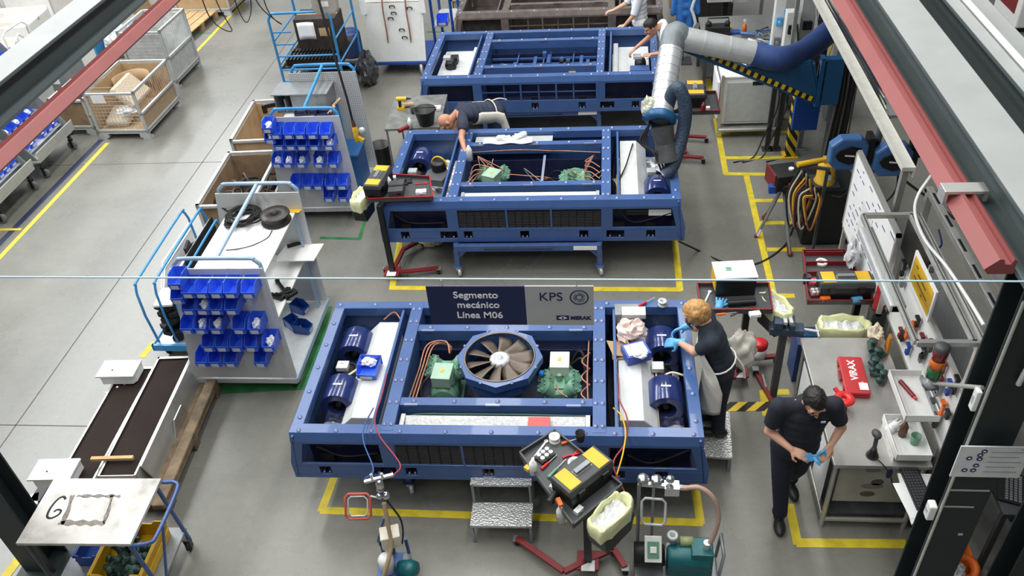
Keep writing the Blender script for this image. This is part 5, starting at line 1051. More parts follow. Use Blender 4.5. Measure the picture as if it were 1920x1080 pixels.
# --- steps
def step_stool(label, loc, rz, w=.52, two=True, h=.24):
    root = thing('step_stool', label, 'step stool', loc, rz, 'tread plate steps')
    B().bx(-w/2, w/2, 0, .24, h-.03, h).obj('tread', checker, root, bevel=.003)
    if two: B().bx(-w/2, w/2, .24, .48, 2*h-.03, 2*h).obj('tread', checker, root, bevel=.003)
    for s in (-1, 1):
        x = s*(w/2-.015); b = B(); b.tube([(x, .01, 0), (x, .02, h-.02), (x, .23, h-.02)], .014); b.tube([(x, .47, 0), (x, .46, 2*h-.02 if two else h-.02), (x, .24, 2*h-.02 if two else h-.02)], .014)
        if two: b.tube([(x, .24, h-.02), (x, .25, 2*h-.02)], .014)
        b.obj('side_frame', greym, root)
    return root
p = at(943, 1018); step_stool('two-step tread plate stool in front of the fan unit', (p.x, p.y, 0), R(1))
step_stool('grey step stool on the floor between the two navy units', (-.55, 10.0, 0), R(0), .5, True, .2)
root = thing('platform_step', 'low tread plate platform under the feet of the blond worker', 'platform', (1.0, 5.28, 0), R(-4), 'tread plate steps')
B().bx(-.13, .13, -.28, .28, .17, .2).obj('tread', checker, root, bevel=.004)
for sx in (-1, 1):
    for sy in (-1, 1): B().bx(sx*.11-.015, sx*.11+.015, sy*.26-.015, sy*.26+.015, 0, .17).obj('leg', greym, root)
# --- loose things lying on the units
storage_bin(at(690, 690, .92)+Vector((.03, .07, -.01)), R(-3), 'single blue bin lying on the white box of the fan unit', 'bins', .19, .24, .11)
crumple('poly_bag', at(688, 686, .935)+Vector((.02, .02, 0)), (.07, .05, .035), whitep, 'white bag in the single blue bin on the fan unit', 'bag', seed=71)
bits([('small_case', at(1011, 796, .95), .02, .18, mat('faded_red', (206, 84, 82), .5), 'flat red case on the silver coil of the fan unit')])
b = B(); b.prism([(-.15, -.1), (.12, -.14), (.17, .05), (-.1, .12)], 0, .006); b.box((.02, .0, .05), (.005, .2, .1)); b.box((-.08, .0, .03), (.14, .2, .005), Matrix.Rotation(.4, 3, 'Y')); tag(b.obj('open_carton', card, loc=at(1172, 655, .912), rz=.3), 'open cardboard carton flap on the white box beside the blond worker', 'carton')
crumple('pink_bag', at(1182, 632, .912)+Vector((.0, .0, .0)), (.13, .12, .09), mat('pinkish_bag', (234, 208, 200), .4, 0, .08), 'pinkish plastic bag of fittings on the open carton', 'bag', seed=72)
b = B(); b.bx(-.11, .11, -.09, .09, 0, .09); b.bx(-.09, .09, -.07, .07, .09, .094, 1); tag(b.obj('blue_carton', [mat('carton_blue', (64, 88, 178), .5), whitep], loc=at(1192, 668, .912), rz=.35), 'blue carton with white packets beside the pinkish bag', 'carton')
crumple('poly_bag', at(1200, 668, 1.0), (.06, .05, .03), whitep, 'white packet sticking out of the blue carton', 'bag', seed=73)
tag(B().bx(-.11, .11, -.06, .06, 0, .05).obj('silver_box', greyl, loc=at(1188, 590, 1.0), bevel=.004), 'silver box lying on the grey switch box of the fan unit', 'box')
bits([('spool', at(1242, 572, .99)+Vector((0,0,.002)), 0, .1, greyl, 'round steel fitting on the rear rail of the fan unit'), ('screwdriver', at(1213, 570, .98)+Vector((0,0,.015)), .7, .2, bread, 'red handled tool on the rear rail of the fan unit')])
# on the second unit
bits([('glove', at(945, 262, 1.0)+Vector((0,0,.01)), .2, .1, wcloth, 'white glove nearer the bald worker on the rear rail'), ('glove', at(975, 258, 1.0)+Vector((0,0,.01)), -2.6, .1, wcloth, 'white glove further from the bald worker on the rear rail'), ('bottle', at(882, 300, .98)+Vector((0,-.03,.02)), 0, .1, white, 'white bottle standing by the hand of the bald worker')])
[o for o in C.objects if o.get('label') == 'white bottle standing by the hand of the bald worker'][0].scale = (1.2, 1.2, 1.3)
tag(B().sheet(lambda u, v: ((u-.5)*.62, (v-.5)*.14, .012+.01*math.sin(14*u)), 14, 3).obj('white_cloth_strip', wcloth, loc=at(915, 268, 1.0)+Vector((.25, .02, .0)), rz=.0, solid=.004), 'long white cloth strip on the rear rail of the second unit', 'cloth')
b = B(); b.prism([(-.13, -.16), (.13, -.16), (.14, .05), (.06, .17), (-.06, .17), (-.14, .05)], 0, .1); b.lathe([(.09, 0), (.09, .12), (.06, .14), (0, .14)], (.0, .08, .08), 16, 1); o = tag(b.obj('shop_vacuum', [mat('vac_grey', (82, 84, 86), .4), black], loc=(-2.06, 8.84, .75), rz=R(-12), bevel=.012), 'grey vacuum head with a yellow hoop in the foil tray', 'vacuum')
B().tube([(.1*math.cos(t*.3), .08+.02, .14+.13*math.sin(t*.3)) for t in range(11)], .012, 7).obj('yellow_handle', yellow, o)
# extra service trolley behind the second unit
root = thing('service_trolley', 'grey service trolley with a black bucket behind the bald worker', 'trolley', (-2.62, 10.45, 0), R(2))
B().bx(-.35, .4, -.45, .52, .82, .85).obj('top_shelf', mat('shelf_worn', (120, 122, 120), .5, .2, .25, 8), root); B().bx(-.35, .4, -.45, .52, .16, .18).obj('lower_shelf', greym, root)
for x in (-.33, .38):
    for y in (-.42, .49): B().tube([(x, y, .1), (x, y, .82)], .014).obj('leg', greym, root); castor(root, x, y, .045)
def oT(px, py): return at(px, py, .852)
b = B(); b.lathe([(0, 0), (.1, 0), (.14, .2), (.15, .2), (.15, .22), (.13, .22), (.095, .02), (0, .02)], (0, 0, 0), 20); b.tube([(-.15, 0, .2), (-.17, 0, .24), (.17, 0, .24), (.15, 0, .2)], .006, 6); tag(b.obj('black_bucket', black, loc=oT(800, 232)), 'black bucket on the grey service trolley', 'bucket')
bits([('bottle', oT(770, 240), 0, .1, white, 'white bottle beside the black bucket'), ('roll', oT(765, 200)+Vector((0, .0, 0)), .2, .16, card, 'brown roll behind the black bucket'), ('roll', oT(757, 245), .9, .16, redd, 'dark red tool at the trolley corner'), ('cup', oT(775, 212), 0, .1, greyd, 'dark cup beside the white bottle'), ('small_case', oT(815, 205), .1, .18, white, 'white tray at the rear of the service trolley')])
root = thing('cordless_drill', 'yellow and black cordless drill standing on the service trolley', 'drill', oT(755, 205))
b = B(); b.cyl((-.06, 0, .16), (.08, 0, .16), .03, n=12); b.cyl((.08, 0, .16), (.14, 0, .16), .018, .01, 10, 1); b.bar((-.02, 0, .15), (-.03, 0, .03), .035, .04, 1); b.bx(-.07, .03, -.035, .035, 0, .04); b.obj('drill_body', [yellow, black], root)
# floor cable
tag(B().tube(spl([at(1272, 452, .5), at(1310, 470, .01), at(1345, 487, .008), at(1385, 499, .008), at(1430, 490, .008), at(1470, 462, .008), at(1482, 440, .008), at(1500, 395, .3)], 8), .012, 7).obj('floor_cable', blackr), 'black cable looping over the floor beside the unit without a fan', 'cable')
# ---------------------------------------------------------------- extraction arm, bench and the equipment on the wall side
AYP = 9.6
root = thing('fume_extractor', 'silver fume extraction arm with hazard striped blue bracket', 'extractor arm', (2.68, AYP, 0))
def lo(v): return Vector(v)-Vector((2.68, AYP, 0))
M0, M1 = onY(1545, 112, AYP), onY(1545, 190, AYP); T0 = onY(1278, 82, AYP); Q1 = onY(1527, 182, AYP); Q0 = onY(1530, 160, AYP)
b = B(); a, c, d = lo(T0), lo(Q1), lo(onY(1520, 118, AYP)); e = lo(onY(1400, 128, AYP))
for (u, v, t) in ((a, c, .07), (e, d, .08), (c, d, .1), (e, lo(onY(1520, 150, AYP)), .04)):
    b.bar(u, v, .09, t, up=(0, 0, 1))
b.prism([(a.x, a.z-.07), (c.x, c.z-.07), (c.x, c.z+.12), (d.x, d.z+.02), (e.x, e.z+.02), (a.x, a.z+.06)], -.058, -.046, 0, lambda u, v, h: (u, h, v))
b.bx(c.x+.0, c.x+.05, -.07, .05, c.z-.1, d.z+.08); b.bx(c.x+.07, .09, -.06, .05, c.z-.08, d.z+.06); b.bx(c.x, .1, -.03, .03, c.z-.02, d.z); b.obj('bracket', bluearm, root, bevel=.004)
b = B(); n = (c-a); 
b.bar(a+Vector((.05, -.06, 0)), c+Vector((-.03, -.06, 0)), .012, .06); o = b.obj('hazard_strip', pattern_mat('hazard_arm', (28, 27, 26), (226, 192, 44), 'stripes', 3.4, .5, rot=(0, R(-20), 0), thr=.5), root)
ductm = mat('silver_duct', (196, 200, 202), .35, .45, .08, 6); 
E0 = onY(1262, 68, AYP-.1); E1 = onY(1412, 100, AYP-.1); H1 = onY(1238, 222, 8.65)
def duct(p, q, r, nm, M, rings=6):
    b = B(); b.cyl(lo(p), lo(q), r, n=20)
    for k in range(1, rings): c = p.lerp(q, k/rings); dd = (q-p).normalized()*.012; b.cyl(lo(c-dd), lo(c+dd), r+.004, n=20)
    return b.obj(nm, M, root)
duct(E0+(E1-E0)*.06, E1, .135, 'upper_duct', ductm, 3)
duct(E0+(H1-E0)*.1, H1, .135, 'lower_duct', ductm, 9)
B().tube(spl([lo(E0+(E1-E0)*.1), lo(E0+Vector((.02, -.01, .03))), lo(E0+(H1-E0)*.15)], 6), .142, 18).obj('elbow', mat('elbow_grey', (120, 128, 132), .5, .2, .1), root)
bl = mat('fabric_blue_duct', (44, 68, 124), .6, 0, .1)
B().tube(spl([lo(E1), lo(onY(1460, 110, AYP-.1)), lo(onY(1510, 95, AYP+.25)), lo(onY(1570, 45, 10.5)), lo(onY(1612, 0, 11.2))], 8), .14, 20).obj('blue_duct', bl, root)
dirn = (H1-E0).normalized()
b = B(); b.lathe([(.14, -.06), (.17, -.04), (.18, .03), (.15, .06), (.12, .06)], lo(H1), 24, ax=dirn); b.bar(lo(H1)+Vector((-.2, 0, .02)), lo(H1)+Vector((.2, 0, .02)), .05, .05); b.obj('swivel_ring', bluearm, root)
N0 = H1+Vector((.02, -.03, -.08)); N1 = onY(1252, 300, 8.5)
b = B(); b.cyl(lo(N0), lo(N0.lerp(N1, .5)), .13, .11, 20); b.cyl(lo(N0.lerp(N1, .5)), lo(N1), .11, .15, 20); b.obj('hood', mat('hood_grey', (72, 74, 74), .5, .1, .2, 10), root)
B().tube(spl([lo(onY(1248, 215, 8.75)), lo(onY(1258, 180, 8.75)), lo(onY(1272, 165, 8.7)), lo(onY(1285, 200, 8.65)), lo(onY(1280, 250, 8.6)), lo(onY(1262, 310, 8.45)), lo(onY(1245, 335, 8.4)+Vector((0,0,.05)))], 10), .075, 14, rad=None).obj('corrugated_hose', mat('hose_slate', (52, 68, 88), .5, 0, .2, 40, bump=.5), root)
for k in range(3): B().tube(spl([lo(H1)+Vector((-.12, -.02, -.05)), lo(H1)+Vector((-.16-.03*k, -.1, -.25)), lo(onY(1228+6*k, 290, 8.45)), lo(onY(1240+5*k, 330, 8.4))+Vector((0,0,.06))], 6), .012, 6).obj('cable', blackr, root)
crumple('pale_bag', onY(1214, 218, 8.75), (.07, .07, .12), mat('bag_off_white', (222, 222, 204), .4, 0, .05), 'pale bag tied at the extraction hood', 'bag', seed=81)
C.objects['pale_bag'].parent = root; C.objects['pale_bag'].location = lo(C.objects['pale_bag'].location); del C.objects['pale_bag']['category']; del C.objects['pale_bag']['label']
# support mast with gas hoses
def mast(label, x, y, w, d, h, M, name='equipment_mast'):
    root = thing(name, label, 'mast', (x, y, 0)); b = B(); b.bx(-w/2, w/2, -d/2, d/2, .02, h); b.bx(-w/2-.05, w/2+.05, -d/2-.05, d/2+.05, 0, .02)
    for s in (-1, 1): b.bx(s*w/2, s*(w/2+.012), -d/2, d/2, .02, h)
    b.obj('post', M, root, bevel=.004); return root
darkst = mat('mast_dark', (50, 52, 54), .5, .2, .15)
ms = mast('dark machine mast carrying the blue extraction bracket', 2.86, 9.72, .18, .2, 2.0, darkst)
for k in range(5): B().tube(spl([(-.12+.05*k, -.14, 1.95), (-.1+.05*k, -.15-.03*(k % 2), 1.3), (-.13+.06*k, -.14, .5), (-.1+.04*k, -.18, .1)], 6), .012, 6).obj('hose', blackr if k % 2 else mat('hose_dkgrey', (92, 90, 86), .5), ms)
root = thing('hazard_post', 'yellow and black striped post standing on the rung markings', 'post', at(1480, 291))
B().bx(-.06, .06, -.06, .06, .0, 1.12).obj('striped_post', pattern_mat('hazard_post', (28, 27, 26), (226, 192, 44), 'stripes', 3.0, .5, rot=(0, R(35), 0), thr=.5), root); B().bx(-.1, .1, -.1, .1, 0, .012).obj('foot_plate', yellow, root)
for k, (dx, M) in enumerate(((-.16, darkst), (.16, greym), (-.28, darkst))):
    q = at(1480, 291)+Vector((dx, .18, 0)); root = thing('machine_stanchion', ('dark stanchion beside the striped post, aisle side', 'grey stanchion beside the striped post, wall side', 'thin dark stanchion furthest from the striped post')[k], 'stanchion', q)
    B().bx(-.03, .03, -.03, .03, .0, 1.3-.1*k).obj('upright', M, root); B().bx(-.07, .07, -.07, .07, 0, .01).obj('foot_plate', M, root)
    tag(B().tube(spl([q+Vector((.03, -.06, 1.1)), q+Vector((.05, -.1, .7)), q+Vector((-.08, -.12, .3)), q+Vector((-.22, -.24, .012)), q+Vector((-.5, -.36, .01))], 7), .01, 6).obj('loose_hose', blackr), '%s black hose drooping from the stanchions' % ORD[k], 'hose', 'hoses on the stanchions')
b = B(); b.bx(-.16, .16, -.05, .05, 0, .5); tag(b.obj('blue_board', bluebin2, loc=onY(1512, 205, 10.3)+Vector((0, 0, -.28)), bevel=.004), 'blue board hanging behind the striped post', 'board'); 
# white cabinet on its steel table
root = thing('white_cabinet', 'white cabinet with grey door on a steel frame behind the yellow line', 'cabinet', (1.98, 11.35, 0))
b = B(); b.bx(-.36, .36, -.24, .3, .2, .9); b.bx(-.38, .38, -.25, .32, .9, .93); b.obj('body', white, root, bevel=.006); B().bx(-.29, .34, -.255, -.242, .24, .84).obj('door', mat('door_grey', (186, 190, 186), .45), root, bevel=.004); B().bx(.05, .2, -.262, -.255, .8, .85).obj('handle', black, root)
for x in (-.36, .4):
    for y in (-.26, .34): B().bx(x-.02, x+.02, y-.02, y+.02, 0, .95).obj('leg', steel, root)
b = B(); b.tube([(-.36, -.28, .12), (.45, -.28, .12)], .03); b.bx(-.36, .4, -.26, .34, .12, .15); b.obj('base_rail', steel, root)
B().bx(-.42, -.39, -.25, .3, .3, .85).obj('side_cloth', whitep, root)
# far bench with instruments
root = thing('far_workbench', 'dark far workbench crowded with instruments behind the extraction arm', 'workbench', (2.0, 13.0, 0))
B().bx(-.5, .75, -.5, .55, .78, .82).obj('worktop', mat('bench_grey', (128, 130, 128), .45, .2), root)
for x in (-.46, .7):
    for y in (-.46, .5): B().bx(x-.025, x+.025, y-.025, y+.025, 0, .78).obj('leg', greyd, root)
B().bx(-.46, .7, -.4, .5, .2, .23).obj('shelf', greyd, root)
zf = .822
b = B(); b.bx(-.18, .18, -.1, .1, 0, .12); b.bx(-.2, .2, -.12, -.1, 0, .05); b.ell((-.14, 0, .15), .045); b.ell((.14, 0, .15), .045); b.tube([(-.17, 0, .12), (-.15, 0, .24), (.15, 0, .24), (.17, 0, .12)], .012)
tag(b.obj('test_instrument', dark, loc=at(1345, 62, zf)), 'dark instrument with a carrying bow on the far workbench', 'instrument')
for k, (px, py) in enumerate(((1330, 52), (1366, 50))): tag(B().lathe([(0, 0), (.04, 0), (.04, .05), (0, .06)], (0, 0, 0), 12).obj('yellow_button', yellow, loc=at(px, py, zf)+Vector((0, -.1, 0))), ('yellow cap at the aisle end of the dark instrument', 'yellow cap at the wall end of the dark instrument')[k], 'cap')
bits([('small_case', at(1375, 62, zf), 0, .2, bluebin2, 'blue case in front of the dark instrument'), ('spray_bottle', at(1395, 62, zf), .3, .1, orange, 'orange spray bottle on the far workbench')])
rnd = random.Random(5)
for k in range(12):
    px, py = rnd.uniform(1400, 1450), rnd.uniform(58, 84); M = [greyl, black, navy, greym, nitrile, dark][k % 6]
    bits([(['pliers', 'spanner', 'roll', 'screwdriver'][k % 4], at(px, py, zf)+Vector((0, 0, .012*(k % 3))), rnd.uniform(0, 3), .22, M, 'small hand tool in the tangle on the far workbench')])
for o in C.objects:
    if o.get('label') == 'small hand tool in the tangle on the far workbench': o['group'] = 'tangle of tools on the far workbench'
root = thing('control_console', 'white sloped control console on a stand at the picture top', 'console', Vector((1.98, 14.06, 0)))
b = B(); b.box((-.1, 0, 1.05), (.42, .34, .22), Matrix.Rotation(.25, 3, 'X')); b.box((.24, .05, 1.02), (.3, .3, .28), Matrix.Rotation(.2, 3, 'X')); b.obj('housing', white, root, bevel=.01); B().bx(-.04, .04, -.04, .04, 0, .95).obj('stand', black, root); B().bx(-.25, .25, -.2, .2, 0, .03).obj('foot', black, root)
b = B()
for k in range(5): b.box((-.25+.07*k, -.175, 1.04+.02*(k % 2)), (.03, .01, .07), None)
b.obj('control_knobs', dark, root)
root = thing('dark_locker', 'black locker at the far end beside the unpainted frame', 'locker', at(1328, 42)+Vector((0, .3, 0)))
B().bx(-.42, .42, -.3, .3, .02, 1.5).obj('body', mat('locker_black', (32, 31, 31), .5), root, bevel=.005); B().bx(-.4, .0, -.31, -.3, .1, 1.45).obj('door', mat('locker_door', (38, 36, 36), .5), root); B().bx(.01, .4, -.31, -.3, .1, 1.45).obj('door', mat('locker_door', (38, 36, 36), .5), root)
boxy('brown_carton', at(1300, 60)+Vector((-.1, 1.4, 0)), 0, (.5, .5, .5), cardd, 'brown carton behind the black locker', 'carton')
# machines standing in a row behind the arm
for k, (px, py, w, h, M, lab) in enumerate([(1452, 95, .16, 1.5, white, 'white instrument column with dark fittings behind the silver duct'), (1470, 70, .2, 1.7, greyl, 'grey instrument column behind the white one'), (1497, 60, .16, 2.0, darkst, 'dark instrument column under the cable tray'), (1440, 60, .14, 1.6, white, 'slim white instrument column beside the console'), (1515, 110, .2, 1.4, greym, 'grey slotted cabinet column beside the blue fabric duct')]):
    root = thing('instrument_column', lab, 'instrument column', Vector(((2.62, 2.86, 3.1, 2.5, 3.3)[k], (11.95, 12.1, 12.0, 12.25, 11.6)[k], 0)), 0, 'instrument columns behind the arm')
    b = B(); b.bx(-w/2, w/2, -w/2, w/2, 0, h); b.obj('column_body', M, root, bevel=.006)
    for q in range(4):
        b = B(); b.bx(-w*.3, w*.3, -w/2-.04, -w/2, .3+q*.3, .42+q*.3); b.cyl((0, -w/2-.04, .36+q*.3), (0, -w/2-.1, .36+q*.3), .025, n=8); b.obj('fitting', [black, greym, nitrile, dark][(q+k) % 4], root)
    B().tube(spl([(w*.4, -w/2-.05, h*.9), (w*.7, -w/2-.14, h*.6), (w*.2, -w/2-.12, h*.3), (w*.5, -w/2-.06, .1)], 6), .012, 6).obj('hose', [blackr, greyl, yellow, bluet, blackr][k], root)
# clamp stand, hose reels, yellow machine
root = thing('tripod_clamp', 'red and black pipe clamp on a grey tripod with red feet', 'pipe vise', (2.06, 8.62, 0))
for px, py in ((1418, 446), (1432, 410), (1481, 480), (1476, 425)):
    p = at(px, py)-Vector((2.06, 8.62, 0)); b = B(); b.tube([(0, 0, .72), tuple(p+Vector((0, 0, .02)))], .02, 8); lg = b.obj('leg', greym, root); q = p.lerp(Vector((0, 0, .72)), .18); B().cyl(p, q, .026, .024, 8).obj('foot_sleeve', redd if px != 1418 else white, lg); B().ell(p+Vector((0,0,.025)), .03, n=8, k=6).obj('rubber_foot', redd, lg)
b = B(); b.box((0, 0, .84), (.3, .3, .2), Matrix.Rotation(.2, 3, 'Z')); b.box((-.16, 0, .84), (.02, .3, .22), Matrix.Rotation(.2, 3, 'Z'), 1); b.box((.1, -.16, .78), (.18, .04, .16), Matrix.Rotation(.2, 3, 'Z'), 1); b.cyl((0, -.2, .78), (0, -.14, .78), .05, n=12); b.box((-.14, -.12, .76), (.1, .08, .1), None, 2); b.cyl((.06, .0, .94), (.06, 0, .96), .03, n=12, mi=3)
b.obj('clamp_head', [dark, redd, bluebin2, whitep], root, bevel=.012)
root = thing('black_cabinet', 'tall black cabinet carrying the yellow machine', 'cabinet', (2.55, 8.75, 0))
b = B(); b.bx(-.24, .3, -.33, .33, .03, .78); b.bx(-.22, .28, -.31, .31, 0, .03); b.obj('body', mat('cabinet_black', (30, 31, 32), .5), root, bevel=.006); B().bx(-.2, .26, -.34, -.33, .08, .74).obj('door', mat('cabinet_black_door', (36, 37, 38), .45), root)
root = thing('yellow_machine', 'yellow hydraulic machine on top of the black cabinet', 'machine', (2.5, 8.58, .782))
b = B(); b.lathe([(0, 0), (.12, 0), (.12, .03), (.1, .04), (.1, .24), (.08, .27), (0, .28)], (0, 0, 0), 20); b.bx(-.05, .05, -.04, .04, .26, .33); b.obj('tank', yellow, root); B().bx(-.15, .15, -.14, .14, -.0, .025).obj('base_plate', greyd, root); B().box((.01, -.1, .13), (.06, .02, .07)).obj('label_plate', whitep, root); B().cyl((0, -.1, .2), (0, -.13, .2), .02, n=10).obj('knob', black, root)
for k, px in enumerate((1586, 1668)):
    c = onY(px, (276, 288)[k], 8.3); root = thing('hose_reel', ('large blue air hose reel above the yellow machine', 'blue hose reel half hidden by the white cable tray')[k], 'hose reel', c)
    b = B(); b.prism([(-.2, -.1), (-.12, -.19), (.12, -.19), (.19, -.1), (.19, .1), (.1, .19), (-.1, .19), (-.2, .1)], -.07, .07, 0, lambda u, v, h: (u, h-.1, v)); b.obj('housing', mat('reel_blue', (70, 112, 168), .4), root, bevel=.025)
    b = B(); b.prism([(-.15, 0), (-.11, .06), (0, .11), (.1, .08), (.13, 0), (.1, -.08), (0, -.11), (-.11, -.06)], -.012, .01, 0, lambda u, v, h: (u, h-.175, v)); b.obj('hub_cover', black, root, bevel=.004); B().box((.0, -.19, .0), (.1, .006, .015), Matrix.Rotation(.1, 3, 'Y')).obj('name_plate', whitep, root)
    b = B(); b.bx(-.02, .34, .0, .06, -.06, .06); b.bx(.2, .26, -.12, .06, -.16, .16); b.obj('wall_bracket', black, root)
    B().tube(spl([(.1, -.1, -.18), (.12, -.1, -.4), (.05, -.05, -.6), (-.05, 0, -.62)], 6), .01, 6).obj('hose', blackr, root)
gp = at(1600, 462); root = thing('grey_support_pole', 'grey slanted pole between the hose reel and the whiteboard', 'pole', gp)
B().tube([(0, 0, 0), (.0, .0, 1.95)], .045, 12).obj('pole', mat('pole_grey', (112, 118, 122), .45, .1), root); B().bx(-.1, .1, -.1, .1, 0, .012).obj('foot_plate', greym, root); B().bar((-.02, .05, 1.66), (.32, .18, 1.66), .05, .04).obj('reel_arm', greyd, root)
# hung hoses and hi-vis bits on the aisle side of the pole
for k in range(10):
    x, y = 2.1+.02*k, 8.16-.01*k
    M = [blackr, mat('hose_cream', (206, 196, 176), .5), blackr, yellow, mat('hose_rust', (138, 82, 64), .5)][k % 5]
    tag(B().tube(spl([(x, y, 1.25-.04*k), (x-.1, y-.02, .9), (x-.02+.04*math.sin(k), y-.05, .5), (x+.08, y-.02, .85), (x+.05, y, 1.2-.03*k)], 6), .011, 6).obj('hanging_hose', M), '%s hose loop hanging beside the black cabinet' % ['black', 'cream', 'black', 'yellow', 'rust coloured'][k % 5], 'hose', 'hose loops by the black cabinet '+['black', 'cream', 'black', 'yellow', 'rust coloured'][k % 5])
root = thing('hose_hanger', 'grey hanger bar holding the hose loops', 'hanger', (2.14, 8.2, 0)); B().bar((-.1, 0, 1.25), (.26, -.1, 1.25), .03, .03).obj('bar', greyd, root); B().bar((.24, -.08, 0), (.24, -.08, 1.25), .03, .03).obj('post', greyd, root)
bits([('roll', Vector((2.2, 8.17, 1.27)), .3, .3, yellow, 'hi-vis yellow roll on the hanger bar')])
# whiteboard between the stations
root = thing('whiteboard', 'whiteboard covered with lines of small writing, seen edge-on', 'whiteboard', (2.47, 0, 0))
zb = lambda y: 0
b = B(); b.bx(-.015, .015, 6.1, 7.5, .95, 1.8); b.obj('board', whitep, root); b = B(); b.bx(-.02, .02, 6.07, 7.53, 1.8, 1.83); b.bx(-.02, .02, 6.07, 7.53, .92, .95); b.bx(-.02, .02, 6.07, 6.1, .92, 1.83); b.bx(-.02, .02, 7.5, 7.53, .92, 1.83); b.obj('frame', alum, root)
for y in (6.15, 7.45): B().bx(-.02, .02, y-.02, y+.02, 0, .92).obj('leg', alum, root)
ink = mat('blue_ink', (58, 66, 120), .6, 0, 0); rnd = random.Random(2); b = B()
for r in range(9):
    y = 7.42
    while y > 6.2:
        L = rnd.uniform(.03, .14)
        if rnd.random() < .55: b.bx(-.0168, -.0155, y-L, y, 1.74-.085*r, 1.752-.085*r)
        y -= L+.05
stuff(b.obj('handwriting_text', ink, root))
b = B(); b.bx(-.02, -.017, 6.7, 7.05, 1.2, 1.55); b.obj('pinned_sheet', white, root)
# workstation frame, pegboard wall
root = thing('workstation_frame', 'white aluminium overhead frame above the tool wall', 'workstation frame', (2.36, 5.35, 0))
fx0, fx1, fy0, fy1, fz = -.2, .23, -.78, .8, 2.0
b = B()
for y in (fy0, fy1): b.bx(fx0, fx1, y-.02, y+.02, fz-.04, fz)
for x in (fx0, fx1-.04, fx1+.02): b.bx(x-.018, x+.018, fy0, fy1, fz-.04, fz)
b.obj('top_frame', alum, root, bevel=.003)
q = B()
for x in (fx0, fx1-.04, fx1+.02): q.bx(x-.004, x+.004, fy0, fy1, fz-.001, fz+.001)
q.obj('profile_slot', greyd, root)
for y in (fy0, fy1): B().bx(fx1-.02, fx1+.02, y-.02, y+.02, 0, fz-.04).obj('upright', alum, root, bevel=.003)
b = B(); b.bx(fx0-.05, fx0+.07, fy0+.45, fy1-.1, fz-.13, fz-.06); b.obj('lamp_housing', greyl, root, bevel=.012); B().bx(fx0-.03, fx0+.05, fy0+.45, fy0+.46, fz-.12, fz-.07).obj('lamp_end', black, root)
tw = thing('tool_wall', 'white perforated tool wall behind the steel bench', 'tool wall', (2.56, 0, 0))
B().bx(-.01, .01, 4.35, 6.05, .95, 1.55).obj('pegboard', pegw, tw); b = B(); b.bx(-.02, .02, 4.33, 6.07, .92, .95); b.bx(-.02, .02, 4.33, 6.07, 1.55, 1.58); b.obj('frame', alum, tw)
for y in (4.36, 6.04): B().bx(.012, .05, y-.02, y+.02, 0, 1.58).obj('upright', alum, tw)
B().bx(-.005, .012, 5.6, 6.2, 1.6, 1.95).obj('dark_screen', mat('screen_dark', (44, 44, 42), .35), tw)
rnd = random.Random(11); items = []
for k in range(26):
    y = 4.5+rnd.random()*1.45; zz = 1.0+rnd.random()*.5; L = rnd.uniform(.06, .16); M = [black, greyd, greym, redd, bluebin2, black, orange][k % 7]
    b = B(); b.box((0, 0, L/2), (.018, .03, L)); b.box((-.01, 0, L), (.03, .06, .02)); b.box((-.005, .01, .01), (.022, .04, .04)); tag(b.obj('hung_tool', M, loc=(2.525, y, zz)), 'small hand tool hung on the perforated tool wall', 'hand tool', 'tools hung on the tool wall')
# yellow notice on the frame
root = thing('yellow_notice', 'yellow notice in a white frame on the aluminium frame', 'notice', (2.50, 5.47, 1.77))
b = B(); b.bx(-.008, .008, -.27, .27, -.15, .15); b.obj('frame', whitep, root); b = B(); b.bx(-.011, -.009, -.24, .24, -.12, .12); b.obj('sheet', yellow, root); b = B()
for (y0, y1, z) in ((-.1, .1, .03), (-.16, .17, -.03), (.12, .17, .07), (-.06, -.03, -.07)): b.bx(-.0125, -.0115, y0, y1, z-.007, z+.007)
b.obj('notice_lines', mat('notice_ink', (90, 70, 20), .6, 0, 0), root); B().bx(.008, .05, -.01, .01, .13, .2).obj('bracket', greym, root)
# cable tray, second frame and slotted uprights
root = thing('cable_tray', 'long white cable tray running beside the red rail', 'cable tray', (2.62, 8.6, 0))
b = B(); b.bx(-.08, .02, -2.05, 6, 2.16, 2.2); b.bx(.02, .035, -2.05, 6, 2.1, 2.2); b.obj('tray', mat('tray_white', (212, 210, 202), .45), root, bevel=.004)
q = B()
for k in range(100): q.bx(.036, .039, -2.0+k*.08, -1.96+k*.08, 2.13, 2.17)
q.obj('slots', black, root)
for y in (-1.98, 3.0, 5.6): B().bx(-.05, .0, y-.03, y+.03, 0, 2.16).obj('upright', mat('slotted_grey', (150, 150, 146), .45, .2), root)
for k in range(14):
    x = .05+.018*k; M = [mat('hose_cream', (206, 196, 176), .5), blackr, greym, mat('hose_sage', (176, 184, 150), .5), navy_d][k % 5]
    B().tube(spl([(x, -1.2+.12*k, 2.12), (x+.03*math.sin(k), .2, 2.14+.03*math.sin(k*2)), (x-.02, 2.2, 2.1), (x+.03, 4.0, 2.15+.03*math.cos(k)), (x, 6, 2.12)], 8), .012, 6).obj('tray_cable', M, root)
b = B(); b.bx(.03, .32, -.9, 6, 2.06, 2.09); b.obj('cable_shelf', greym, root)
root = thing('spare_frame', 'second white aluminium frame behind the tool wall, under the red rail', 'workstation frame', (3.0, 5.9, 0))
b = B(); b.bx(-.03, .03, -1.1, 1.1, 1.66, 1.72); b.bx(.1, .14, -1.1, 1.1, 1.66, 1.7); b.bx(-.03, .14, 1.06, 1.1, 1.66, 1.7); b.obj('top_rail', alum, root, bevel=.003)
for k in range(6): B().bx(-.012, .012, -1.0+.36*k, -.82+.36*k, 1.7205, 1.722).obj('slot', dark, root)
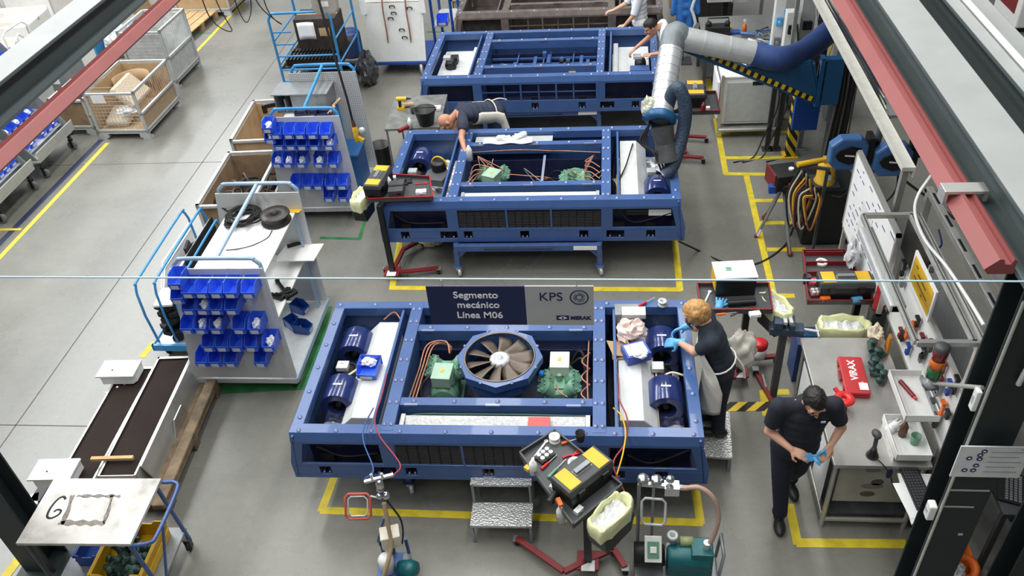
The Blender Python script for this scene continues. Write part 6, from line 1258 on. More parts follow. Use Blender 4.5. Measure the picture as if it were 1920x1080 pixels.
for y in (-1.05, 1.05): B().bx(-.03, .03, y-.03, y+.03, 0, 1.66).obj('upright', alum, root)
B().bx(-.012, .012, -.9, .9, .1, 1.2).obj('grey_panel', mat('panel_cool_grey', (176, 180, 184), .5), root)
tag(B().tube(spl([at(1760, 430, 1.3), at(1765, 460, 1.2), at(1745, 470, 1.1), at(1740, 485, 1.0), at(1755, 490, .95), at(1770, 500, .85), at(1755, 520, .8)], 8), .01, 6).obj('curly_hose', mat('cord_blue', (60, 76, 160), .5)), 'curly blue air hose hanging inside the second frame', 'hose')
tag(B().tube(spl([at(1745, 330, 2.05), at(1722, 365, 2.03), at(1716, 400, 2.03), at(1735, 450, 2.03), at(1775, 500, 2.03), at(1815, 560, 2.03), at(1845, 610, 2.03)], 8), .014, 7).obj('white_conduit', white), 'white conduit curving along the aluminium frame', 'conduit')
for k, ((x0, y0), (x1, y1)) in enumerate((((1650, 300), (1770, 390)), ((1735, 355), (1790, 410)))):
    tag(B().tube(spl([at(x0, y0, 1.0), at((x0+x1)/2, (y0+y1)/2+4, .95), at(x1, y1, 1.0)], 6), .014, 6).obj('span_cable', blackr), ('long black cable spanning behind the whiteboard', 'shorter black cable spanning under the red rail')[k], 'cable')
crumple('poly_bag', onX(1592, 500, 2.36), (.05, .1, .16), clearbag, 'clear bag of parts hanging on the whiteboard edge', 'bag', seed=91)
b = B(); b.bx(-.12, .12, -.02, .02, -.03, .03); 
root = thing('rail_clip', 'silver clamp fixed across the red rail', 'clamp', (2.05, 4.33, 3.37)); B().bx(-.12, .12, -.05, .05, .03, .05).obj('plate', alum, root, bevel=.003); B().bx(-.12, -.1, -.05, .05, -.04, .03).obj('jaw', alum, root); B().bx(.1, .12, -.05, .05, -.02, .03).obj('jaw', alum, root)
# --- stand with the open red-lined tool box, at the bench end
z = .98; P = [(1.86, 6.2), (2.44, 6.2), (2.36, 6.98), (1.95, 6.98)]
tool_stand('tool stand with divided red-edged tray between bench and whiteboard', P, z, (2.42, 6.5), [[(1.8, 6.9), (2.0, 6.6), (2.42, 6.5), (2.6, 6.45)], [(2.42, 6.5), (2.5, 6.9)]], rim=redd)
b = B(); b.bx(-.2, .2, -.005, .005, 0, .04)
for k in range(3): tag(B().bx(-.22+.02*k, .22-.02*k, -.006, .006, 0, .05).obj('tray_divider', redd, loc=(2.15, 6.62+.16*k, z-.012)), '%s dark red divider from the tool box in the divided tray' % ORD[k], 'divider', 'dividers in the divided tray')
tool_box('black yellow-lidded tool box facing the steel bench', (2.2, 6.34, z-.012), R(1), .44, .2, .2)
bag_bin('waste box with pale green lining between tool box and bench', (2.17, 6.03, .86), R(-2), .42, .2, .3)
bits([('socket_tray', Vector((1.97, 6.33, z-.012)), .1, .14, redd, 'red socket tray beside the yellow-lidded box near the bench'), ('small_case', Vector((1.97, 6.5, z-.012)), .1, .12, mat('faded_red', (206, 84, 82), .5), 'pale red case in the divided tray'), ('cup', Vector((1.84, 6.5, z-.012))+Vector((.06,0,0)), 0, .1, black, 'black cup at the aisle edge of the divided tray'), ('roll', Vector((2.02, 6.23, z-.012)), .2, .08, orange, 'orange grip between the box and the pale green bag'), ('roll', Vector((2.3, 6.22, z-.012)), .2, .09, nitrile, 'pale blue tube beside the pale green bag'), ('tape_roll', Vector((2.1, 6.8, z-.012)), 0, .1, white, 'white tape roll at the far end of the divided tray')])
b = B(); b.lathe([(0, 0), (.05, 0), (.055, .02), (.055, .26), (.03, .31), (.02, .33), (0, .33)], (0, 0, 0), 16); b.box((0, -.055, .14), (.06, .004, .1), None, 1); b.bar((0, 0, .33), (-.07, 0, .37), .02, .02, 2); tag(b.obj('red_canister', [red, whitep, black], loc=onX(1648, 590, 2.5)+Vector((-.02, 0, 0.0))), 'red canister with a white label against the tool wall', 'canister')
root = C.objects['red_canister']; root.location.z = .95; 
B().bx(-.06, .06, -.06, .06, -.95, -.0).obj('canister_bracket', greyd, root)
b = B(); b.tube([(0, 0, 0), (0, 0, .8)], .02); b.bx(-.1, .1, -.08, .08, .8, .82); b.bx(-.16, .16, -.16, .16, 0, .02)
boxy('blue_crate', (1.93, 6.27, .0), 0, (.2, .26, .5), mat('crate_blue_dark', (36, 66, 120), .5), 'dark blue crate standing under the divided tray', 'crate', lid=teal)
# --- steel bench with its things
root = thing('steel_bench', 'stainless steel workbench beside the standing worker', 'workbench', (2.12, 5.05, 0))
B().bx(-.37, .36, -.66, .8, .82, .86).obj('worktop', steel, root, bevel=.004)
for x in (-.33, .33):
    for y in (-.6, .74): B().tube([(x, y, .0), (x, y, .82)], .022, 8).obj('leg', steel, root)
b = B(); b.tube([(-.33, -.6, .1), (.33, -.6, .1)], .022); b.tube([(-.33, .74, .1), (.33, .74, .1)], .022); b.tube([(-.33, -.6, .1), (-.33, .74, .1)], .018); b.obj('rail', steel, root); B().bx(-.32, .33, -.58, .72, .14, .16).obj('lower_shelf', greyd, root)
B().bx(-.28, .34, -.57, -.56, .3, .78).obj('front_panel', mat('panel_stained', (172, 170, 158), .5, .1, .12, 5), root)
b = B()
for (x, zz, rx, rz, mi) in ((-.03, .7, .06, .03, 0), (.1, .66, .025, .06, 1), (0, .5, .09, .035, 0), (.03, .55, .05, .04, 2), (-.02, .4, .06, .035, 2)): b.lathe([(0, 0), (.5, .001), (1, .0005)], (0, 0, 0), 14, mi) if False else b.add([(x+rx*math.cos(t*.5236), -.5715, zz+rz*math.sin(t*.5236)) for t in range(12)], [tuple(range(12))], mi)
b.obj('stain', [mat('stain_grey', (120, 122, 116), .5), mat('stain_blue', (52, 60, 104), .5), mat('stain_olive', (86, 84, 66), .5)], root)
for k in range(3): B().bx(-.352, -.348, -.5+.4*k, -.18+.4*k, .2, .74).obj('side_sheet', whitep if k != 1 else mat('sheet_grey', (188, 192, 192), .5), root)
rc = thing('red_case', 'red plastic tool case with white lettering on the steel bench', 'tool case', (2.09, 5.32, .862), R(-3))
b = B(); b.bx(-.1, .1, -.22, .22, 0, .03); b.obj('case_bottom', red, rc, bevel=.008); b = B(); b.bx(-.1, .1, -.22, .22, .032, .062); b.obj('case_lid', mat('case_lid_red', (178, 46, 52), .4), rc, bevel=.01); b = B(); b.bx(-.12, -.1, -.05, .06, .02, .045); b.obj('handle', redd, rc, bevel=.004)
for y in (-.15, .14): B().bx(-.11, -.1, y-.02, y+.02, .02, .05).obj('latch', redd, rc)
txt('VIRAX', .085, rc, frame_mat((.0, .05, .0625), (0, 1, 0), (-1, 0, 0)), white, bold=.002); B().tube([(.05+.012*math.cos(k*.52), -.1+.012*math.sin(k*.52), .063) for k in range(12)], .002, 5, closed=True).obj('registered_mark', white, rc)
B().bx(.02, .09, -.18, -.1, .062, .064).obj('paper_sticker', whitep, rc)
rs = thing('red_hand_wheel', 'bright red round hand wheel tool at the bench edge', 'tool', (1.93, 4.98, .862)); b = B(); b.lathe([(0, .0), (.04, 0), (.04, .01), (.012, .02), (.012, .1), (0, .1)], (0, 0, 0), 14); b.obj('stem', black, rs); b = B(); b.lathe([(.02, .1), (.075, .1), (.085, .115), (.075, .135), (.03, .14), (.02, .12), (.02, .1)], (0, 0, 0), 24); b.bar((-.03, .05, .12), (-.06, .1, .14), .03, .02); b.obj('wheel', bread, rs)
sc = thing('barcode_scanner', 'black barcode scanner standing on the near end of the bench', 'scanner', at(1637, 860, .862)+Vector((0,.03,0)), R(10))
b = B(); b.lathe([(0, 0), (.05, 0), (.045, .02), (.03, .05), (.02, .09), (0, .09)], (0, 0, 0), 14); b.obj('stand', black, sc); b = B(); b.bar((0, 0, .08), (.02, .04, .17), .03, .025); b.ell((.02, .05, .19), (.035, .05, .03)); b.obj('head', greyd, sc); B().tube(spl([(0, -.04, .02), (.03, -.1, .02), (.08, -.15, -.05), (.14, -.16, -.2), (.2, -.13, -.3)], 6), .005, 6).obj('cable', blackr, sc)
for k, (px, py, s) in enumerate(((1650, 672, 1), (1640, 655, .9), (1652, 705, 1), (1660, 715, .8), (1645, 690, .9))):
    b = B(); b.cyl((-.06, 0, .03), (.06, .02, .03), .024, n=10); b.cyl((0, 0, .03), (.01, .0, .1), .02, .026, 10); b.ell((.05, 0, .045), .03, n=8, k=6); b.lathe([(0, 0), (.035, 0), (.035, .012), (0, .012)], (0, 0, .1), 10)
    tag(b.obj('green_valve', greend, loc=at(px, py, .862)+Vector((-.03,0,0)), rz=k*1.3), 'green valve fitting in the row along the tool wall', 'valve', 'green valves on the bench')
crumple('rag', at(1652, 640, .862)+Vector((-.06, .0, .0)), (.06, .09, .09), mat('rag_cream', (226, 212, 190), .8), 'cream rag and gloves against the tool wall', 'rag', seed=95)
b = B(); b.prism([(0, 0), (.1, .02), (.06, .2), (.02, .18)], 0, .02, 0, lambda u, v, h: (h, u, v)); tag(b.obj('orange_holder', [mat('holder_orange', (206, 132, 50), .5)], loc=(2.44, 5.62, .862)), 'orange and red holder leaning on the tool wall', 'holder')
def shelf_tray(label, loc, rz, w, d, h):
    root = thing('parts_tray', label, 'tray', loc, rz, 'white trays at the tool wall'); b = B(); b.bx(-w/2, w/2, -d/2, d/2, 0, .008); b.bx(-w/2, -w/2+.008, -d/2, d/2, 0, h); b.bx(w/2-.008, w/2, -d/2, d/2, 0, h); b.bx(-w/2, w/2, -d/2, -d/2+.008, 0, h); b.bx(-w/2, w/2, d/2-.008, d/2, 0, h); b.obj('shell', white, root, bevel=.003); return root
r1 = shelf_tray('upper white tray with a red tool on the tool wall', (2.40, 4.86, 1.12), 0, .26, .5, .07); B().bx(.1, .14, -.2, .2, .02, .06).obj('wall_hook', greym, r1)
bits([('screwdriver', Vector((2.37, 4.95, 1.13)), 1.9, .26, bread, 'long red tool lying in the upper white tray')]); B().cyl((-.1, 0, .014), (.08, 0, .014), .018, n=10).obj('grip_sleeve', redd, [o for o in C.objects if o.get('label') == 'long red tool lying in the upper white tray'][0])
shelf_tray('lower white tray with brown and green parts beside the scanner', (2.33, 4.62, .9), R(0), .26, .42, .07); b = B(); b.bx(2.2, 2.46, 4.45, 4.8, .862, .9); tag(b.obj('tray_riser', alum), 'pale riser under the lower white tray', 'riser')
bits([('bottle', Vector((2.31, 4.66, .91)), 0, .1, mat('brown_bottle', (96, 62, 42), .4), 'brown bottle in the lower white tray'), ('cup', Vector((2.38, 4.58, .91)), 0, .1, greenc, 'green cup in the lower white tray'), ('glove', Vector((2.28, 4.74, .91)), .6, .1, whitep, 'white crumpled glove in the lower white tray')])
root = thing('white_upright', 'rounded white upright at the near end of the tool wall', 'upright', (2.62, 4.27, 0)); B().bx(-.035, .035, -.035, .035, .0, 2.12).obj('post', white, root, bevel=.025)
root = thing('keyboard_shelf', 'white shelf with a black keyboard beside the dark column', 'shelf', (2.34, 4.2, .8)); b = B(); b.prism([(-.14, -.3), (.1, -.3), (.13, .16), (-.12, .16)], 0, .015); b.obj('board', white, root); B().bar((.1, .14, -.02), (.1, -.1, -.02), .03, .03).obj('bracket', black, root); B().bar((.2, .1, -.8), (.2, .1, .0), .04, .04).obj('post', greyd, root); B().bar((.2, .1, -.02), (.1, .1, -.02), .03, .03).obj('bracket', greyd, root)
root = thing('keyboard', 'black computer keyboard on the white shelf', 'keyboard', (2.32, 4.22, .8162), R(4)); B().bx(-.07, .07, -.2, .2, 0, .018).obj('case', black, root, bevel=.004); q = B()
for i in range(5):
    for j in range(14): q.bx(-.058+.023*i, -.04+.023*i, -.185+.026*j, -.164+.026*j, .018, .024)
q.obj('keys', greyd, root)
tag(B().prism([(-.1, -.2), (.06, -.22), (.1, .1), (-.08, .12)], 0, .002).obj('paper_sheet', whitep, loc=(2.26, 4.16, .7995), rz=.2), 'white paper lying at the keyboard shelf edge', 'paper'); C.objects['paper_sheet.001'].location.z = .8155
# bench vise on its post
root = thing('bench_vise', 'blue grey bench vise on a steel pedestal at the bench corner', 'vise', (1.62, 5.94, 0))
B().bar((0, 0, 0.01), (0, 0, .84), .06, .06).obj('pedestal', greyd, root); b = B(); b.box((.02, 0, .88), (.3, .12, .08), Matrix.Rotation(-.1, 3, 'Z')); b.box((-.06, .02, .96), (.08, .16, .08), Matrix.Rotation(-.1, 3, 'Z')); b.box((.06, .0, .95), (.05, .16, .08), Matrix.Rotation(-.1, 3, 'Z')); b.obj('vise_body', mat('vise_blue', (58, 72, 92), .4, .2), root, bevel=.01); B().box((-.01, .02, 1.0), (.03, .16, .03)).obj('jaw', greyl, root); B().box((.04, .02, 1.0), (.03, .16, .03)).obj('jaw', greyl, root); b = B(); b.cyl((.17, 0, .88), (.3, -.03, .88), .014); b.cyl((.29, -.1, .88), (.29, .06, .88), .008); b.obj('screw_handle', greyl, root)
b = B(); b.bar((-.12, .3, .03), (-.02, -.1, .03), .04, .03); b.bar((-.02, -.1, .03), (.14, -.2, .03), .04, .03); b.obj('wheeled_base', redd, root); castor(root, -.13, .3, .03); B().bar((-.08, .2, .1), (-.05, .05, .02), .014, .014).obj('steel_rod', greyl, root)
# column fittings: signal tower, notice, box, wires
root = thing('signal_tower', 'red, orange and green signal tower on a pipe from the column', 'signal lamp', onY(1745, 718, 3.95))
tp_ = Vector(root.location); ax_ = Vector((0, 0, 1)); zz = 0
b = B(); b.lathe([(0, -.02), (.05, -.02), (.05, .01), (.03, .02), (.02, .06), (0, .06)], (0, 0, 0), 18); b.obj('base', greym, root)
for k, (nm, c) in enumerate((('green_lens', (22, 104, 62)), ('orange_lens', (222, 110, 36)), ('red_lens', (112, 30, 34)))):
    b = B(); b.lathe([(0, 0), (.045, 0), (.046, .07), (.042, .074), (0, .074)], (0, 0, .06+.075*k), 20); b.obj(nm, mat(nm, c, .2, 0, .05, coat=.5), root)
b = B(); b.lathe([(.046, 0), (.046, .03), (.03, .04), (0, .04)], (0, 0, .285), 18); b.obj('cap', greyd, root)
e = onY(1842, 727, 3.62)-tp_; b = B(); b.tube([(0, 0, 0), tuple(e)], .014, 8); b.obj('bracket_pipe', alum, root)
root = thing('safety_notice', 'white safety notice with round blue icons on the dark column', 'notice', (2.29, 3.5, 2.0))
b = B(); b.bx(-.2, .2, -.004, .004, -.14, .14); b.obj('sheet', mat('notice_white', (222, 226, 226), .5), root); q = B(); q.bx(-.03, .03, .004, .085, -.05, .05); q.obj('holder', greyd, root)
inkn = mat('notice_blue', (48, 58, 104), .5, 0, 0)
for (x, zz) in ((-.06, .1), (-.075, .065), (-.13, .035), (-.07, .03), (-.075, -.03), (-.13, -.075), (-.08, -.075)):
    b = B(); b.cyl((x, -.0045, zz), (x, -.006, zz), .018, n=16); b.box((x, -.0065, zz), (.014, .001, .01), None, 1); b.obj('icon', [inkn, whitep], root)
b = B()
for k in range(5): b.bx(-.02, .17-.02*(k % 2), -.0055, -.0045, .09-.045*k, .096-.045*k)
b.bx(.14, .175, -.0055, -.0045, .115, .122); b.obj('text_lines', mat('notice_ink_grey', (150, 152, 158), .5, 0, 0), root)
def on_col(nm, label, cat, px, py, y, d, M):
    p = onX(px, py, 2.15); o = B().box((0, 0, 0), d).obj(nm, M, loc=(2.15-d[0]/2, y, p.z), bevel=.006); return tag(o, label, cat)
z_ = on_plane(1822, 752, (0, 3.6, 0), (0, 1, 0)).z
root = thing('junction_box', 'upper white box on the edge of the dark column', 'junction box', (2.12, 3.62, z_)); B().bx(.0, .03, -.03, .02, -.08, .08).obj('cover', white, root, bevel=.006); B().bx(-.002, .0, -.015, .01, -.03, .03).obj('label_plate', greyl, root)
z_ = on_plane(1748, 960, (0, 3.6, 0), (0, 1, 0)).z
root = thing('junction_box', 'lower white box on the dark column beside the keyboard', 'junction box', (2.11, 3.62, z_)); B().bx(-.01, .04, -.04, .03, -.07, .07).obj('cover', white, root, bevel=.01); B().bx(-.012, -.01, -.02, .02, -.02, .02).obj('label_plate', greyl, root)
tag(B().tube([(2.16, 3.568, .4), (2.16, 3.568, 3.2)], .01, 7).obj('column_conduit', alum), 'thin pale conduit running up the edge of the dark column', 'conduit')
tag(B().tube(spl([(2.3, 3.56, 2.6), (2.28, 3.5, 2.95), (2.2, 3.45, 3.2), (2.22, 3.4, 3.45), (2.3, 3.3, 3.62), (2.5, 3.3, 3.66)], 8), .016, 8).obj('bent_conduit', white), 'white bent conduit looping from the column over the beam', 'conduit')
for k, zz in enumerate((1.62, 1.45)): tag(B().bx(-.12, .12-.05*k, -.004, 0, 0, .015).obj('silver_strip', alum, loc=(2.29, 3.578, zz)), ('upper silver strip on the face of the column', 'lower silver strip on the face of the column')[k], 'strip')
tag(B().bx(-.015, .015, -.004, 0, 0, .02).obj('small_plate', greyl, loc=(2.35, 3.578, 1.15)), 'tiny pale plate low on the face of the column', 'plate')
# behind the column
root = thing('side_desk', 'low dark desk behind the dark column with a laptop', 'desk', (2.98, 4.25, 0)); B().bx(-.08, .4, -.2, .35, .72, .75).obj('worktop', greyd, root)
for x in (-.05, .36):
    for y in (-.16, .31): B().bx(x-.02, x+.02, y-.02, y+.02, 0, .72).obj('leg', greyd, root)
root = thing('laptop', 'dark open laptop on the low desk behind the column', 'laptop', (3.05, 4.28, .752), R(70)); B().bx(-.15, .15, -.11, .11, 0, .018).obj('base', black, root, bevel=.004); b = B(); b.prism([(.11, .018), (.118, .018), (.2, .2), (.192, .2)], -.15, .15, 0, lambda u, v, h: (h, u, v)); b.obj('screen', greyd, root); q = B()
for i in range(4):
    for j in range(11): q.bx(-.13+.024*j, -.112+.024*j, -.05+.03*i, -.03+.03*i, .018, .021)
q.obj('keys', greym, root)
root = thing('orange_jack', 'orange handled pallet jack parts behind the column foot', 'jack', (2.73, 4.12, 0)); B().tube([(-.02, .26, .75), (0, .1, .45), (.02, -.05, .2)], .018, 8).obj('handle', orange, root); b = B(); b.lathe([(.05, 0), (.1, 0), (.11, .05), (.08, .08), (.05, .05), (.05, 0)], (.03, -.12, .12), 16, ax=(0, -.5, 1)); b.bx(-.05, .1, -.1, .06, 0, .2); b.obj('pump_block', orange, root)
boxy('dark_tub', (2.68, 4.6, 0), 0, (.34, .3, .55), mat('tub_maroon', (74, 40, 38), .5, 0, .2), 'dark maroon tub behind the column foot', 'tub', lid=black)
crumple('clear_bag', (2.66, 3.95, 0), (.09, .1, .13), clearbag, 'clear bag standing at the column foot', 'bag', seed=97)
root = thing('high_vis_tag', 'lime green tag hanging on a carabiner low on the column', 'tag', (2.13, 3.6, .48)); B().box((-.01, -.03, 0), (.03, .012, .07), Matrix.Rotation(.3, 3, 'Y')).obj('tag_plate', mat('lime_tag', (206, 232, 60), .5), root); B().tube([(.0+.02*math.cos(k*.63), -.03, .06+.035*math.sin(k*.63)) for k in range(10)], .005, 6, closed=True).obj('carabiner', alum, root); B().bx(0, .03, -.03, .0, .03, .06).obj('hook', alum, root)
# white machine in the far corner
root = thing('white_machine', 'white machine with dark vents in the far corner beyond the beams', 'machine', at(1925, 55)+Vector((.3, .3, 0))); b = B(); b.bx(-.6, .6, -.5, .5, .1, .9); b.bx(-.7, -.3, -.3, .4, .9, 1.1); b.obj('housing', white, root, bevel=.03); B().bx(-.61, -.55, -.35, .3, .3, .6).obj('vent', redd, root); B().bx(-.4, .4, -.51, -.5, .3, .6).obj('vent', black, root); B().bx(-.5, .5, -.4, .4, 0, .1).obj('plinth', dark, root)
# ---------------------------------------------------------------- the wire across the hall and the hanging line sign
WY, WZ = 3.0, on_plane(955, 526, (0, 3.0, 0), (0, 1, 0)).z
a, b_ = on_plane(-40, 519, (0, WY, 0), (0, 1, 0)), on_plane(1960, 528, (0, WY, 0), (0, 1, 0))
dx = (b_-a).normalized()
tag(B().tube([a-dx*1.5, a, (a+b_)/2, b_, b_+dx*1.5], .0045, 6).obj('hall_wire', rope), 'thin pale blue wire stretched across the hall in front of the columns', 'wire')
s0 = on_plane(798, 536, (0, WY, 0), (0, 1, 0)); s1 = on_plane(1113, 536, (0, WY, 0), (0, 1, 0)); s2 = on_plane(957, 607, (0, WY, 0), (0, 1, 0)); s3 = on_plane(955, 535, (0, WY, 0), (0, 1, 0))
SW = (s1-s0).length; SH = s3.z-s2.z; sc_ = (s0+s1)/2; xa = (s1-s0).normalized()
root = thing('line_sign', 'hanging navy and grey line sign reading Segmento mecánico Línea M06', 'sign', sc_); root.rotation_euler = (0, -math.asin(xa.z), 0)
navys = mat('sign_navy', (24, 34, 78), .4, 0, 0); greys = mat('sign_grey', (170, 172, 174), .5, 0, .02)
sx = -SW/2+SW*(985-798)/(1113-798)
B().bx(-SW/2, sx, -.004, .004, -SH, 0).obj('navy_panel', navys, root); B().bx(sx, SW/2, -.004, .004, -SH, 0).obj('grey_panel', greys, root)
for x in (-SW*.4, SW*.4): B().tube([(x, 0, 0), (x, 0, .035)], .003, 6).obj('hanger', alum, root)
px_ = SW/315
T = lambda x, z: frame_mat((-SW/2+(x-798)*px_, -.0045, -(z-536)*px_*SH/(71*px_)), (1, 0, 0), (0, 0, 1))
wt_ = mat('sign_white', (236, 238, 242), .5, 0, 0)
for s, x, yv in (('Segmento', 891, 552), ('mecánico', 894, 570), ('Línea M06', 895, 589)): txt(s, 21.5*px_, root, T(x, yv), wt_, bold=.0006)
txt('KPS', 28*px_, root, T(1033, 555), navys); txt('MERAK', 12*px_, root, T(1088, 593.5), navys, bold=.0012)
def ringl(cx, cz, r, w, n=28, a0=0, a1=2*math.pi, sq=1):
    t = T(cx, cz).translation; b = B()
    b.tube([(t.x+r*math.cos(a0+(a1-a0)*k/n), t.y, t.z+sq*r*math.sin(a0+(a1-a0)*k/n)) for k in range(n+(0 if a1-a0 > 6.2 else 1))], w, 5, closed=a1-a0 > 6.2); return b
ringl(1086, 555.5, 16.5*px_, 1.3*px_).obj('logo_ring', navys, root)
for k in range(3): ringl(1086, 555.5, 9.5*px_, 1.5*px_, 10, k*2.094+.2, k*2.094+1.9).obj('logo_arc', mat('logo_slate', (92, 104, 132), .5, 0, 0), root)
ringl(1086, 555.5, 6*px_, .9*px_).obj('logo_inner_ring', navys, root)
t = T(1054, 593).translation; B().bx(t.x-12*px_, t.x+12*px_, -.0055, -.004, t.z-5.5*px_, t.z+5.5*px_).obj('logo_block', navys, root)
b = B(); b.add([(t.x+dx_*px_, -.006, t.z+dz_*px_) for dx_, dz_ in ((-9, 0), (-2, 3.5), (2, 3.5), (9, 0), (2, -3.5), (-2, -3.5))], [(0, 5, 4, 3, 2, 1)]); b.obj('logo_eye', wt_, root)
b = B(); b.cyl((t.x, -.006, t.z), (t.x, -.0068, t.z), 2.4*px_, n=16); b.obj('logo_pupil', navys, root)
# ---------------------------------------------------------------- people
def basis(up, front):
    u = Vector(up).normalized(); f = Vector(front); f = (f-u*f.dot(u)).normalized(); s = f.cross(u)   # side points to the person's right
    return Matrix((s, f, u)).transposed()
def hand(b, wrist, d, palm, side, curl=.8, sc=1.0):
    """palm and five bent fingers: d points from wrist to knuckles, palm is the way the palm faces, side = +1 thumb to d x palm"""
    w = Vector(wrist); d = Vector(d).normalized(); p = Vector(palm); p = (p-d*p.dot(d)).normalized(); t = d.cross(p)*side
    for k in range(4):
        o = t*(.030-.02*k)*sc; b.cap(w+d*.012*sc+o*.55, w+d*.085*sc+o, .014*sc, .0125*sc, 8)
        L = (.040, .046, .043, .033)[k]*sc; a = curl*(.7+.1*k); q = w+d*.09*sc+o
        for j in range(3):
            ang = a*(j+.6); dd = d*math.cos(ang)+p*math.sin(ang); e = q+dd*L*(1, .7, .55)[j]; b.cap(q, e, (.0098-.0008*j)*sc, (.0092-.0009*j)*sc, 8); q = e
    q = w+d*.025*sc+t*.028*sc; e = q+(d*.5+t*.75+p*.35).normalized()*.042*sc; b.cap(q, e, .014*sc, .011*sc, 8); b.cap(e, e+(d*.85+t*.1+p*.45).normalized()*.034*sc, .0105*sc, .009*sc, 8)
def person(label, J, M, group=None, vox=.0075, hair=None, bald=False, apron=None, glasses=False, mask=False, extra=None, legs=True, sleeve=.72, girth=1.0, gloves=None):
    """J: world joints; the root stands between the feet"""
    V = {k: Vector(v) for k, v in J.items() if k != 'floor' and not k.startswith('hand')}
    base = (V['ankle_a']+V['ankle_b'])/2; base.z = J.get('floor', 0)
    root = thing('person', label, 'person', base, 0, group)
    for k in V: V[k] = V[k]-base
    sp = V['neck']-V['pelvis']; fr = Vector(J['front']); Bt = basis(sp, fr); side, front, up = Bt.col[0], Bt.col[1], Bt.col[2]
    HB = basis(J['head_up'], J['face']); hs, hf, hu = HB.col[0], HB.col[1], HB.col[2]
    # ---- body: one continuous skin surface
    b = B(); H = V['head']
    b.ell(H+hu*.015-hf*.008, (.074, .094, .098), HB, 18, 12); b.ell(H-hu*.045+hf*.02, (.058, .07, .07), HB, 14, 10); b.ell(H-hu*.085+hf*.058, (.03, .03, .026), HB, 10, 8)
    b.cap(H+hu*.012+hf*.088, H-hu*.03+hf*.108, .010, .016, 8); b.ell(H-hu*.033+hf*.1, (.021, .014, .011), HB, 8, 6)
    b.cap(H+hu*.028+hf*.078+hs*.045, H+hu*.028+hf*.078-hs*.045, .014, .014, 8)
    for s in (-1, 1):
        b.ell(H+hs*s*.076-hu*.012-hf*.005, (.012, .022, .034), HB, 8, 6); b.ell(H+hs*s*.035-hu*.028+hf*.068, (.026, .022, .024), HB, 8, 6)
    b.cap(H-hu*.068+hf*.086+hs*.02, H-hu*.068+hf*.086-hs*.02, .009, .009, 8)
    b.cap(V['neck'], H-hu*.05-hf*.02, .056, .052, 12)
    for k in ('a', 'b'):
        b.cap(V['shoulder_'+k], V['elbow_'+k], .047*girth, .038, 12); b.cap(V['elbow_'+k], V['wrist_'+k], .041, .026, 12)
        hd = J.get('hand_'+k)
        if hd and not (gloves and k in gloves): hand(b, V['wrist_'+k], hd[0], hd[1], hd[2], hd[3] if len(hd) > 3 else .8)
        b.cap(V['neck']-up*.02, V['shoulder_'+k], .05, .05, 10)
        if legs: b.cap(V['hip_'+k], V['knee_'+k], .07, .05, 10); b.cap(V['knee_'+k], V['ankle_'+k], .05, .035, 10)
    n = 7
    for i in range(n):
        t = i/(n-1); c = V['pelvis'].lerp(V['neck'], t*.92); wd = (.155, .145, .138, .145, .158, .16, .11)[i]*girth; dp = (.1, .1, .098, .1, .105, .1, .075)[i]*girth; b.ell(c, (wd, dp, .085), Bt, 16, 8)
    body = b.obj('body', M['skin'], root, remesh=vox, smooth_it=5)
    # ---- shirt
    b = B()
    for i in range(n):
        t = i/(n-1); c = V['pelvis'].lerp(V['neck'], .02+t*.88); wd = (.172, .166, .16, .165, .176, .178, .115)[i]*girth; dp = (.128, .124, .12, .122, .125, .117, .085)[i]*girth; b.ell(c, (wd, dp, .1), Bt, 18, 8)
    for k in ('a', 'b'):
        s, e = V['shoulder_'+k], V['elbow_'+k]; b.cap(V['neck']-up*.06, s, .068, .072, 12); b.ell(s, .073*girth, n=12, k=8); b.cyl(s, s.lerp(e, sleeve), .072*girth, .062*girth, 14)
    b.obj('shirt', M['shirt'], root, remesh=.011, smooth_it=4)
    b = B(); b.tube([V['neck']+up*.0+(side*math.cos(q*.5236)*.066+front*math.sin(q*.5236)*.062) for q in range(12)], .012, 8, closed=True); b.obj('collar', M['shirt'], root)
    # ---- trousers and shoes
    if legs:
        b = B(); pz = V['pelvis']; b.ell(pz-up*.02, (.172*girth, .125*girth, .12), Bt, 16, 8)
        for k in ('a', 'b'):
            b.cap(V['hip_'+k], V['knee_'+k], .098*girth, .073, 14); b.cap(V['knee_'+k], V['ankle_'+k]+Vector((0, 0, .06)), .073, .06, 14); b.cyl(V['ankle_'+k]+Vector((0, 0, .07)), V['ankle_'+k]+Vector((0, 0, .0)), .062, .066, 14)
        b.obj('trousers', M['trousers'], root, remesh=.012, smooth_it=3)
        for k in ('a', 'b'):
            td = Vector(J['toe_'+k]).normalized(); A_ = V['ankle_'+k]; z0 = -A_.z+0; b = B(); f = Vector((A_.x, A_.y, 0)); SB = basis((0, 0, 1), td)
            b.ell(f-td*.02+Vector((0, 0, .045)), (.045, .075, .055), SB, 12, 8); b.ell(f+td*.1+Vector((0, 0, .038)), (.05, .1, .042), SB, 12, 8); b.cap(f+Vector((0, 0, .05)), f+Vector((0, 0, .11)), .05, .046, 12)
            b.v = [(x, y, max(z, .0)) for x, y, z in b.v]
            b.obj('shoe', M.get('shoe', shoem), root, remesh=.009, smooth_it=2)
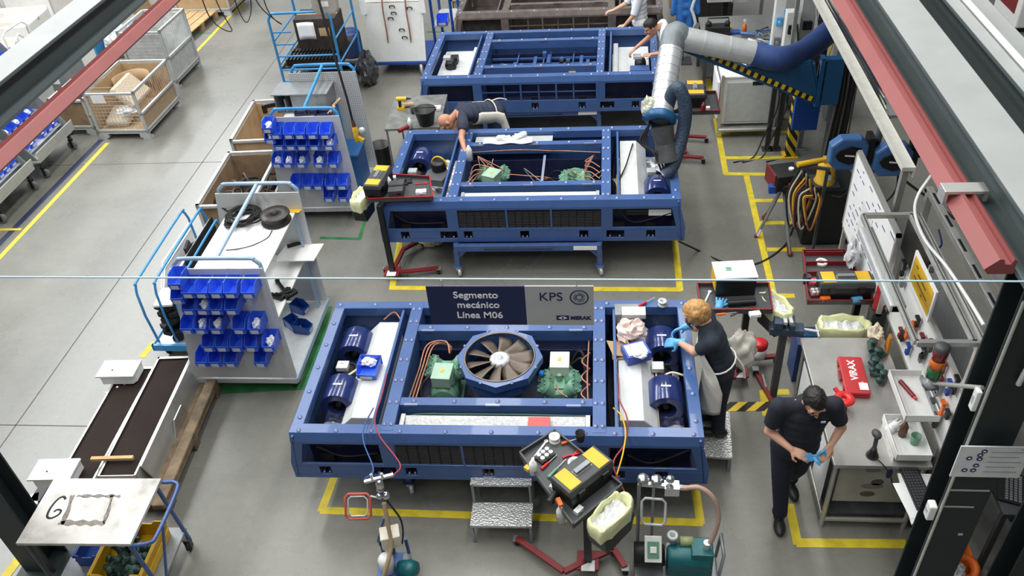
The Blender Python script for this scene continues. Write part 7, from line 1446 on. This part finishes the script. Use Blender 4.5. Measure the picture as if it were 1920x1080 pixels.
    # ---- hair
    if hair:
        b = B(); vol = M.get('hair_vol', 1.0); seedp = 3
        def fn(u, v):
            t = u*math.pi*.98; p = 2*math.pi*v; x = math.sin(t)*math.cos(p); y = math.sin(t)*math.sin(p); z = math.cos(t)
            k = 1.07*vol*(1+.025*math.sin(9*p+5*t)+.02*math.sin(17*p)); cut = M.get('hair_cut', .0)
            lim = -.05-cut*max(0, -y)-.9*M.get('hair_len', .3)*(1 if y < .25 else 0)
            if y > .45: lim = max(lim, .42)
            zz = max(z, lim); g = 1 if z > lim else .9
            return H+hs*(x*.078*k*g)+hf*(y*.098*k*g-.008)+hu*(zz*.102*k+.015)
        b.sheet(fn, 16, 36)
        b.obj('hair', hair, root)
    if glasses:
        b = B()
        for s in (-1, 1):
            c = H+hs*s*.033+hf*.108+hu*.004; b.tube([c+hs*.024*math.cos(q*.524)+hu*.017*math.sin(q*.524) for q in range(12)], .0022, 5, closed=True); b.tube([c+hs*s*.024, H+hs*s*.08+hf*.0+hu*.01], .002, 5)
        b.tube([H+hf*.112+hu*.006-hs*.01, H+hf*.112+hu*.006+hs*.01], .002, 5); b.obj('glasses', M.get('glass', dark), root)
    b = B()
    for s in (-1, 1): b.ell(H+hs*s*.032+hf*.087+hu*.004, (.012, .008, .006), HB, 8, 6)
    b.obj('eyes', dark, root)
    if mask:
        b = B(); b.sheet(lambda u, v: H+hf*(.075+.045*math.sin(math.pi*v)*math.sin(math.pi*(.25+.5*u)))+hs*((v-.5)*.125)+hu*(-.025-.08*u), 6, 8); b.obj('face_mask', black, root, solid=.004)
    if apron:
        a_top, a_bot, ww = apron[:3]; wrap = apron[3] if len(apron) > 3 else 1.0; b = B()
        def fa(u, v):
            t = a_top+(a_bot-a_top)*u; ang = (v-.5)*2*min(2.0, wrap*(1.0+.75*min(1, u*1.6)))
            if t >= 0: c = V['pelvis'].lerp(V['neck'], t); rx, ry = .2*girth*ww, .150*girth
            else:
                hp = (V['hip_a']+V['hip_b'])/2; kn = (V['knee_a']+V['knee_b'])/2; c = hp.lerp(kn, min(1.2, -t)); rx, ry = (.215-.02*t)*ww, .165
            return c+side*(rx*math.sin(ang))+front*(ry*math.cos(ang)+.006*math.sin(9*v+5*u))
        b.sheet(fa, 16, 20); b.obj('apron', M.get('apron', apronm), root, solid=.006)
        kt = V['pelvis'].lerp(V['neck'], .1); b = B(); b.tube([kt+side*.186*girth*math.sin(q*.3927)*1.02+front*.142*girth*math.cos(q*.3927) for q in range(16)], .008, 6, closed=True); b.tube(spl([kt-front*.14, kt-front*.17-up*.12, kt-front*.15-up*.24], 4), .01, 6); b.obj('apron_strings', M.get('apron', apronm), root)
    if gloves:
        for k in gloves:
            hd = J['hand_'+k]; g = B(); hand(g, V['wrist_'+k], hd[0], hd[1], hd[2], hd[3] if len(hd) > 3 else .8, 1.1); w_ = V['wrist_'+k]; dd = Vector(hd[0]).normalized(); g.cap(w_-dd*.04, w_+dd*.02, .036, .034, 10); g.obj('nitrile_glove', nitrile, root, remesh=.007, smooth_it=3)
    if extra: extra(root, V, Bt, HB)
    return root
PM = dict(skin=skin, shirt=shirtd, trousers=trous)
def logo(root, V, Bt, HB):
    c = V['pelvis'].lerp(V['neck'], .78)-Bt.col[0]*.09+Bt.col[1]*.121; b = B(); b.box(c, (.035, .004, .016), Bt); b.obj('chest_logo', whitep, root)
def badge(root, V, Bt, HB): pass
wa, wb = at(1483, 842, 1.05), at(1558, 834, 1.05)
J1 = dict(pelvis=(1.48, 4.53, .95), neck=(1.505, 4.52, 1.44), head=tuple(at(1527, 752, 1.55)), head_up=(.05, -.5, .85), face=(.12, -.75, -.62), front=(.1, -1, 0),
    shoulder_a=(1.29, 4.50, 1.39), shoulder_b=(1.69, 4.52, 1.39), elbow_a=tuple(at(1442, 808, 1.12)), elbow_b=tuple(at(1578, 800, 1.13)), wrist_a=tuple(wa), wrist_b=tuple(wb),
    hip_a=(1.385, 4.55, .93), hip_b=(1.565, 4.56, .93), knee_a=(1.41, 4.50, .5), knee_b=(1.58, 4.66, .5), ankle_a=(1.45, 4.50, .09), ankle_b=(1.60, 4.86, .09), toe_a=(-.1, -1, 0), toe_b=(.1, -1, 0),
    hand_a=((1, -.55, -.2), (.25, .5, -.8), -1, .75), hand_b=((-.55, -.75, -.35), (-.5, .4, -.75), 1, .75))
o1 = person('dark haired worker in navy T-shirt looking down at a blue glove', J1, PM, hair=hairk, glasses=True, extra=logo, girth=1.06)
for o in kids(o1):
    pass
ga = wa+Vector((.085, -.055, -.03)); gb = wb+Vector((-.045, -.075, -.035))
b = B(); mid = (ga+gb)/2
def fg(u, v):
    c = ga.lerp(gb, u); wv = .014+.028*math.sin(math.pi*u)**1.2+(.012*math.sin(9*u) if .2 < u < .8 else 0)
    return c+Vector((.1, .45, .55)).normalized()*((v-.5)*2*wv)+Vector((0, 0, .012*math.sin(6*u+2*v)-.012*math.sin(math.pi*u)))
b.sheet(fg, 16, 5); b.cap(mid+Vector((.0, -.01, -.01)), mid+Vector((.03, -.05, -.03)), .012, .009, 8); b.cap(mid+Vector((.03, .01, .02)), mid+Vector((.07, .02, .055)), .011, .008, 8)
tag(b.obj('blue_glove', nitrile, solid=.006), 'bright blue nitrile glove held in both hands by the dark haired worker', 'glove')
# blond worker leaning over the fan unit
PB = dict(skin=skin, shirt=mat('teal_navy_tshirt', (32, 42, 54), .85, 0, .12, 20, bump=.1), trousers=mat('dark_trousers', (28, 32, 46), .85, 0, .15, 14), hair_vol=1.13, hair_len=.75, hair_cut=.4, apron=apronm)
J2 = dict(floor=.2, pelvis=(.985, 5.36, 1.0), neck=(.845, 5.40, 1.41), head=tuple(at(1306, 588, 1.51)), head_up=(-.45, .05, .85), face=(-.85, .12, -.52), front=(-1, .12, -.2),
    shoulder_a=(.86, 5.57, 1.37), shoulder_b=(.87, 5.23, 1.36), elbow_a=(.79, 5.66, 1.15), elbow_b=tuple(at(1303, 660, 1.17)), wrist_a=tuple(at(1287, 612, 1.16)), wrist_b=tuple(at(1274, 642, 1.09)),
    hip_a=(.99, 5.45, .98), hip_b=(.995, 5.27, .98), knee_a=(.97, 5.45, .6), knee_b=(.985, 5.27, .6), ankle_a=(.985, 5.44, .29), ankle_b=(1.0, 5.25, .29), toe_a=(-1, .1, 0), toe_b=(-1, .1, 0),
    hand_a=((-.8, .1, -.5), (.2, -.6, -.6), -1, .7), hand_b=((-.75, .35, -.35), (-.3, .5, -.6), 1, .7))
person('blond curly haired worker with white apron leaning over the fan unit', J2, PB, hair=hairb, apron=(.62, -1.05, .95), gloves=('a', 'b'), mask=True, girth=.97, extra=lambda r, V, Bt, HB: [B().ell(V['head']+HB @ Vector((.07*math.cos(q*1.05), -.02+.07*math.sin(q*1.05), .03+.03*math.sin(q*2.3))), (.042, .042, .045), n=10, k=7).obj('curl', hairb, r) for q in range(6)])
# bald worker bent over the second unit
PC = dict(skin=mat('skin_ruddy', (206, 146, 118), .5, 0, .06, 20), shirt=mat('slate_navy_tshirt', (46, 52, 72), .85, 0, .12, 20, bump=.1), trousers=mat('dark_jeans', (46, 54, 74), .85, 0, .2, 14))
J3 = dict(pelvis=(-1.50, 10.28, .93), neck=(-1.93, 9.98, 1.07), head=(-2.09, 9.93, .97), head_up=(-.75, -.2, .3), face=(-.35, -.25, -.9), front=(-.45, -.35, -.8),
    shoulder_a=(-1.90, 10.16, 1.06), shoulder_b=tuple(at(869, 236, 1.16)), elbow_a=(-1.98, 10.0, .8), elbow_b=tuple(at(865, 258, 1.07)), wrist_a=(-1.95, 9.8, .78), wrist_b=tuple(at(872, 284, .98)),
    hip_a=(-1.44, 10.36, .9), hip_b=(-1.48, 10.2, .9), knee_a=(-1.36, 10.4, .5), knee_b=(-1.40, 10.18, .5), ankle_a=(-1.30, 10.44, .09), ankle_b=(-1.34, 10.2, .09), toe_a=(-.9, -.4, 0), toe_b=(-.9, -.4, 0),
    hand_a=((-.2, -1, -.2), (0, 0, -1), 1, .7), hand_b=((.05, -.8, -.4), (0, .3, -1), -1, .7))
person('bald worker in navy T-shirt bent over the unit without a fan', J3, PC, apron=(.62, -.8, 1.02, 1.9), girth=1.04, sleeve=.4)
# worker in white at the bare frame
PD_ = dict(skin=mat('skin_tan', (190, 140, 114), .5, 0, .05, 20), shirt=wcloth, trousers=wcloth, hair_len=.25)
J4 = dict(pelvis=(1.0, 11.95, .93), neck=(.83, 11.95, 1.34), head=tuple(onY(1220, 50, 11.88)), head_up=(-.5, -.1, .8), face=(-.6, -.2, -.7), front=(-1, -.15, -.1),
    shoulder_a=(.84, 12.13, 1.3), shoulder_b=(.85, 11.77, 1.3), elbow_a=(.66, 12.0, 1.18), elbow_b=(.84, 11.62, 1.08), wrist_a=tuple(onY(1192, 90, 11.85)), wrist_b=tuple(onY(1222, 102, 11.65)),
    hip_a=(1.02, 12.04, .91), hip_b=(1.02, 11.86, .91), knee_a=(1.0, 12.05, .5), knee_b=(1.0, 11.85, .5), ankle_a=(1.03, 12.05, .09), ankle_b=(1.03, 11.84, .09), toe_a=(-1, 0, 0), toe_b=(-1, 0, 0),
    hand_a=((-.7, -.1, -.6), (-.2, .0, -1), -1, .7), hand_b=((-1, .1, -.1), (0, .2, -1), 1, .7))
person('dark haired worker in a white shirt reaching over the bare frame', J4, PD_, hair=hairk, sleeve=.55, vox=.009)
PE = dict(skin=skin, shirt=wcloth, trousers=wcloth, hair_len=.3)
J5 = dict(pelvis=(.55, 13.22, .95), neck=(.52, 13.2, 1.45), head=(.5, 13.17, 1.62), head_up=(-.1, -.1, 1), face=(-.9, .2, -.3), front=(-1, .2, 0),
    shoulder_a=(.5, 13.4, 1.4), shoulder_b=(.53, 13.02, 1.4), elbow_a=(.35, 13.42, 1.15), elbow_b=(.45, 13.02, 1.1), wrist_a=(.15, 13.4, 1.05), wrist_b=tuple(onY(1172, 47, 13.05)),
    hip_a=(.56, 13.3, .93), hip_b=(.56, 13.12, .93), knee_a=(.55, 13.31, .5), knee_b=(.55, 13.12, .5), ankle_a=(.57, 13.31, .09), ankle_b=(.57, 13.11, .09), toe_a=(-1, 0, 0), toe_b=(-1, 0, 0),
    hand_a=((-1, 0, -.2), (0, 0, -1), -1, .7), hand_b=((-1, 0, -.2), (0, 0, -1), 1, .7))
person('worker in a white coverall with teal trim, cut by the top edge', J5, PE, hair=hairk, sleeve=.98, vox=.009, extra=lambda r, V, Bt, HB: B().sheet(lambda u, v: V['pelvis'].lerp(V['neck'], .15+.7*u)+Bt.col[0]*(.06+.05*(v-.5))+Bt.col[1]*.132, 4, 2).obj('teal_trim', mat('trim_teal', (60, 158, 164), .7), r, solid=.004))
root = thing('blue_coverall', 'blue coverall hanging on a stand beside the unpainted frame', 'coverall', (1.3, 13.7, 0))
b = B(); b.bar((0, 0, 0), (0, 0, 1.5), .03, .03); b.bx(-.15, .15, -.15, .15, 0, .02); b.bar((-.18, 0, 1.45), (.18, 0, 1.45), .02, .02); b.obj('stand', greyd, root)
b = B()
for s in (-1, 1): b.cap((s*.06, -.02, 1.2), (s*.08, -.03, .45), .08, .07, 12); b.cap((s*.14, -.02, 1.38), (s*.2, -.03, .85), .06, .045, 10)
for k in range(5): b.ell((0, -.02, .85+.13*k), (.15, .09, .1), None, 12, 8)
b.obj('coverall', mat('coverall_blue', (52, 116, 196), .8, 0, .1, 12, bump=.1), root, remesh=.014, smooth_it=3)
B().sheet(lambda u, v: (.1+.04*math.sin(9*u)+.05*v, -.14, .6+.7*u), 6, 2).obj('white_trim', wcloth, root, solid=.006)
